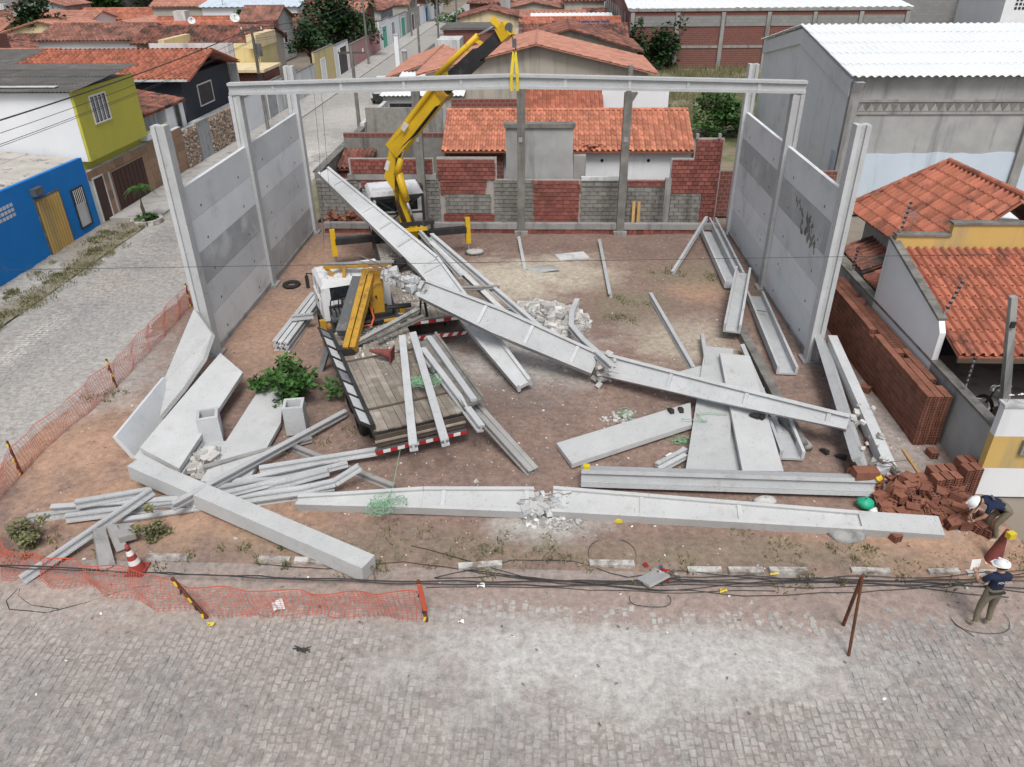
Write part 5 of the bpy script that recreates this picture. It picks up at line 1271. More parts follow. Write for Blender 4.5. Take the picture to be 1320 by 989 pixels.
# ---------------------------------------------------------------- right-hand neighbour
XB = 10.62
t = thing('boundary_wall', 'low grey cement boundary wall behind the tall brick stack', 'wall', (XB, 20, 0))
boxwall(t, XB, XB + .18, 14.85, 28, -.05, 1.68, 'plaster_grey'); boxwall(t, XB - .04, XB + .22, 14.85, 28, 1.68, 1.75, 'concrete_old', 'coping')
t = thing('street_wall', 'white front wall with an ochre band and a meter box at the right edge', 'wall', (13, 14.6, 0))
for z0, z1, mt in ((-.05, .8, 'plaster_white'), (.8, 1.7, 'paint_ochre'), (1.7, 2.5, 'plaster_white')): boxwall(t, 10.45, 18, 14.6, 14.8, z0, z1, mt, 'wall_band')
boxwall(t, 10.41, 18, 14.56, 14.84, 2.5, 2.56, 'plaster_dirty_white', 'coping')
b = MB(); b.b2(11.12, 11.42, 14.5, 14.597, 1.25, 1.62); mb_ = b.build('meter_box', 'concrete_grey', t)
b = MB(); b.b2(11.18, 11.36, 14.48, 14.499, 1.33, 1.54); b.build('meter_glass', 'dark_grey_metal', mb_)
h1 = thing('tiled_house', 'right-hand house with orange tiled hip roof and ochre parapet', 'house', (14, 24, 0))
boxwall(h1, 12.2, 17.5, 22.1, 27.4, 0, 3.0, 'plaster_white')
# ochre parapet between the two roofs
for x0, x1, zt in ((XB + .05, 12.25, 3.92), (12.25, 17.5, 4.28)):
    boxwall(h1, x0, x1, 22.0, 22.2, 2.6, zt, 'paint_ochre', 'parapet'); boxwall(h1, x0 - .04, x1 - .002, 21.95, 22.25, zt, zt + .06, 'concrete_old', 'parapet_coping')
dd = V((2.3, -.15, 2.0))
A_, B_, C_, D_2 = V((11.45, 28.1, 2.95)), V((11.85, 22.25, 2.95)), V((14.2, 22.25, 5.0)), V((13.95, 26.5, 5.0))
uu = B_ - A_; vv = C_ - B_
def in_west(p):
    # keep tiles on the house side of the hip line A_-D_2
    a, d = A_, D_2
    return (d.x - a.x) * (p.y - a.y) - (d.y - a.y) * (p.x - a.x) < .05
tile_roof(h1, A_, uu, vv + V((0, 0, 0)), 23, 8, 'tile', 200, clip=(in_west, [A_, B_, C_, D_2]))
tile_roof(h1, V((17.2, 22.25, 2.95)), V((0, 4.2, 0)), V((-3.05, 0, 2.05)), 16, 8, 'tile_rose')  # lighter tile colour stands in for the stronger light on this slope
b = MB(); b.slab([A_, D_2, V((17.2, 28.2, 2.95))], (0, 0, -.08)); b.build('hip_slope', 'tile', h1)
for p, q in ((A_, D_2), (D_2, C_)):
    n = int((q - p).length / .32)
    for i in range(n):
        b = MB(); b.cyl(lerp(p, q, i / n) + V((0, 0, .07)), lerp(p, q, min(1, (i + 1.08) / n)) + V((0, 0, .07)), .10, .085, 8); b.build('ridge_tile', 'tile', h1)
opening(h1, 'x-', (12.2, 24.6, 1.6), 1.0, 1.1, 'glass', 'plaster_dirty_white')
boxwall(h1, 12.0, 12.19, 22.2, 27.4, 0, 2.9, 'plaster_grey', 'side_wall')
for k, (y0, y1, z) in enumerate(((24.4, 26.6, 1.85), (22.6, 24.2, 1.7))):
    cn = thing('tile_canopy', ('dark little tile canopy over the far part of the side alley', 'dark little tile canopy over the near part of the side alley')[k], 'canopy', (11.5, y0, 0), group='tile canopies over the side alley')
    tile_roof(cn, (10.95, y1, z), (0, y0 - y1, 0), (1.05, 0, .45), 8, 3, 'tile_old')
g2 = thing('garage', 'open garage with a tiled roof and motorcycles beside the street wall', 'garage', (13, 19, 0))
tile_roof(g2, (XB + .17, 17.35, 2.32), (7.0, 0, 0), (0, 4.6, 1.22), 29, 10, 'tile', 240)
b = MB(); b.slab([(XB - .02, 18.2, 1.2), (XB - .02, 18.2, 2.55), (XB - .02, 18.45, 2.85), (XB - .02, 22.3, 3.80), (XB - .02, 22.3, 1.2)], (.16, 0, 0)); b.build('side_wall', 'plaster_white', g2)
for i in range(10):
    p, q = V((XB + .06, 18.4 + i * .39, 2.86 + i * .0955)), V((XB + .06, 18.4 + (i + 1) * .39, 2.86 + (i + 1) * .0955))
    b = MB(); b.bar(p, lerp(p, q, .97), .24, .08); b.build('coping_tile', 'concrete_old', g2)
boxwall(g2, XB + .2, 18, 21.7, 21.9, 0, 3.3, 'paint_navy', 'back_wall'); boxwall(g2, 15.5, 15.7, 17.6, 21.7, 0, 2.6, 'plaster_grey', 'partition')
boxwall(g2, XB + .18, 17.8, 17.38, 17.46, 2.1, 2.26, 'wood_dark', 'fascia')
b = MB(); b.add([(XB + .2, 14.85, .03), (18, 14.85, .03), (18, 21.9, .03), (XB + .2, 21.9, .03)], [(0, 1, 2, 3)], 0, .5); struct(b.build('yard_paving', 'pavement'))
def motorbike(label, x, y, rz, mt):
    t = thing('motorcycle', label, 'motorcycle', (x, y, .03), rz, group='motorcycles in the garage')
    for yy in (-.62, .62):
        b = MB(); n = 16
        b.tube([(0, yy + .27 * math.cos(6.2832 * i / n), .3 + .27 * math.sin(6.2832 * i / n)) for i in range(n + 1)], .05, 6); w = b.build('wheel', 'rubber', t, local=True)
        b = MB(); b.cyl((-.04, yy, .3), (.04, yy, .3), .12, n=10); b.build('hub', 'grey_metal', w, local=True)
    part(t, 'frame', 'black_metal', lambda q: (q.bar((0, -.6, .35), (0, .1, .55), .06, .06), q.bar((0, .1, .5), (0, .45, .95), .06, .06), q.bar((0, .62, .3), (0, .4, 1.0), .05, .05), q.box((0, 0, .38), (.3, .4, .3))))
    part(t, 'fuel_tank', mt, lambda q: q.hexa([(-.12, 0, .7), (.12, 0, .7), (.12, .4, .75), (-.12, .4, .75), (-.08, .02, .9), (.08, .02, .9), (.09, .36, .98), (-.09, .36, .98)]))
    part(t, 'seat', 'rubber', lambda q: q.hexa([(-.13, -.75, .72), (.13, -.75, .72), (.13, 0, .7), (-.13, 0, .7), (-.1, -.75, .82), (.1, -.75, .82), (.11, 0, .8), (-.11, 0, .8)]))
    part(t, 'handlebar', 'chrome', lambda q: q.tube([(-.36, .32, 1.02), (-.15, .42, 1.05), (.15, .42, 1.05), (.36, .32, 1.02)], .02, 6))
    part(t, 'headlight', 'stripe_white', lambda q: q.cyl((0, .46, .92), (0, .55, .92), .09, n=10))
motorbike('dark motorcycle nearest the street wall corner in the garage', 11.55, 16.9, .5, 'black_metal')
motorbike('grey-tanked motorcycle deeper in the garage', 12.6, 17.6, .3, 'dark_grey_metal')
PX = (10.89, 16.3, 4.45)
px_ = PX[0]
b = MB(); b.bar((px_ + 1.1, 16.3, 0), (px_, 16.3, PX[2]), .2, .2, (0, 1, 0), w2=.14, h2=.14)
pl = tag(b.build('concrete_post', 'concrete_grey'), 'square concrete service post in front of the garage roof', 'post')
b = MB(); b.b2(px_ + .1, px_ + .2, 16.16, 16.21, 3.7, 3.85); b.build('insulator', 'black_metal', pl)
def spike_post(label, p, h, lean):
    t = thing('electric_fence_post', label, 'post', p, group='electric fence posts on the boundary wall')
    p = V(p); q = p + V((lean[0], lean[1], h))
    b = MB(); b.cyl(p, q, .018, n=6); b.build('rod', 'chrome', t)
    for i in range(6):
        c = lerp(p, q, .25 + .14 * i); b = MB(); b.cyl(c - V((.0, 0, .025)), c + V((0, 0, .025)), .045, n=8); b.build('insulator', 'black_metal', t)
spike_post('electric fence post on the ochre parapet corner', (XB + .15, 22.1, 3.9), 1.05, (.1, .0))
spike_post('electric fence post on the white garage side wall', (XB + .1, 18.5, 2.9), .95, (.35, .2))
spike_post('electric fence post low on the white garage wall end', (XB + .05, 18.3, 1.75), .85, (-.0, .1))
spike_post('electric fence post on the boundary wall over the motorcycles', (XB + .1, 16.6, 1.75), .9, (.05, .1))
spike_post('electric fence post further back along the alley wall', (XB + .08, 24.6, 1.75), .9, (.05, 0))
t = thing('barbed_coil', 'striped electric wire along the top of the street wall', 'wire', (10.5, 14.7, 2.56))
for i in range(22):
    b = MB(); x = 10.5 + i * .12; b.cyl((x, 14.7, 2.75 + .012 * i), (x + .06, 14.7, 2.756 + .012 * i), .022, n=6); b.build('insulator', 'black_metal' if i % 2 else 'stripe_white', t)
b = MB(); b.tube([(10.5, 14.7, 2.74), (13.1, 14.7, 3.02)], .01, 4); b.build('wire', 'chrome', t)
b = MB(); b.tube([(10.52, 14.7, 2.55), (10.52, 14.7, 2.8)], .012, 5); b.build('rod', 'chrome', t)
# small TV aerial on the tiled house
t = thing('aerial', 'small white aerial behind the ochre parapet', 'aerial', (11.2, 22.6, 3.4))
b = MB(); b.cyl((11.25, 22.5, 3.3), (11.25, 22.5, 4.4), .015, n=6); b.build('mast', 'chrome', t)
b = MB(); [b.bar((11.05, 22.5 + k * .08, 4.35 + .02 * k), (11.45, 22.5 + k * .08, 4.35 + .02 * k), .015, .015) for k in range(5)]; b.build('elements', 'chrome', t)

# ---------------------------------------------------------------- left side of the street
XF = -21.5
t = thing('blue_house', 'bright blue single-storey house with a yellow metal door', 'house', (XF, 28, 0))
boxwall(t, -31, XF, 18.5, 34.45, -.1, 3.1, 'paint_blue'); b = MB(); b.hexa([(XF - .2, 18.5, 3.1), (XF, 18.5, 3.1), (XF, 34.45, 3.1), (XF - .2, 34.45, 3.1), (XF - .2, 18.5, 3.5), (XF, 18.5, 3.5), (XF, 34.45, 3.26), (XF - .2, 34.45, 3.26)]); b.build('parapet', 'paint_blue', t)
corrugated(t, (XF - .21, 18.6, 3.32), (0, 15.9, -.12), (-9.2, 0, .85), .18, .025, 'fibre_light', rows=4)
dr = opening(t, 'x+', (XF, 31.15, 1.22), 1.7, 2.4, 'wood_tan', 'dark_grey_metal', 'door')
for i in range(9):
    b = MB(); y = 30.36 + i * .19; b.b2(XF + .024, XF + .055, y, y + .11, .06, 2.38); b.build('slat', 'paint_ochre', dr)
w_ = opening(t, 'x+', (XF, 33.35, 1.25), .85, 1.7, 'plaster_dirty_white', 'black_metal', 'window')
b = MB(); b.b2(XF + .024, XF + .04, 32.94, 33.76, 1.45, 2.08); b.build('dark_pane', 'black_metal', w_)
for i in range(6):
    b = MB(); y = 32.98 + i * .14; b.b2(XF + .05, XF + .07, y, y + .025, 1.4, 2.1); b.build('bar', 'stripe_white', w_)
b = MB(); b.b2(XF, XF + .25, 30.2, 30.75, 2.65, 2.95); b.build('lamp_box', 'dark_grey_metal', t)
for i in range(5):
    for j in range(3):
        b = MB(); b.b2(XF, XF + .012, 27.9 + i * .22, 28.06 + i * .22, 2.25 + j * .2, 2.38 + j * .2); b.build('vent_hole', 'plaster_dirty_white', t)
# olive two-storey house
t = thing('olive_house', 'two-storey house with an olive facade, white flank and grey sheet roof', 'house', (XF, 38, 0))
boxwall(t, -50, XF + .12, 34.75, 40.5, 3.0, 6.05, 'plaster_white', 'flank_wall')
boxwall(t, XF + .121, XF + .25, 34.76, 40.49, 3.0, 6.1, 'paint_olive', 'upper_facade')
boxwall(t, -50, XF - .35, 34.55, 40.45, -.1, 2.99, 'plaster_white', 'lower_wall')
boxwall(t, XF - .349, XF - .25, 34.56, 44.0, 2.5, 2.98, 'paint_olive', 'lower_facade')
for r in range(2): corrugated(t, (-50, 34.45 + r * 3.15, 6.12 + r * .2), (50 + XF + .45, 0, 0), (0, 3.25, .2), .18, .025, 'fibre_grey', rows=2)
b = MB(); b.box((-24.0, 35.3, 6.24), (3.6, .32, .03)); b.build('roof_patch', 'plaster_dirty_white', t)
b = MB(); b.box((-30.0, 35.6, 6.25), (1.0, .2, .03)); b.build('roof_patch', 'plaster_dirty_white', t)
b = MB(); b.box((-30.5, 34.7, 5.9), (.3, .12, .2)); b.build('flood_lamp', 'dark_grey_metal', t)
w_ = opening(t, 'x+', (XF + .25, 36.68, 5.08), 1.35, 1.15, 'glass', 'stripe_white', 'window', 3)
b = MB(); [b.b2(XF + .273, XF + .282, 36.1 + i * .17, 36.19 + i * .17, 4.55, 5.6) for i in range(7)]; b.build('shutter', 'grey_metal', w_)
b = MB(); b.b2(XF - .3, XF + .2, 40.5, 42.2, 2.7, 2.95); b.build('side_ledge', 'plaster_white', t)
# tiled garage wall
gw = thing('tiled_wall', 'brown tiled street wall with a dark garage door below the olive facade', 'wall', (XF, 39, 0))
boxwall(gw, XF - .3, XF - .015, 34.5, 45.0, -.1, 2.55, 'plaster_dirty_white', 'wall_core')
k = 0; tmsh = {}
for j in range(6):
    z0 = .02 + j * .42; y = 34.52
    while y < 44.95:
        l = min(.85, 44.98 - y)
        if l > .1 and not (z0 < 2.1 and (34.85 < y + l / 2 < 35.75 or 36.4 < y + l / 2 < 39.9)):
            b = MB(); b.b2(XF - .014, XF + rnd.uniform(.004, .012), y + .006, y + l - .006, z0 + .006, z0 + .414); b.build('wall_tile', 'brown_tile', gw)
        y += .85
opening(gw, 'x+', (XF - .01, 35.25, 1.05), .85, 2.15, 'brown_door', 'plaster_dirty_white', 'door')
gd_ = opening(gw, 'x+', (XF - .01, 38.15, 1.02), 3.3, 2.05, 'brown_door', 'brown_tile', 'garage_door')
for i in range(8):
    b = MB(); y = 36.6 + i * .4; b.b2(XF + .012, XF + .03, y, y + .04, .05, 2.0); b.build('door_rib', 'brown_door', gd_)
sw = thing('stone_wall', 'stone-faced street wall with a grey metal gate', 'wall', (XF, 49, 0))
boxwall(sw, XF - .3, XF - .015, 45.05, 53.4, -.1, 2.3, 'plaster_grey', 'wall_core')
st_ = MB(); 
for i in range(1500):
    y, z = rnd.uniform(45.1, 53.35), rnd.uniform(0, 2.25)
    if 46.9 < y < 48.9: continue
    st_.chunk((XF, y, z), rnd.uniform(.08, .16))
st_.build('facing_stones', 'stone_facing', sw, kind='stuff')
gt = opening(sw, 'x+', (XF, 47.9, 1.15), 1.8, 2.3, 'grey_metal', 'concrete_grey', 'gate')
for i in range(4):
    b = MB(); y = 47.1 + i * .5; b.b2(XF + .023, XF + .05, y, y + .05, .02, 2.28); b.build('gate_rib', 'grey_metal', gt)
hh = thing('white_house', 'white house with a dark red tiled roof behind the brown tiled wall', 'house', (-24, 43.5, 0))
boxwall(hh, -30, -22.6, 40.8, 47.0, 0, 3.6, 'plaster_white'); boxwall(hh, -22.59, -22.0, 44.6, 47.0, 0, 3.65, 'plaster_white', 'porch_wall')
tile_roof(hh, (-21.9, 40.7, 3.72), (0, 6.6, 0), (-4.4, 0, .8), 24, 10, 'tile_old')
opening(hh, 'x+', (-22.0, 46.0, 3.0), .6, 1.4, 'black_metal', 'grey_metal')
b = MB(); b.b2(-22.65, -22.55, 41.0, 44.3, 2.2, 3.8); b.build('recess_shade_panel', 'plaster_dirty_white', hh)  # raised panel; its duller plaster colour stands in for the shade of a recess
nh = thing('navy_house', 'dark navy house with an orange tiled roof and concrete parapet', 'house', (-27, 52, 0))
boxwall(nh, -34, -22.4, 48.2, 56, 0, 4.75, 'paint_navy'); boxwall(nh, -22.35, -22.0, 47.6, 56, 0, 2.2, 'plaster_dirty_white', 'side_wall')
tile_roof(nh, (-34.5, 47.7, 4.75), (12.9, 0, 0), (0, 4.4, 1.25), 40, 10, 'tile'); tile_roof(nh, (-21.6, 56.5, 4.75), (-12.9, 0, 0), (0, -4.4, 1.25), 40, 10, 'tile')
boxwall(nh, -28, -22.0, 56.6, 56.8, 3.3, 5.9, 'plaster_dirty_white', 'parapet')
b = MB(); b.bar((-34.4, 47.6, 4.72), (-21.7, 47.6, 4.72), .1, .12); b.build('gutter', 'plaster_dirty_white', nh)
opening(nh, 'x+', (-22.4, 51.5, 3.4), 2.2, 1.2, 'black_metal', 'stripe_white')

# plain street walls further along, left side
def street_wall(label, y0, y1, h, mt, ops=(), cope='concrete_old', x=XF, face='x+'):
    t = thing('street_wall', label, 'wall', (x, (y0 + y1) / 2, 0))
    s_ = 1 if face == 'x+' else -1
    boxwall(t, min(x, x - s_ * .2), max(x, x - s_ * .2), y0, y1, -.05, h, mt)
    boxwall(t, min(x + s_ * .03, x - s_ * .23), max(x + s_ * .03, x - s_ * .23), y0, y1, h, h + .07, cope, 'coping')
    for y, w, hh_, m_, nm in ops: opening(t, face, (x, y, hh_ / 2), w, hh_, m_, 'plaster_white', nm)
    return t
street_wall('plain white street wall with the transformer pole in front of it', 53.6, 59.4, 2.4, 'plaster_white')
street_wall('grey street wall with a sheet metal gate behind the middle left column', 59.6, 64.5, 2.6, 'plaster_dirty_white', ((61.5, 2.2, 2.3, 'grey_metal', 'gate'),))
street_wall('long stained bluish-white street wall after the metal gate', 64.6, 74.5, 2.3, 'plaster_dirty_white')
street_wall('pale yellow street wall with a white gate', 74.7, 82, 3.2, 'paint_yellow_house', ((77.5, 1.6, 2.4, 'plaster_white', 'gate'),))
street_wall('street front with white posts and a dark gate before the pink wall', 82.2, 88.5, 3.0, 'plaster_white', ((85.5, 3.6, 2.6, 'black_metal', 'gate'),))
street_wall('faded pink street wall below the big tree', 88.7, 106, 2.4, 'paint_pink')
street_wall('street front with a green gate beyond the pink wall', 106.2, 113, 3.4, 'plaster_white', ((109.5, 3.0, 2.6, 'paint_green', 'gate'),))
street_wall('white street front beyond the green gate', 113.2, 121, 3.2, 'plaster_white', ((116, 2.4, 2.6, 'grey_metal', 'gate'),))
street_wall('second green-gated street front in the distance', 121.2, 128, 3.2, 'plaster_dirty_white', ((124.5, 3.4, 2.6, 'paint_green', 'gate'),))
street_wall('grey distant street front with a brown door', 128.2, 142, 3.0, 'plaster_grey', ((134, 2.4, 2.4, 'brown_door', 'door'),))
street_wall('farthest pale street front before the street bends', 142.2, 175, 3.0, 'plaster_white', ((150, 2.4, 2.4, 'paint_blue', 'door'), (162, 2.4, 2.4, 'brown_door', 'door')))
street_wall('right-hand whitewashed street wall beyond the parked vehicle', 75, 92, 2.2, 'plaster_dirty_white', x=-12.6, face='x-')
street_wall('right-hand far street wall beyond the brick house', 106, 150, 2.4, 'plaster_white', x=-12.6, face='x-')
t = thing('pale_yellow_house', 'pale yellow flat-topped house behind the transformer pole', 'house', (-26, 67, 0))
boxwall(t, -31.5, -23.5, 66, 70.5, 0, 4.6, 'paint_yellow_house'); boxwall(t, -31.5, -31.0, 65.4, 70.5, 4.61, 5.3, 'paint_cream', 'parapet'); boxwall(t, -24.2, -23.4, 65.4, 70.5, 4.61, 5.6, 'paint_cream', 'parapet')
boxwall(t, -29, -21.8, 61.5, 65.9, 3.3, 3.5, 'paint_cream', 'terrace_slab'); boxwall(t, -28.5, -22, 62, 65.9, 0, 3.29, 'brick_far', 'lower_wall')

# rows of tiled houses beyond
ORD = ('first', 'second', 'third', 'fourth', 'fifth', 'sixth', 'seventh', 'eighth', 'ninth', 'tenth', 'eleventh', 'twelfth', 'thirteenth', 'fourteenth', 'fifteenth', 'sixteenth')
RK = {'tile_hazed': 'weathered haze-muted tiled', 'tile': 'orange tiled', 'tile_old': 'dark mossy tiled', 'tile_rose': 'salmon tiled', 'tile_new': 'bright orange tiled', 'fibre_grey': 'grey sheet'}
WK = {'plaster_white': 'white', 'plaster_dirty_white': 'stained white', 'paint_beige': 'beige', 'paint_cream': 'cream', 'plaster_grey': 'grey', 'brick_far': 'brick'}
def far_row(rowname, y0, y1, xs, tw, tl, seed):
    r = random.Random(seed)
    for i in range(len(xs) - 1):
        x0, x1 = xs[i] + .15, xs[i + 1] - .15
        rm = r.choice(('tile_hazed', 'tile_hazed', 'tile_old', 'tile_old', 'tile_rose', 'tile', 'tile_hazed')); wm = r.choice(tuple(WK))
        ya = y0 + r.uniform(-1.2, 1.2); yb = min(y1, ya + r.uniform(.72, 1.0) * (y1 - y0))
        h = r.choice((2.6, 2.9, 3.2, 3.6, 4.6)) + r.uniform(-.2, .2); ax = r.choice('xxy')
        ops = []
        w = (x1 - x0)
        ops.append(('y-', (x0 + w * .3, ya, h * .5), w * .12, 1.1, {'mt': 'glass'})); ops.append(('y-', (x0 + w * .68, ya, h * .45), w * .1, 1.4, {'mt': 'brown_door'}))
        ops.append(('x+', (x1, ya + (yb - ya) * .5, h * .55), 1.2, 1.1, {'mt': 'glass'}))
        gable('%s house, %s roof, %s from left in %s' % (WK[wm], RK[rm], ORD[i], rowname), x0, x1, ya, yb, h, r.uniform(.8, 1.3), ax, wm, rm, tw, tl, .4, ops, name='far_house', group='houses in ' + rowname)
        tt = last_thing[0]
        if r.random() < .35:
            xx = r.uniform(x0 + .5, x1 - 1.5); boxwall(tt, xx, xx + 1.4, yb - 1.5, yb - .1, 0, h + r.uniform(1.3, 2.2), r.choice(('plaster_dirty_white', 'plaster_grey', 'brick_far')), 'water_tank_tower')
        boxwall(tt, x0, x1, ya - 2.6, ya - 2.45, 0, r.uniform(1.8, 2.5), r.choice(('plaster_dirty_white', 'plaster_white', 'brick_far', 'plaster_grey')), 'yard_wall')
        if r.random() < .4: boxwall(tt, x0 + w * .1, x0 + w * .6, ya - 2.4, ya - .05, 2.3, 2.4, r.choice(('fibre_grey', 'fibre_light', 'sheet_white')), 'porch_roof')
far_row('row behind olive house', 50, 56.5, (-58, -49.3, -40.0, -34.5), 0.32, 0.5, 3)
far_row('row by yellow house', 60, 67, (-68, -58.5, -48.4, -39.1, -32.5), 0.34, 0.5, 10)
far_row('third row, left side', 71, 79, (-82, -71.3, -64.8, -56.2, -45.4, -36.0, -24.5), 0.36, 0.55, 17)
far_row('row by pink wall', 83, 90, (-90, -79.4, -72.5, -63.9, -56.4, -47.5, -38.4, -29), 0.4, 0.6, 24)
far_row('fifth row, left side', 94, 102, (-98, -91.2, -83.4, -75.3, -64.0, -53.5, -46.0, -35.3, -31), 0.45, 0.65, 31)
far_row('sixth row, left side', 107, 116, (-110, -102.6, -92.8, -85.4, -78.6, -67.5, -59.7, -51.9, -40.3, -29.2, -23.5), 0.5, 0.7, 38)
far_row('seventh row, left side', 122, 132, (-124, -114.9, -102.1, -91.6, -80.4, -71.8, -59.1, -47.8, -35.0, -24), 0.6, 0.8, 45)
far_row('eighth row, left side', 145, 157, (-140, -126.3, -116.2, -105.8, -96.5, -87.4, -78.8, -68.7, -56.8, -48.5, -36.1, -24), 0.7, 0.9, 52)
far_row('ninth row, left side', 163, 176, (-152, -140.8, -129.8, -115.4, -103.2, -92.1, -79.9, -66.2, -56.8, -41.4, -32.2, -24), 0.8, 1.0, 59)
far_row('tenth row, left side', 182, 197, (-172, -156.3, -139.9, -129.6, -113.6, -100.8, -86.4, -76.2, -65.7, -54.2, -37.0, -24), 0.9, 1.1, 66)
far_row('edge row, left side', 203, 220, (-190, -177.1, -159.6, -140.7, -121.7, -107.6, -93.4, -77.8, -60.2, -48.1, -30.7, -24), 1.1, 1.3, 73)
far_row('row beyond white shed', 110, 120, (-11.5, -3.2, 5.4, 8.3), 0.5, 0.7, 80)
far_row('second row beyond shed', 126, 137, (-11.5, -6.1, 2.8, 9), 0.6, 0.8, 87)
far_row('third row beyond shed', 143, 155, (-11.5, -5.1, 2.4, 9), 0.7, 0.9, 94)
far_row('fourth row beyond shed', 161, 174, (-11.5, -1.7, 9.6, 18.0, 30), 0.8, 1.0, 101)
far_row('farthest row, right side', 182, 200, (-12, 3.1, 15.7, 26.8, 37.9, 48.1, 57.6, 67.6, 80), 0.9, 1.1, 108)
far_row('row behind brick warehouse', 140, 152, (34, 46.4, 60.7, 69.9, 78.4, 92.6, 104), 0.8, 1.0, 115)
t = thing('sheet_roof_house', 'house with a second grey sheet roof behind the olive house', 'house', (-36, 45, 0))
boxwall(t, -52, -31, 42.0, 48.6, 0, 5.4, 'plaster_white'); corrugated(t, (-52, 41.6, 5.5), (21.4, 0, 0), (0, 7.2, .9), .18, .025, 'fibre_grey', rows=3)
t = thing('sheet_roof_hall', 'long pale bluish sheet roof among the far tiled roofs', 'hall', (-40, 128, 0))
boxwall(t, -50, -36, 119.5, 124.5, 0, 4.4, 'plaster_white'); corrugated(t, (-50.5, 119, 4.5), (15, 0, 0), (0, 6, .9), .8, .05, 'sheet_bluish')
t = thing('high_wall', 'tall grey block wall among the far roofs at the upper left', 'wall', (-75, 160, 0)); boxwall(t, -95, -58, 140.5, 140.9, 0, 7.0, 'block_far')

# ================================================================ hollow bricks: tall stack and spilled pile
def brick_data(l, w, h, name, holes=True, ends='y'):
    b = MB(); b.b2(-w / 2, w / 2, -l / 2, l / 2, 0, h, 0, 0.0)
    if holes:
        for i in range(2):
            for j in range(3):
                x = -w / 2 + w * (i + .5) / 2; z = h * (j + .5) / 3
                for s_ in (-1, 1): b.b2(x - w * .17, x + w * .17, s_ * (l / 2 + .0005) - .001, s_ * (l / 2 + .0005) + .001, z - h * .11, z + h * .11, 1)
        for j in range(1, 4):
            z = h * j / 4
            for s_ in (-1, 1): b.b2(s_ * (w / 2 + .0005) - .001, s_ * (w / 2 + .0005) + .001, -l / 2, l / 2, z - .004, z + .004, 1)
    o = b.build(name, ['brick_clay', 'brick_hole'], None); d = o.data; loc = o.location.copy(); bpy.data.objects.remove(o)
    d.transform(Matrix.Translation(loc)); return d
t = thing('brick_stack', 'tall long stack of new red hollow bricks beside the right-hand wall', 'brick stack', (10.15, 16.6, 0))
bd = brick_data(.29, .19, .145, 'stack_brick')
def put(data, parent, m4, name='brick'):
    o = bpy.data.objects.new(name, data); COL.objects.link(o); o.parent = parent
    o.matrix_basis = (WM[parent.name].inverted() @ m4) if parent else m4; return o
SX, SY, SH = 9.86, 16.6, .1525
cnt = 0; st_ = MB()
for iy in range(27):
    for iz in range(10):
        top = iz == 9
        for ix in range(3):
            if not (ix == 0 or iy == 0 or top or iz == 8): continue
            if top and rnd.random() < .05: continue
            x, y, z = SX + .1 + ix * .215 + rnd.uniform(-.005, .005), SY + .15 + iy * .298 + rnd.uniform(-.006, .006), .02 + iz * SH
            x += .006 * math.sin(iz * .9 + iy * .35) 
            show = (ix == 0 or iy == 0) or (top and iy < 9)
            if show and cnt < 300 and iy < 24:
                put(bd, t, Matrix.Translation((x, y, z)) @ Matrix.Rotation(rnd.uniform(-.012, .012), 4, 'Z')); cnt += 1
            else:
                tt = rnd.random(); st_.box((x, y, z + .0725), (.19, .288, .145), rnd.uniform(-.03, .03), 0, tt)
                if top:
                    for a in range(2):
                        for c in range(3): st_.box((x - .045 + .09 * a, y - .095 + .095 * c, z + .1455), (.055, .06, .002), 0, 1, tt)
st_.b2(SX + .2, SX + .6, SY + .3, SY + 8.0, 0, 1.2)
st_.build('stacked_bricks', ['brick_clay', 'brick_hole'], t, kind='stuff')
# spilled bricks
t = thing('brick_pile', 'loose heap of spilled red hollow bricks at the right front corner', 'brick pile', (8.9, 14.1, 0))
bp_ = brick_data(.29, .19, .19, 'pile_brick')
for i in range(150):
    u_, v_ = rnd.random(), rnd.random()
    a, c = lerp((7.75, 15.3, 0), (7.95, 13.55, 0), v_), lerp((10.2, 14.6, 0), (10.15, 13.0, 0), v_)
    p = lerp(a, c, u_); z = max(0, (.42 - abs(u_ - .5) * .5) * (1 - abs(v_ - .45) * 1.3)) * rnd.uniform(.2, 1.05)
    put(bp_, t, Matrix.Translation((p.x, p.y, .05 + z)) @ Matrix.Rotation(rnd.uniform(0, 6.28), 4, 'Z') @ Matrix.Rotation(rnd.choice((0, 0, 1.5708, rnd.uniform(-.6, .6))), 4, 'X') @ Matrix.Rotation(rnd.uniform(-.35, .35), 4, 'Y'))
t = thing('brick_row', 'slanting row of red bricks still stacked between the pile and street wall', 'brick stack', (9.6, 14.9, 0))
for i in range(8):
    for j in range(2 + (i > 2) + (i > 5)):
        for k in range(2): put(bp_, t, Matrix.Translation((8.75 + i * .23 + k * .03, 14.35 + i * .045 + k * .31, .03 + j * .195)) @ Matrix.Rotation(.18 + rnd.uniform(-.06, .06), 4, 'Z'))
for lb, p, rz in (('single red brick on the dirt in front of the cracked rafter', (7.9, 12.91, 0.04), .4), ('red brick lying left of the pile at the edge beam', (9.61, 19.35, 0.04), .9), ('red brick by the foot of the tall stack', (10.13, 16.11, 0.04), .1), ('red brick beside the split edge beam', (8.75, 16.53, 0.04), 1.2)):
    o = put(bp_, None, Matrix.Translation(p) @ Matrix.Rotation(rz, 4, 'Z'), 'loose_brick'); tag(o, lb, 'brick', 'single loose bricks')
t = thing('brick_heap', 'broken red bricks heaped in the far left corner behind the grade beam', 'rubble', (-9.5, 34.4, 0))
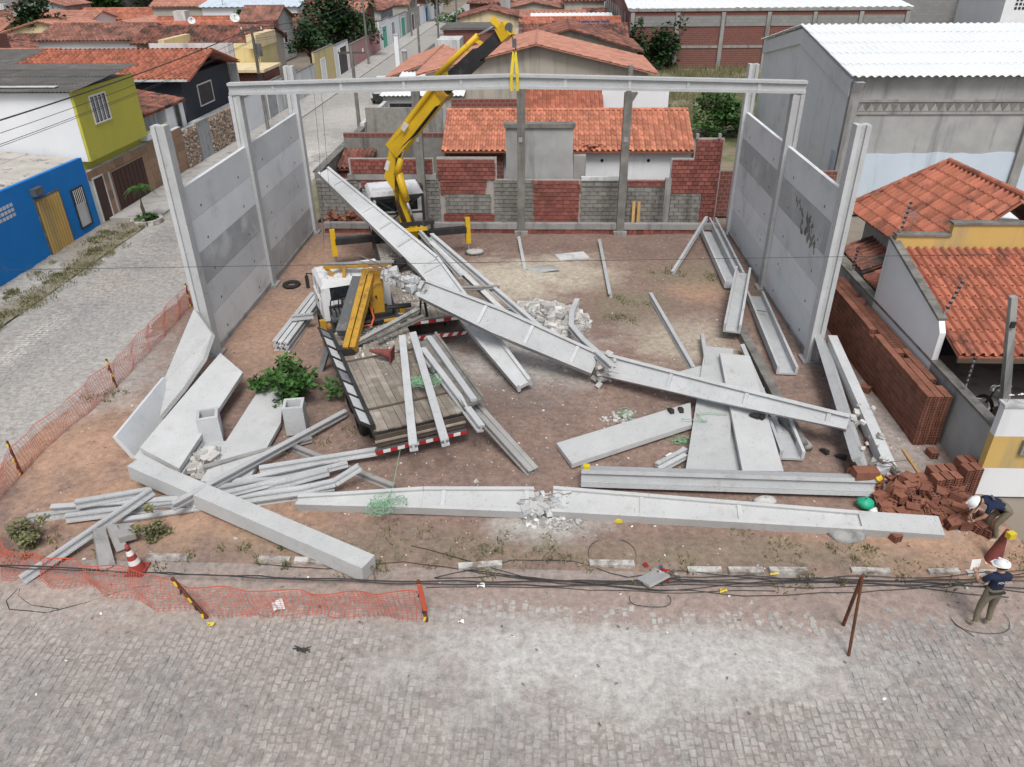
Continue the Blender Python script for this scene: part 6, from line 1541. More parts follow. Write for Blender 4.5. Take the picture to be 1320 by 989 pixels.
for i in range(60):
    put(bd, t, Matrix.Translation((rnd.uniform(-10.3, -8.4), 34.35 + rnd.uniform(-.35, .35), rnd.uniform(.05, .6))) @ Matrix.Rotation(rnd.uniform(0, 6), 4, 'Z') @ Matrix.Rotation(rnd.uniform(-1, 1), 4, 'X'))

# ================================================================ plants
def leaves(b, c, r, n, size, seed=0, dens=1.0, m=0, droop=.3):
    rr = random.Random(seed)
    c = V(c)
    cl = [(c + V((rr.gauss(0, .45) * r[0], rr.gauss(0, .45) * r[1], rr.gauss(0, .45) * r[2])), rr.uniform(.25, .5)) for _ in range(max(4, n // 60))]
    for i in range(n):
        q, cr = rr.choice(cl)
        d = V((rr.gauss(0, 1), rr.gauss(0, 1), rr.gauss(0, 1))).normalized() * rr.random() ** .5
        p = q + V((d.x * r[0] * cr, d.y * r[1] * cr, d.z * r[2] * cr))
        a = V((rr.gauss(0, 1), rr.gauss(0, 1), rr.gauss(0, .6))).normalized(); s_ = a.cross(V((rr.gauss(0, .4), rr.gauss(0, .4), 1))).normalized()
        l = size * rr.uniform(.6, 1.3)
        b.add([p, p + a * l * .5 + s_ * l * .32, p + a * l, p + a * l * .5 - s_ * l * .32], [(0, 1, 2, 3)], m, rr.random())
def tree(label, base, h, r, n=2500, size=.35, mt='leaf', trunk=.18, name='tree', group=None, seed=1, cat='tree', low=.35):
    base = V(base); t = thing(name, label, cat, base, group=group)
    b = MB(); top = base + V((0, 0, h * .6))
    b.tube([base, base + V((.04 * h, 0, h * .3)), top], trunk, 7)
    rr = random.Random(seed)
    for i in range(7):
        a = rr.uniform(0, 6.28); q = lerp(base, top, rr.uniform(.45, .95))
        b.tube([q, q + V((math.cos(a) * r * .35, math.sin(a) * r * .35, h * .12)), q + V((math.cos(a) * r * .7, math.sin(a) * r * .7, h * .22))], trunk * .35, 5)
    b.build('trunk', 'bark', t)
    b = MB(); leaves(b, base + V((0, 0, h * (low + 1) / 2)), (r, r, h * (1 - low) / 2), n, size, seed); b.build('crown', mt, t)
    return t
tree('big bushy green tree rising over the pink street wall', (-25.5, 101, 0), 7.2, 4.0, 5200, .52, 'leaf_dark', .3, seed=5, low=.1)
tree('dark dense upright tree among the roofs at the upper left', (-60.5, 96, 0), 8.2, 2.0, 3200, .5, 'leaf_dark', .25, seed=8, low=.08)
tree('spreading green tree at the top left beyond the dark tree', (-88, 150, 0), 8, 5, 2200, .8, 'leaf', .3, seed=12)
tree('palm-like green tree beside the tall far block wall', (-66, 139, 0), 9, 5, 2200, .9, 'leaf_dark', .3, seed=13)
tree('second green tree beside the tall far block wall', (-76, 138, 0), 8, 5, 2200, .8, 'leaf', .3, seed=14)
tree('small dark tree over the roofs left of the pale yellow wall', (-25.5, 87, 0), 4.6, 2.2, 1500, .45, 'leaf_dark', .15, seed=15)
tree('leafy street tree far along the road', (-19.6, 150, 0), 6.5, 2.6, 1500, .55, 'leaf_dry', .2, seed=16)
tree('round green street bush far along the road on the right', (-12.2, 124, 0), 3.0, 2.4, 1300, .45, 'leaf', .15, seed=17, low=.05)
tree('second far green street bush on the right', (-11.6, 160, 0), 3.6, 2.4, 1100, .5, 'leaf', .15, seed=18, low=.05)
tree('green shrub in the dry yard behind the right-hand wall', (12.2, 54, 0), 3.2, 1.9, 2600, .30, 'leaf', .1, seed=19, low=.0)
tree('climbing shrub against the distant brick warehouse wall', (12.6, 86.6, 0), 4.6, 2.0, 1900, .42, 'leaf_dark', .12, seed=20, low=.0)
tree('small shrub at the corner of the distant brick warehouse', (9.6, 86.5, 0), 3.6, 1.3, 1000, .4, 'leaf_dark', .1, seed=22, low=.0)
tree('little shrub on a tiled roof terrace near the satellite dishes', (-38.5, 104.5, 0), 5.5, 1.2, 700, .45, 'leaf', .1, seed=23, low=.6)
tree('leafy low plant with broad leaves beside the front truck', (-7.3, 18.57, 0), 1.25, .85, 1500, .20, 'leaf', .04, 'plant', None, 24, 'plant', .0)
tree('grey-green bush by the orange netting at the left', (-11.42, 12.27, 0), .62, .45, 900, .10, 'leaf_dry', .02, 'bush', None, 25, 'bush', .0)
tree('small green bush in front of the purlin heap', (-8.66, 12.61, 0), .55, .33, 700, .09, 'leaf_dry', .02, 'bush', None, 26, 'bush', .0)
tree('low green weed at the foot of the corbelled column', (2.85, 34.0, 0), .4, .3, 300, .12, 'leaf', .015, 'weed', None, 27, 'plant', .0)
# grassy tufts
def tufts(name, label, pts, mt, h=.16):
    b = MB()
    for x, y, n, r, z in pts:
        for i in range(n):
            a = rnd.uniform(0, 6.28); d = r * math.sqrt(rnd.random()); p = V((x + d * math.cos(a), y + d * math.sin(a), z))
            l = h * rnd.uniform(.4, 1.3); w = .014 * rnd.uniform(.7, 1.6); th = rnd.uniform(0, 6.28); s_ = V((math.cos(th), math.sin(th), 0)); k = V((rnd.gauss(0, .6), rnd.gauss(0, .6), 1)).normalized()
            b.add([p - s_ * w, p + s_ * w, p + k * l + s_ * w * .4, p + k * l - s_ * w * .4], [(0, 1, 2, 3)])
    o = b.build(name, mt, kind='stuff'); return tag(o, label, 'grass')
V_ = [(rnd.uniform(-20.9, -18.9), rnd.uniform(19, 34.4), rnd.randint(20, 90), rnd.uniform(.1, .45), .06) for _ in range(90)]
V_ += [(rnd.gauss(-19.7, .25), 24 + rnd.gauss(0, 1.5), 55, .4, .06) for _ in range(16)] + [(rnd.gauss(-19.4, .3), 28.6 + rnd.gauss(0, 2), 55, .45, .06) for _ in range(20)]
tufts('verge_weeds', 'patchy green weeds along the verge before the blue house', V_, 'leaf_dry', .12)
V_ = [(rnd.uniform(-13.5, 9.8), rnd.gauss(11.95, .25), rnd.randint(12, 50), rnd.uniform(.08, .3), .02) for _ in range(60)]
V_ += [(x + rnd.gauss(0, .5), y + rnd.gauss(0, .3), 22, .25, .03) for x, y in ((3.3, 25.8), (3.0, 24.4), (6.2, 28.2), (5.5, 28.8), (-12.9, 18.6), (-12.2, 15.2), (5, 12.3), (7, 12.4), (9.6, 12.6), (10.2, 12.3), (-3, 12.6), (-5.3, 16.5), (-1, 12.5)) for _ in range(6)]
tufts('lot_weeds', 'sparse dry weeds along the kerb and over the lot', V_, 'leaf_dry', .11)
V_ = [(rnd.uniform(9, 21), rnd.uniform(58, 87), 40, .9, .02) for _ in range(260)]
tufts('yard_grass', 'tall dry grass in the yard before the distant brick warehouse', V_, 'leaf_dry', .7)
# little palm in a planter on the left pavement
t = thing('palm', 'small green palm growing in a white stone ring by the brown garage', 'palm', (-19.4, 34.9, 0))
b = MB(); b.tube([(-19.4, 34.9, 0), (-19.45, 34.85, .8), (-19.4, 34.9, 1.7)], .08, 7); b.build('trunk', 'bark', t)
for k in range(13):
    a = k * 2.4; b = MB(); l = rnd.uniform(.7, 1.05); e = rnd.uniform(.1, .9)
    for s_ in range(14):
        f = s_ / 14; q = V((-19.4 + math.cos(a) * l * f, 34.9 + math.sin(a) * l * f, 1.75 + math.sin(e) * l * f - .7 * f * f)); sd = V((-math.sin(a), math.cos(a), -.5)) * (.26 * (1 - f * .8))
        sd2 = V((math.sin(a), -math.cos(a), -.5)) * (.26 * (1 - f * .8)); dd_ = V((math.cos(a), math.sin(a), 0)) * .05
        b.add([q, q + sd + dd_ * 2, q + dd_], [(0, 1, 2)]); b.add([q, q + sd2 + dd_ * 2, q + dd_], [(0, 1, 2)])
    b.build('frond', 'leaf', t)
t = thing('planter_ring', 'round white stone planter edge with low greenery under the palm', 'planter', (-19.4, 34.9, 0))
for k in range(14):
    a = k * .449; b = MB(); b.box((-19.4 + .65 * math.cos(a), 34.9 + .65 * math.sin(a), .12), (.16, .26, .22), a); b.build('edge_stone', 'kerb_white', t)
b = MB(); leaves(b, (-19.4, 34.9, .3), (.5, .5, .22), 350, .14, 31); b.build('greenery', 'leaf', t)
b = MB(); b.b2(-21.48, -19.1, 35.25, 44.9, -.02, .12); struct(b.build('pavement', 'pavement'))
b = MB(); b.b2(-21.48, -19.1, 44.95, 160, -.02, .1); struct(b.build('pavement', 'pavement'))
b = MB(); b.b2(-13.25, -10.95, 35, 160, -.02, .08); struct(b.build('pavement', 'dry_ground'))

# ================================================================ orange netting, stakes, cones
def stake(label, base, top, r=.032, mt='rust', tape=True):
    t = thing('stake', label, 'stake', base)
    b = MB(); b.cyl(base, top, r, r * .9, 7); b.build('rod', mt, t)
    if tape:
        for i in range(5):
            p = lerp(base, top, .12 + .2 * i); b = MB(); q = p + V((rnd.uniform(-.06, .06), -.04, -.07))
            b.add([p + V((-.03, -.035, .02)), p + V((.025, -.035, .03)), q + V((.03, -.02, 0)), q + V((-.015, -.02, -.02))], [(0, 1, 2, 3)]); b.build('tape_strip', 'tape_yellow' if i % 2 == 0 else 'black_metal', t)
    return t
def netting(label, base, tops, nh=10, cell=.09, name='safety_netting'):
    """strand grid hung between base line and top line (matching lists of points)"""
    b = MB(); L_ = [0]
    for i in range(len(base) - 1): L_.append(L_[-1] + (V(base[i + 1]) - V(base[i])).length)
    def at(s):
        i = max(k for k in range(len(base) - 1) if L_[k] <= s + 1e-6); f = (s - L_[i]) / (L_[i + 1] - L_[i])
        return lerp(base[i], base[i + 1], f), lerp(tops[i], tops[i + 1], f)
    n = int(L_[-1] / cell); grid = []
    for i in range(n + 1):
        s = min(L_[-1] * i / n, L_[-1] - 1e-4); p, q = at(s); col = []
        for j in range(nh + 1):
            f = j / nh; w = lerp(p, q, f)
            k = fbm(s, f * 1.5, .8) * .10 + .05 * math.sin(s * 5 + f * 2)
            sag = -.07 * math.sin(math.pi * ((s * .37) % 1)) * f
            col.append(w + V((k * .6, k, sag)))
        grid.append(col)
    def strip(a, c, w, up):
        d = (c - a).normalized(); s_ = d.cross(V(up)); s_ = s_.normalized() * w if s_.length > 1e-3 else V((w, 0, 0))
        b.add([a - s_, a + s_, c + s_, c - s_], [(0, 1, 2, 3)], 0, .5)
    for i in range(n + 1):
        for j in range(nh):
            strip(grid[i][j], grid[i][j + 1], .0055, (0, -1, .3))
            if i < n: strip(grid[i][j], grid[i + 1][j], .0042, (0, -1, .3))
        if i < n: strip(grid[i][nh], grid[i + 1][nh], .012, (0, -1, .3))
    o = b.build(name, 'net_orange'); return tag(o, label, 'netting')
s0, s1, s2 = (-13.09, 25.04, 0), (-12.91, 19.07, 0), (-13.12, 14.66, 0)
def up(p, h, dx=0, dy=0): return (p[0] + dx, p[1] + dy, h)
stake('rusty stake at the far end of the street netting by the wall column', s0, up(s0, .95, -.02, 0))
stake('rusty stake in the middle of the street netting', s1, up(s1, 1.0, -.08, .05))
stake('rusty stake at the left picture edge holding the street netting', s2, up(s2, 1.05, -.1, .08))
e0, e1 = (-12.9, 26.4, .02), (-14.6, 10.9, .02)
netting('sagging orange safety netting along the side street', [e0, s0, s1, s2, (-13.0, 12.6, .0)], [up(e0, .9), up(s0, .9), up(s1, .92), up(s2, .95), (-13.0, 12.6, .75)])
f0, f1 = (-6.6, 10.23, 0), (-2.2, 10.29, 0)
stake('rusty stake wound with yellow tape in the front netting', f0, up(f0, .98, -.52, .1), .04)
stake('orange-wrapped stake at the right end of the front netting', f1, up(f1, 1.05, -.10, .05), .04)
bl = [(-13.0, 12.6, .0), (-11.3, 11.2, .02), (-9.2, 10.85, .02), f0, (-4.54, 10.33, 0), f1]
tl = [(-13.0, 12.6, .75), (-11.2, 11.6, .35), (-9.4, 11.3, .45), up(f0, .62, -.25, .25), up((-4.54, 10.33, 0), .50, 0, .25), up(f1, .80, -.08, .05)]
netting('sagging orange safety netting along the front road', bl, tl, nh=12)
b = MB(); b.slab([V(f1) + V((-.04, -.04, .35)), V(f1) + V((.05, -.05, .35)), V(f1) + V((-.02, -.01, 1.0)), V(f1) + V((-.12, .0, 1.0))], (0, -.02, 0)); tag(b.build('net_scrap', 'net_orange'), 'bunched orange netting wrapped round the right-hand stake', 'netting')
p = (5.83, 9.71, 0); stake('long rusty stake standing on the cobbles at the right', p, (5.74, 9.9, 1.85), .03, tape=False)
p = (5.98, 10.44, 0); stake('shorter rusty stake leaning against the long one', p, (5.78, 9.98, 1.74), .035, tape=False)
def cone(label, m4, h=.72, mt='cone_red'):
    t = thing('traffic_cone', label, 'traffic cone', (0, 0, 0)); t.matrix_basis = m4; WM[t.name] = m4
    prof = [(.19, .03), (.15, .08), (.03, h)]
    def fr(z): return .155 + (.03 - .155) * (z - .06) / (h - .06)
    part(t, 'base', mt, lambda q: q.b2(-.2, .2, -.2, .2, 0, .035))
    z = [.035, .22, .34, .46, .58, h]
    for i in range(5):
        part(t, 'white_band' if i in (1, 3) else 'cone_body', 'stripe_white' if (i in (1, 3) and mt == 'cone_red' and h > .71) else mt, lambda q: q.cyl((0, 0, z[i]), (0, 0, z[i + 1]), fr(z[i]), fr(z[i + 1]), 18, caps=(i == 4)), True)
cone('upright red and white traffic cone in front of the concrete offcuts', Matrix.Translation((-8.6, 11.48, 0.02)) @ Matrix.Rotation(R(-6), 4, 'Y'))
cone('dirty red traffic cone lying on the wooden truck bed', Matrix.Translation(V((-4.32, 18.96, 1.16)) + V((0, 0, .0))) @ Matrix.Rotation(R(-8), 4, 'Z') @ Matrix.Rotation(R(-84), 4, 'Y') @ Matrix.Translation((.18, 0, 0)), .70, 'cone_dull')
cone('faded dark red traffic cone behind the standing officer', Matrix.Translation((9.72, 12.25, 0.02)) @ Matrix.Rotation(R(3), 4, 'Y') @ Matrix.Diagonal((1.1, 1.1, 1.3, 1)), .71, 'cone_dull')
b = MB(); b.box(V((9.72, 12.05, 0.97)), (.16, .12, .13), .3); tag(b.build('yellow_lamp', 'tape_yellow'), 'yellow warning lamp on top of the faded cone', 'lamp')

# ================================================================ cables
def cable(label, pts, r=.014, group=None, name='cable', mt='cable', wob=.05):
    b = MB(); ps = [V(p) for p in pts]; out = []
    for i in range(len(ps) - 1):
        n = max(2, int((ps[i + 1] - ps[i]).length / .35))
        for k in range(n):
            f = k / n; p = lerp(ps[i], ps[i + 1], f); out.append(p + V((0, wob * fbm(p.x, p.y + len(label), 1.1), 0)))
    out.append(ps[-1]); b.tube(out, r, 5)
    return tag(b.build(name, mt, smooth=True), label, 'cable', group)
GC = 'fallen utility cables along the front kerb'; LC = 'one of the fallen black utility cables lying along the front kerb'
LCS = ('thickest black cable along the whole front netting and kerb', 'second black cable beside the thickest one along the netting', 'black cable starting under the square column end', 'black cable rising onto the dirt right of the netting stake', 'black cable behind the rag heap running to the officer',
       'short lowest black cable below the rag heap', 'black cable arching over the pale kerb stone', 'black cable tight along the long whitewashed kerb')
CB = [
    [(-11.93, 11.28, 0.3), (-7.33, 11.12, 0.3), (-2.81, 11.22, 0.12), (-0.54, 11.32, 0.1), (2.51, 11.33, 0.12), (5.73, 11.49, 0.1), (8.14, 11.6, 0.1), (10.36, 11.7, 0.2)],
    [(-11.91, 11.24, 0.28), (-7.34, 11.12, 0.28), (-2.8, 11.19, 0.1), (0.1, 11.24, 0.05), (2.69, 11.44, 0.12), (5.75, 11.56, 0.12), (8.14, 11.57, 0.05), (10.23, 11.41, 0.1)],
    [(-6.1, 11.71, 0.05), (-4.55, 11.62, 0.05), (-2.92, 11.87, 0.06), (-1.21, 11.59, 0.06), (1.07, 11.35, 0.06), (3.32, 11.36, 0.05), (5.87, 11.4, 0.04), (10.38, 11.67, 0.1)],
    [(-2.83, 12.4, 0.06), (-1.58, 11.93, 0.08), (-0.22, 11.44, 0.08), (1.71, 11.27, 0.05), (4.22, 11.12, 0.04), (6.61, 11.26, 0.05), (8.61, 11.56, 0.05), (10.21, 11.35, 0.05)],
    [(-2.18, 11.39, 0.05), (-0.88, 11.51, 0.06), (0.43, 11.35, 0.04), (2.5, 11.19, 0.04), (4.29, 11.44, 0.06), (6.43, 11.68, 0.08), (8.18, 11.69, 0.1), (10.47, 11.91, 0.2)],
    [(-2.32, 11.18, 0.04), (-0.86, 11.2, 0.04), (1.07, 11.19, 0.04), (2.49, 11.15, 0.04), (4.88, 11.26, 0.04)],
    [(-2.19, 11.42, 0.05), (-1.39, 11.67, 0.05), (-0.57, 11.99, 0.05), (0.77, 12, 0.04), (1.9, 11.54, 0.05), (2.89, 11.74, 0.1), (4.96, 11.56, 0.05), (7.31, 11.48, 0.05), (9.54, 11.23, 0.04)],
    [(-1.55, 11.66, 0.05), (0.1, 11.42, 0.05), (1.72, 11.41, 0.06), (3.03, 11.56, 0.08), (4.33, 11.65, 0.1), (6.22, 11.5, 0.06), (8.41, 11.47, 0.05), (10.45, 11.86, 0.2)],
]
for k, pts in enumerate(CB): cable(LCS[k], pts, (.015, .012, .009, .009, .009, .008, .009, .010)[k], GC)
def ring(label, cx, cy, rx, ry, r=.007, a0=0, a1=6.4):
    return cable(label, [(cx + rx * math.cos(a), cy + ry * math.sin(a), .05 + .02 * math.sin(a * 3)) for a in [a0 + (a1 - a0) * i / 22 for i in range(23)]], r, None, 'cable_loop', wob=.02)
ring('thin cable loop lying on the dirt above the white kerb run', *(1.61, 12.25, 0)[:2], .52, .48, a0=-.3, a1=3.6)
ring('cable loop on the road dust below the heap of rags', *(2.28, 10.95, 0)[:2], .42, .22, a0=2.8, a1=6.8)
ring('cable loop round the feet of the standing officer', *(8.67, 10.64, 0)[:2], .55, .40, .006, 3.0, 6.6)
cable('thin cable trailing from the kerb to the loop at the officer', [(7.89, 11.33, 0), (8.1, 10.92, 0), (8.16, 10.5, 0), (8.38, 10.24, 0)], .01, wob=.02)
cable('thin cable loop on the cobbles at the left edge', [(-10.88, 11.05, 0), (-10.93, 10.55, 0), (-10.72, 10.33, 0), (-9.91, 10.27, 0), (-9.26, 10.54, 0), (-8.5, 10.99, 0), (-7.58, 11.15, 0)], .011, wob=.02)
cable('thin cable looping below the purlin end at the left', [(-10.9, 10.98, 0), (-10.76, 10.7, 0), (-10.35, 10.46, 0), (-9.73, 10.38, 0)], .010, wob=.02)
t = ring('thin black hoop lying on the dirt by the street netting', *(-13.11, 16.06, 0)[:2], .19, .17, .016)
b = MB()
for k in range(7): b.tube([V((-4.5, 9.51, 0)) + V((rnd.gauss(0, .12), rnd.gauss(0, .06), .03)) for _ in range(4)], .01, 4)
tag(b.build('wire_scrap', 'cable'), 'small tangle of black wire on the cobbles', 'wire')
# overhead lines
def wire(label, a, c, sag, r=.012, group=None):
    n = 24; b = MB(); b.tube([lerp(a, c, i / n) - V((0, 0, sag * 4 * (i / n) * (1 - i / n))) for i in range(n + 1)], r, 4); return tag(b.build('overhead_wire', 'cable'), label, 'wire', group)
wire('thin overhead wire crossing the whole picture in front of the walls', (-13.01, 15, 5.45), (11.16, 15, 5.99), .0, .006)
GW = 'overhead lines along the left side of the street'
for k, (z0, z1, x, r) in enumerate(((6.35, 6.9, -20.25, .03), (5.9, 6.5, -20.3, .012), (5.55, 6.2, -20.2, .012), (5.45, 6.05, -20.35, .010))):
    wire(('thick overhead cable in front of the olive facade', 'thin overhead line under the thick cable', 'second thin overhead line under the thick cable', 'lowest thin overhead line before the olive facade')[k], (x, 14, z0), (x, 56.2, z1), .45, r, GW)
    wire(LC.replace('one of the fallen black utility cables lying along the front kerb', ('thick overhead cable past the transformer pole', 'thin overhead line past the transformer pole', 'second thin overhead line past the transformer pole', 'lowest thin overhead line past the transformer pole')[k]), (x, 56.2, z1), (x, 92, z1), .5, r * .8, GW)
GH = 'thin wires hanging beside the far left column'
cable('left thin wire hanging beside the far left column', [(-8.52, 29, 6.93), (-8.62, 29, 4.96), (-8.74, 29, 3.46), (-8.97, 29, 0.89)], .006, GH, 'hanging_wire', wob=0)
cable('right thin wire hanging beside the far left column', [(-8.25, 29, 6.92), (-8.35, 29, 4.96), (-8.43, 29, 3.46), (-8.65, 29, 0.89)], .006, GH, 'hanging_wire', wob=0)
def utility_pole(label, x, y, h, arm=False):
    t = thing('utility_pole', label, 'pole', (x, y, 0), group='street utility poles')
    b = MB(); b.cyl((x, y, 0), (x, y, h), .14, .09, 8); b.build('shaft', 'concrete_old', t)
    b = MB(); b.bar((x - .8, y, h - .35), (x + .8, y, h - .35), .09, .1); b.build('crossarm', 'wood_dark', t)
    for k in (-.7, 0, .7):
        b = MB(); b.cyl((x + k, y, h - .3), (x + k, y, h - .12), .04, n=6); b.build('insulator', 'stripe_white', t)
    if arm:
        b = MB(); b.cyl((x + .28, y, h - 2.0), (x + .28, y, h - 1.2), .22, n=12); b.build('transformer', 'dark_grey_metal', t)
        b = MB(); b.box((x + .1, y - .15, h - 3.3), (.3, .2, .35)); b.build('junction_box', 'black_metal', t)
        for k in range(5):
            b = MB(); b.tube([(x + rnd.uniform(-.1, .1), y, h - .4 - k * .2), (x + .3, y - .2, h - 1.2 - k * .3), (x, y, h - 2.2 - k * .2)], .015, 4); b.build('cable_bundle', 'cable', t)
utility_pole('dark utility pole with transformer and tangled cables behind the left wall', -20.3, 56.2, 7.1, True)
utility_pole('utility pole before the big tree on the left pavement', -20.2, 92, 8.2)
utility_pole('utility pole beyond the green gate', -20.2, 124, 8.0); utility_pole('farthest utility pole on the left of the street', -20.2, 158, 8.0)
utility_pole('slender dark pole at the street corner behind the rear wall', -11.4, 47.5, 6.6)
utility_pole('right-hand street pole beyond the white vehicle', -13.0, 84, 7.6); utility_pole('right-hand street pole near the boom tip', -13.0, 100, 7.6); utility_pole('far right-hand street pole', -13.0, 122, 7.6); utility_pole('farthest right-hand street pole', -13.0, 150, 7.6)
for lb, x, y, h in (('white concrete post at the kerb beside the middle left column', -14.6, 80, 4.2), ('grey concrete post next to the white one', -13.2, 76, 3.2)):
    t = thing('concrete_post', lb, 'post', (x, y, 0)); b = MB(); b.bar((x, y, 0), (x, y, h), .42, .42, (0, 1, 0)); b.build('shaft', 'plaster_white' if 'white' in lb[:6] else 'concrete_grey', t); b = MB(); b.b2(x - .26, x + .26, y - .26, y + .26, h, h + .12); b.build('cap', 'concrete', t)
# white vehicle parked up the street
t = thing('parked_van', 'small white van parked up the street behind the crane', 'van', (-13.9, 66.8, .03), R(3))
part(t, 'body', 'white_paint', lambda q: (q.hexa([(-.85, 0, .45), (.85, 0, .45), (.85, 3.9, .45), (-.85, 3.9, .45), (-.85, -.02, 1.0), (.85, -.02, 1.0), (.85, 3.9, 1.05), (-.85, 3.9, 1.05)]), q.hexa([(-.82, .75, 1.0), (.82, .75, 1.0), (.82, 3.88, 1.05), (-.82, 3.88, 1.05), (-.72, 1.45, 1.75), (.72, 1.45, 1.75), (.72, 3.75, 1.78), (-.72, 3.75, 1.78)])))
part(t, 'windscreen', 'glass', lambda q: q.hexa([(-.70, .78, 1.08), (.70, .78, 1.08), (.70, .83, 1.08), (-.70, .83, 1.08), (-.64, 1.33, 1.66), (.64, 1.33, 1.66), (.64, 1.40, 1.66), (-.64, 1.40, 1.66)]))
part(t, 'grille', 'black_metal', lambda q: q.b2(-.7, .7, -.05, -.022, .5, .85)); part(t, 'bumper', 'black_metal', lambda q: q.b2(-.84, .84, -.12, -.051, .32, .52))
for s_ in (-1, 1):
    part(t, 'headlight', 'chrome', lambda q: q.b2(s_ * .68 - .13, s_ * .68 + .13, -.06, -.03, .86, .98)); part(t, 'side_window', 'glass', lambda q: q.hexa([(s_ * .80, 1.2, 1.12), (s_ * .82, 1.2, 1.12), (s_ * .82, 3.5, 1.15), (s_ * .80, 3.5, 1.15), (s_ * .72, 1.55, 1.6), (s_ * .74, 1.55, 1.6), (s_ * .74, 3.4, 1.62), (s_ * .72, 3.4, 1.62)]))
    for y in (.75, 3.1): wheel(t, s_ * .76, y, .31, .2)
# satellite dishes on the far roofs
for k, (x, y, z) in enumerate(((-33.6, 88.5, 5.2), (-38.2, 88.0, 5.0), (-47, 120, 6.2))):
    t = thing('satellite_dish', ('white satellite dish nearest the big tree', 'smaller satellite dish left of the first one', 'satellite dish on a far roof at the upper left')[k], 'dish', (x, y, z - 1.2), group='satellite dishes on the roofs')
    b = MB(); n = 16; c = V((x, y, z)); d = V((.4, -.75, .5)).normalized(); s_ = d.cross(V((0, 0, 1))).normalized(); u = s_.cross(d); r = .5 - .1 * k
    rim = [c + (s_ * math.cos(6.283 * i / n) + u * math.sin(6.283 * i / n)) * r + d * .18 for i in range(n)]
    b.add(rim + [c], [(i, (i + 1) % n, n) for i in range(n)], 0, .5); b.build('reflector', 'white_paint', t)
    b = MB(); b.cyl((x, y + .1, z - 1.6), (x, y + .05, z), .05, n=6); b.build('mast', 'grey_metal', t)
    b = MB(); b.cyl(c + d * .55 - V((0, 0, .06)), c + d * .55 + V((0, 0, .06)), .06, n=6); b.tube([c, c + d * .55], .015, 4); b.build('feed_arm', 'dark_grey_metal', t)

# ================================================================ ropes and litter
def rope(label, c, r, n, rr=.013, h=.2, seed=1, tail=None):
    g_ = random.Random(seed); b = MB()
    for k in range(n):
        a0 = g_.uniform(0, 6.28); cx, cy = c[0] + g_.gauss(0, r * .35), c[1] + g_.gauss(0, r * .35); q = g_.uniform(.25, .6) * r; e = g_.uniform(.5, 1)
        b.tube([(cx + q * math.cos(a0 + a), cy + q * e * math.sin(a0 + a), c[2] + h * g_.random() * .6 + .02 * math.sin(3 * a)) for a in [i * .45 for i in range(15)]], rr, 5)
    if tail: b.tube(tail, rr, 5)
    return tag(b.build('rope', 'rope_green', smooth=True), label, 'rope')
rope('tangled green rope on the purlins of the wooden truck bed', (-3.09, 17.26, 1.38), .42, 18, .010, .18, 3)
rope('green rope tangle hanging over the cracked front rafter', (-3.58, 13.2, 0.42), .38, 14, .009, .25, 4, [(-3.55, 13.11, 0.5), (-3.48, 13.88, 0.45), (-3.48, 14.6, 0.6), (-3.45, 14.97, 0.8)])
rope('green rope tangle on the dirt behind the shoe panel', (2.41, 17.88, 0.05), .34, 10, .008, .06, 5, [(2.75, 18.09, 0), (3.36, 18.61, 0), (3.98, 17.73, 0.3)])
rope('green rope scraps in the shade beside the shoe panel', (3.76, 16.7, 0.06), .3, 8, .008, .08, 6)
cable('loose green cord lying across the left white panel', [(5.15, 17.44, 0.4), (4.67, 17.48, 0.42), (4.29, 17.39, 0.42), (4.4, 17.15, 0.4), (4.53, 17.08, 0.4), (4.08, 17.11, 0.42), (3.84, 17.17, 0.4)], .012, None, 'cord', 'rope_green', .02)
for lb, p, rz in (('left black shoe on the long separate panel', (3.63, 17.7, 0.31), .3), ('right black shoe on the long separate panel', (3.92, 17.75, 0.31), .1), ('black boot on the scuffed white panel', (5.79, 17.18, 0.5), 1.0), ('second black boot on the scuffed white panel', (5.92, 17.15, 0.5), .8), ('black shoe on the dirt right of the short trough beam', (7.43, 16.22, 0.04), .4), ('black shoe near the foot of the edge beam', (7.77, 15.98, 0.04), .9)):
    t = thing('shoe', lb, 'shoe', p, rz); part(t, 'sole', 'rubber', lambda q: q.slab([(-.06, -.14, 0), (.06, -.14, 0), (.06, .08, 0), (.0, .15, 0), (-.06, .08, 0)], (0, 0, .03)))
    part(t, 'upper', 'black_metal', lambda q: q.hexa([(-.055, -.14, .03), (.055, -.14, .03), (.05, .13, .03), (-.05, .13, .03), (-.045, -.13, .13), (.045, -.13, .13), (.035, .05, .09), (-.035, .05, .09)]))
def sheetlet(label, c, w, l, rz, mt='paper', name='paper_sheet'):
    b = MB(); q = Matrix.Rotation(rz, 3, 'Z'); n = 4
    vs = [V(c) + q @ V((w * (i / n - .5), l * (j / n - .5), .02 + .03 * math.sin(i * 1.3 + j))) for j in range(n + 1) for i in range(n + 1)]
    b.add(vs, [(j * (n + 1) + i, j * (n + 1) + i + 1, (j + 1) * (n + 1) + i + 1, (j + 1) * (n + 1) + i) for j in range(n) for i in range(n)]); return tag(b.build(name, mt), label, 'paper')
sheetlet('white paper sheet on the dirt before the crushed rafter middle', (-0.15, 13.24, 0.03), .3, .26, .2)
sheetlet('white paper sheet beside the left white panel', (3.41, 15.87, 0.04), .22, .3, .3)
sheetlet('crumpled white paper on the front netting', (-5.25, 10.55, 0.05), .22, .28, .5)
sheetlet('white slip of paper on the road near the netting end', (-1.51, 10.26, 0.03), .12, .06, .1)
sheetlet('white scrap beside the small bush at the front left', (-8.97, 12.71, 0.04), .3, .2, .8)
sheetlet('white scrap on the dirt left of the standing panel', (-11.96, 16.73, 0.05), .28, .18, .3)
sheetlet('white scrap on the kerb cables right of the netting', (-1.19, 11.22, 0.05), .16, .1, .2)
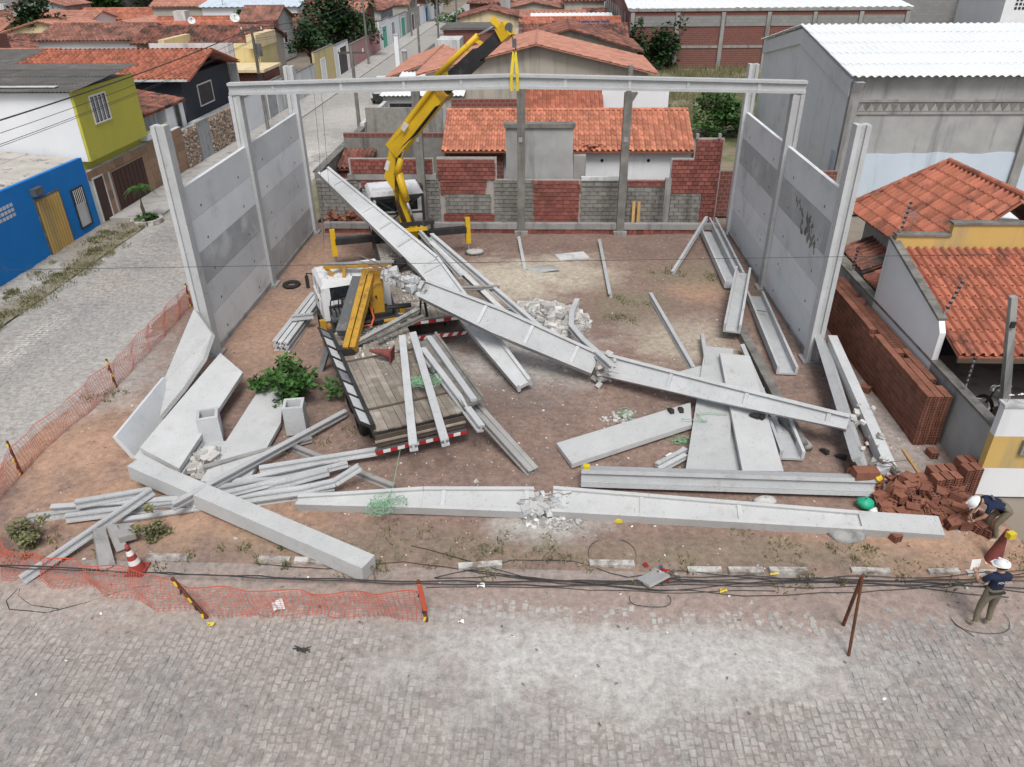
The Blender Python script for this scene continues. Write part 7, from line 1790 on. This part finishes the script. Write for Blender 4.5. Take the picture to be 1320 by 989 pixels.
t = thing('yellow_helmet', 'yellow hard hat lying against the front rafter', 'hard hat', (1.84, 13.4, 0.03))
def dome(q, c, r, h, m=0):
    n, k = 14, 5; c = V(c); vs = [c + V((r * math.cos(6.283 * i / n) * math.cos(j * 1.5708 / k), r * 1.15 * math.sin(6.283 * i / n) * math.cos(j * 1.5708 / k), h * math.sin(j * 1.5708 / k))) for j in range(k + 1) for i in range(n)]
    q.add(vs, [(j * n + i, j * n + (i + 1) % n, (j + 1) * n + (i + 1) % n, (j + 1) * n + i) for j in range(k) for i in range(n)], m, .5)
part(t, 'shell', 'tape_yellow', lambda q: dome(q, (0, 0, .05), .13, .15), True); part(t, 'brim', 'tape_yellow', lambda q: q.cyl((0, .02, .03), (0, .02, .055), .17, .15, 14))
def sack(label, c, r, mt, name, cat):
    b = MB(); n, k = 10, 6; c = V(c)
    vs = [c + V((r[0] * math.cos(6.283 * i / n) * math.sin(j * 3.1416 / k), r[1] * math.sin(6.283 * i / n) * math.sin(j * 3.1416 / k), r[2] * (1 - math.cos(j * 3.1416 / k)))) * 1.0 + V((rnd.uniform(-.03, .03), rnd.uniform(-.03, .03), rnd.uniform(-.02, .02))) for j in range(k + 1) for i in range(n)]
    b.add(vs, [(j * n + i, j * n + (i + 1) % n, (j + 1) * n + (i + 1) % n, (j + 1) * n + i) for j in range(k) for i in range(n)], 0, .5); return tag(b.build(name, mt, smooth=True), label, cat)
sack('green plastic bag by the right end of the front rafters', (7.65, 13.96, 0.05), (.2, .18, .14), 'plastic_green', 'plastic_bag', 'bag')
sack('white printed plastic bag next to the green one', (7.96, 13.8, 0.05), (.3, .12, .06), 'paper', 'plastic_bag', 'bag')
sack('half-buried boulder with grey top near the front kerb', (6.91, 12.99, -0.08), (.42, .3, .16), 'concrete_grey', 'boulder', 'rock')
sack('crumpled grey bag on the dirt under the straight I-beam', (5.35, 14.07, 0.02), (.3, .14, .1), 'chunk', 'plastic_bag', 'bag')
sack('white stone by the right outrigger of the rear truck', (-2.92, 30.7, 0.02), (.4, .25, .12), 'chunk', 'boulder', 'rock')
sack('grey bucket lying among the purlins on the truck bed', (-2.98, 18.09, 1.2), (.13, .2, .13), 'dark_grey_metal', 'bucket', 'bucket')
t = thing('rag_heap', 'heap of rags and a grey board tangled in the kerb cables', 'rags', (2.57, 11.67, 0))
b = MB(); q = V((2.4, 11.48, 0.12)); b.box(q, (.55, .42, .06), .6, mat=Matrix.Rotation(.6, 3, 'Z') @ Matrix.Rotation(-.35, 3, 'X')); b.build('grey_board', 'plaster_grey', t)
for k in range(16):
    b = MB(); b.chunk(V((2.59, 11.66, 0.1)) + V((rnd.gauss(0, .28), rnd.gauss(0, .1), rnd.uniform(-.06, .08))), rnd.uniform(.05, .12), flat=.35); b.build('rag', rnd.choice(('red_cloth', 'blue_cloth', 'plaster_dirty_white', 'wood', 'dark_grey_metal', 'wood_dark')), t)
for lb, p in (('yellow tape scrap left of the rag heap', (1.98, 11.39, 0.04)), ('yellow tape scrap on the long kerb run', (4.93, 11.6, 0.14)), ('yellow tape scrap on the dust right of the rag heap', (3.8, 11.23, 0.04)), ('yellow tape scrap at the foot of the taped stake', (-6.48, 10.03, 0.03))):
    b = MB(); b.tube([V(p) + V((rnd.uniform(-.12, .12), rnd.uniform(-.06, .06), .02)) for _ in range(5)], .022, 4); tag(b.build('tape_scrap', 'tape_yellow'), lb, 'tape')
b = MB(); n = 16; c = V((-9.89, 27.07, 0.08)); b.tube([c + V((.27 * math.cos(6.2832 * i / n), .27 * math.sin(6.2832 * i / n), .0)) for i in range(n + 1)], .09, 8); tag(b.build('old_tyre', 'rubber', smooth=True), 'old tyre lying by the middle column of the street wall', 'tyre')
for lb, x in (('left tan board leaning on the rear block wall', 4.28), ('right tan board leaning on the rear block wall', 4.52)):
    b = MB(); b.bar((x, 34.45, 0), (x + .03, 34.82, 1.15), .14, .04); tag(b.build('wooden_board', 'wood_tan'), lb, 'board', 'tan boards against the rear wall')
b = MB(); b.bar((9.52, 16.36, 0.05), (9.5, 15.29, 0.05), .07, .05); tag(b.build('wooden_stick', 'wood_tan'), 'pale wooden stick on the dirt by the brick pile', 'stick')
b = MB()
for i in range(320):
    k = rnd.random(); x, y = (rnd.uniform(-10, 10), rnd.gauss(11.6, .5)) if k < .4 else ((rnd.uniform(-13.5, 10), rnd.uniform(12, 20)) if k < .8 else (rnd.uniform(-9, 9), rnd.uniform(8, 11)))
    s_ = rnd.uniform(.012, .04); z = (lot_h(x, y) if y > 11.5 else max(dust_front(x, y), 0)) + .012; a = rnd.uniform(0, 3); q = Matrix.Rotation(a, 3, 'Z')
    b.add([V((x, y, z)) + q @ V(p) for p in ((-s_, -s_ * .6, 0), (s_, -s_ * .5, .005), (s_ * .8, s_ * .6, .01), (-s_ * .9, s_ * .5, 0))], [(0, 1, 2, 3)], 0 if rnd.random() < .15 else 1)
tag(b.build('litter', ['paper', 'concrete_old'], kind='stuff'), 'tiny paper scraps and pebbles scattered on dirt and road', 'litter')

# ================================================================ people
def fingers(b, wrist, d, side, m, curl=.5):
    """palm and five fingers continuing the forearm direction d"""
    d = V(d).normalized(); s_ = V(side).normalized(); n = d.cross(s_).normalized(); w = V(wrist)
    b.hexa([w - s_ * .03 - n * .014, w + s_ * .03 - n * .014, w + d * .09 + s_ * .04 - n * .013, w + d * .09 - s_ * .04 - n * .013, w - s_ * .03 + n * .014, w + s_ * .03 + n * .014, w + d * .09 + s_ * .04 + n * .013, w + d * .09 - s_ * .04 + n * .013], m, .5)
    for k, l in enumerate((.062, .072, .068, .052)):
        p = w + d * .088 + s_ * (-.03 + .02 * k); q = p + d * l * .55 + n * l * .15 * curl; e = q + d * l * .35 + n * l * .5 * curl
        b.tube([p, q, e], .009, 6, m)
    p = w + d * .03 - s_ * .032; b.tube([p, p + d * .035 - s_ * .03 + n * .01, p + d * .075 - s_ * .03 + n * .02], .0105, 6, m)
ED = [('pelvis', 'waist'), ('waist', 'chest'), ('chest', 'neck'), ('neck', 'chin'), ('chin', 'head'), ('head', 'crown'), ('chest', 'shL'), ('shL', 'elL'), ('elL', 'wrL'), ('chest', 'shR'), ('shR', 'elR'), ('elR', 'wrR'),
      ('pelvis', 'hipL'), ('hipL', 'knL'), ('knL', 'anL'), ('anL', 'toL'), ('pelvis', 'hipR'), ('hipR', 'knR'), ('knR', 'anR'), ('anR', 'toR')]
RAD = dict(pelvis=(.155, .12), waist=(.145, .105), chest=(.165, .12), neck=.055, chin=.072, head=.088, crown=.062, shL=.068, shR=.068, elL=.044, elR=.044, wrL=.030, wrR=.030, hipL=.098, hipR=.098, knL=.066, knR=.066, anL=.050, anR=.050, toL=.036, toR=.036)
REG = [('pelvis', 'waist', 0), ('waist', 'chest', 1), ('chest', 'neck', 1), ('neck', 'chin', 2), ('chin', 'head', 2), ('head', 'crown', 2), ('chest', 'shL', 1), ('shL', 'uaL', 1), ('uaL', 'elL', 2), ('elL', 'wrL', 2), ('chest', 'shR', 1), ('shR', 'uaR', 1), ('uaR', 'elR', 2), ('elR', 'wrR', 2),
       ('pelvis', 'hipL', 0), ('hipL', 'knL', 0), ('knL', 'shinL', 0), ('shinL', 'anL', 3), ('anL', 'toL', 3), ('pelvis', 'hipR', 0), ('hipR', 'knR', 0), ('knR', 'shinR', 0), ('shinR', 'anR', 3), ('anR', 'toR', 3)]
BM = ['khaki_cloth', 'navy_cloth', 'skin', 'tan_boot']
def person(label, base, rz, J, look, scale=1.0):
    t = thing('person', label, 'person', base, rz)
    t.matrix_basis = t.matrix_basis @ Matrix.Diagonal((scale, scale, scale, 1)); WM[t.name] = t.matrix_basis.copy()
    JJ = {k: V(v) for k, v in J.items()}
    for s_ in 'LR':
        JJ['ua' + s_] = lerp(JJ['sh' + s_], JJ['el' + s_], .62); JJ['shin' + s_] = lerp(JJ['kn' + s_], JJ['an' + s_], .86)
    core = {k: JJ[k] for k in RAD}
    hd, cr = JJ['head'], JJ['crown']; upv = (cr - JJ['chin']).normalized(); lk = V(look).normalized(); sd = lk.cross(upv).normalized()
    def extra(b):
        for s_ in 'LR':
            d = JJ['wr' + s_] - JJ['el' + s_]; fingers(b, JJ['wr' + s_], d, (1 if s_ == 'R' else -1, .2, 0), 2, .7)
        n0 = hd + lk * .082; b.hexa([n0 - sd * .016 - upv * .03, n0 + sd * .016 - upv * .03, n0 + sd * .014 - upv * .03 + lk * .024, n0 - sd * .014 - upv * .03 + lk * .024, n0 - sd * .01 + upv * .02, n0 + sd * .01 + upv * .02, n0 + sd * .008 + upv * .02 + lk * .006, n0 - sd * .008 + upv * .02 + lk * .006], 2, .5)
        for k in (-1, 1): b.hexa([hd + sd * k * .088 + upv * z + lk * y for z, y in ((-.03, -.02), (-.03, .01), (-.025, .01), (-.025, -.02))] + [hd + sd * k * .10 + upv * z + lk * y for z, y in ((.03, -.025), (.03, .012), (.025, .012), (.025, -.025))], 2, .5)
    b = body_mesh(core, JJ, extra); bo = b.build('body', BM, t, smooth=True, local=True)
    for k in (-1, 1):
        b = MB(); b.box(hd + lk * .084 + sd * k * .032 + upv * .012, (.02, .02, .012)); b.build('eye', 'hair', t, local=True)
    b = MB(); b.box(hd + lk * .080 - upv * .055, (.03, .03, .008)); b.build('mouth', 'red_cloth', t, local=True)
    # hair under the helmet, helmet with brim
    rot = Matrix((sd, lk, upv)).transposed()
    def wrap(fn):
        q = MB(); fn(q); q.v = [hd + rot @ p for p in q.v]; return q
    wrap(lambda q: dome(q, (0, -.016, -.045), .094, .15)).build('hair', 'hair', t, smooth=True, local=True)
    h = wrap(lambda q: dome(q, (0, -.005, .025), .132, .125)).build('helmet', 'helmet_white', t, smooth=True, local=True)
    wrap(lambda q: (q.cyl((0, .03, .020), (0, .03, .034), .150, .140, 18), q.box((0, .155, .024), (.15, .06, .012)))).build('helmet_brim', 'helmet_white', h, local=True)
    wrap(lambda q: q.box((0, 0, .145), (.035, .20, .02))).build('helmet_ridge', 'helmet_white', h, local=True)
    return t, JJ
def body_mesh(core, JJ, extra):
    names = list(core); me = bpy.data.meshes.new('body')
    me.from_pydata([tuple(core[n]) for n in names], [(names.index(a), names.index(b_)) for a, b_ in ED], [])
    o = bpy.data.objects.new('skin_source', me); COL.objects.link(o)
    o.modifiers.new('skin', 'SKIN').use_smooth_shade = True
    if not me.skin_vertices: me.attributes.new('skin_vertex', 'FLOAT', 'POINT')
    for i, n in enumerate(names):
        r = RAD[n]; me.skin_vertices[0].data[i].radius = r if isinstance(r, tuple) else (r, r); me.skin_vertices[0].data[i].use_root = (n == 'pelvis')
    o.modifiers.new('sub', 'SUBSURF').levels = 2
    dg = bpy.context.evaluated_depsgraph_get(); m2 = bpy.data.meshes.new_from_object(o.evaluated_get(dg))
    bpy.data.objects.remove(o)
    b = MB(); b.v = [v.co.copy() for v in m2.vertices]
    for p in m2.polygons:
        c = p.center; best = (1e9, 0)
        for a, d, mi in REG:
            A, D = JJ[a], JJ[d]; ab = D - A; f = max(0, min(1, (c - A).dot(ab) / max(ab.length_squared, 1e-9))); ds = (c - A - ab * f).length
            if ds < best[0]: best = (ds, mi)
        b.f.append(tuple(p.vertices)); b.m.append(best[1]); b.t.append(.5)
    extra(b); return b
def text_mesh(s, size, name, mt, parent, m4):
    c = bpy.data.curves.new(name, 'FONT'); c.body = s; c.size = size; c.align_x = 'CENTER'; c.align_y = 'CENTER'; c.extrude = .0015
    o = bpy.data.objects.new(name, c); COL.objects.link(o)
    me = bpy.data.meshes.new_from_object(o.evaluated_get(bpy.context.evaluated_depsgraph_get())); bpy.data.objects.remove(o)
    me.materials.clear(); me.materials.append(M[mt]); q = bpy.data.objects.new(name, me); COL.objects.link(q); q.parent = parent; q.matrix_basis = m4; return q
# standing officer, back to the camera, reading a sheet held in the left hand
J = dict(pelvis=(0, 0, .93), waist=(0, .01, 1.08), chest=(0, .0, 1.30), neck=(0, .02, 1.46), chin=(-.015, .045, 1.53), head=(-.02, .05, 1.60), crown=(-.02, .045, 1.69),
         shL=(-.20, 0, 1.38), elL=(-.30, .10, 1.14), wrL=(-.24, .30, 1.20), shR=(.20, 0, 1.38), elR=(.27, .06, 1.12), wrR=(.12, .26, 1.14),
         hipL=(-.10, 0, .88), knL=(-.13, .03, .50), anL=(-.15, -.02, .10), toL=(-.19, .13, .04), hipR=(.10, 0, .88), knR=(.13, .03, .50), anR=(.14, -.02, .10), toR=(.18, .13, .04))
p1, j1 = person('standing officer with white helmet, navy shirt and khaki trousers, seen from behind', (8.6, 10.5, 0.02), R(8), J, (-.35, 1, -.25), .955)
text_mesh('POLÍCIA', .075, 'back_lettering', 'stripe_white', p1, Matrix.Translation((0, -.148, 1.33)) @ Matrix.Rotation(R(90 + 3), 4, 'X'))
b = MB(); c = WM[p1.name] @ V((-.22, .40, 1.28)); b.slab([c + V((-.09, -.02, -.08)), c + V((.09, .0, -.08)), c + V((.09, .04, .13)), c + V((-.09, .02, .13))], (0, .004, 0)); tag(b.build('document', 'paper'), 'white sheet of paper held by the standing officer', 'paper')
b = MB(); b.b2(-.15, .15, -.125, .12, .985, 1.02); b.build('belt', 'black_metal', p1, local=True)
# bending officer over the brick pile, facing left
J = dict(pelvis=(0, -.12, .92), waist=(0, .04, .99), chest=(0, .28, 1.04), neck=(0, .43, 1.04), chin=(0, .50, 1.00), head=(0, .565, .985), crown=(0, .62, 1.02),
         shL=(-.19, .33, 1.02), elL=(-.22, .40, .76), wrL=(-.14, .52, .58), shR=(.19, .33, 1.02), elR=(.22, .38, .76), wrR=(.12, .50, .56),
         hipL=(-.10, -.12, .87), knL=(-.12, .06, .50), anL=(-.13, -.06, .10), toL=(-.16, .09, .04), hipR=(.10, -.12, .87), knR=(.12, .10, .50), anR=(.13, .04, .10), toR=(.15, .19, .04))
p2, j2 = person('bending officer with white helmet and navy shirt over the brick pile', (10.07, 13.02, 0.02), R(82), J, (0, .45, -1), .98)
b = MB(); b.b2(-.09, .09, .24, .29, 1.148, 1.152); b.build('back_print', 'dark_grey_metal', p2, local=True)
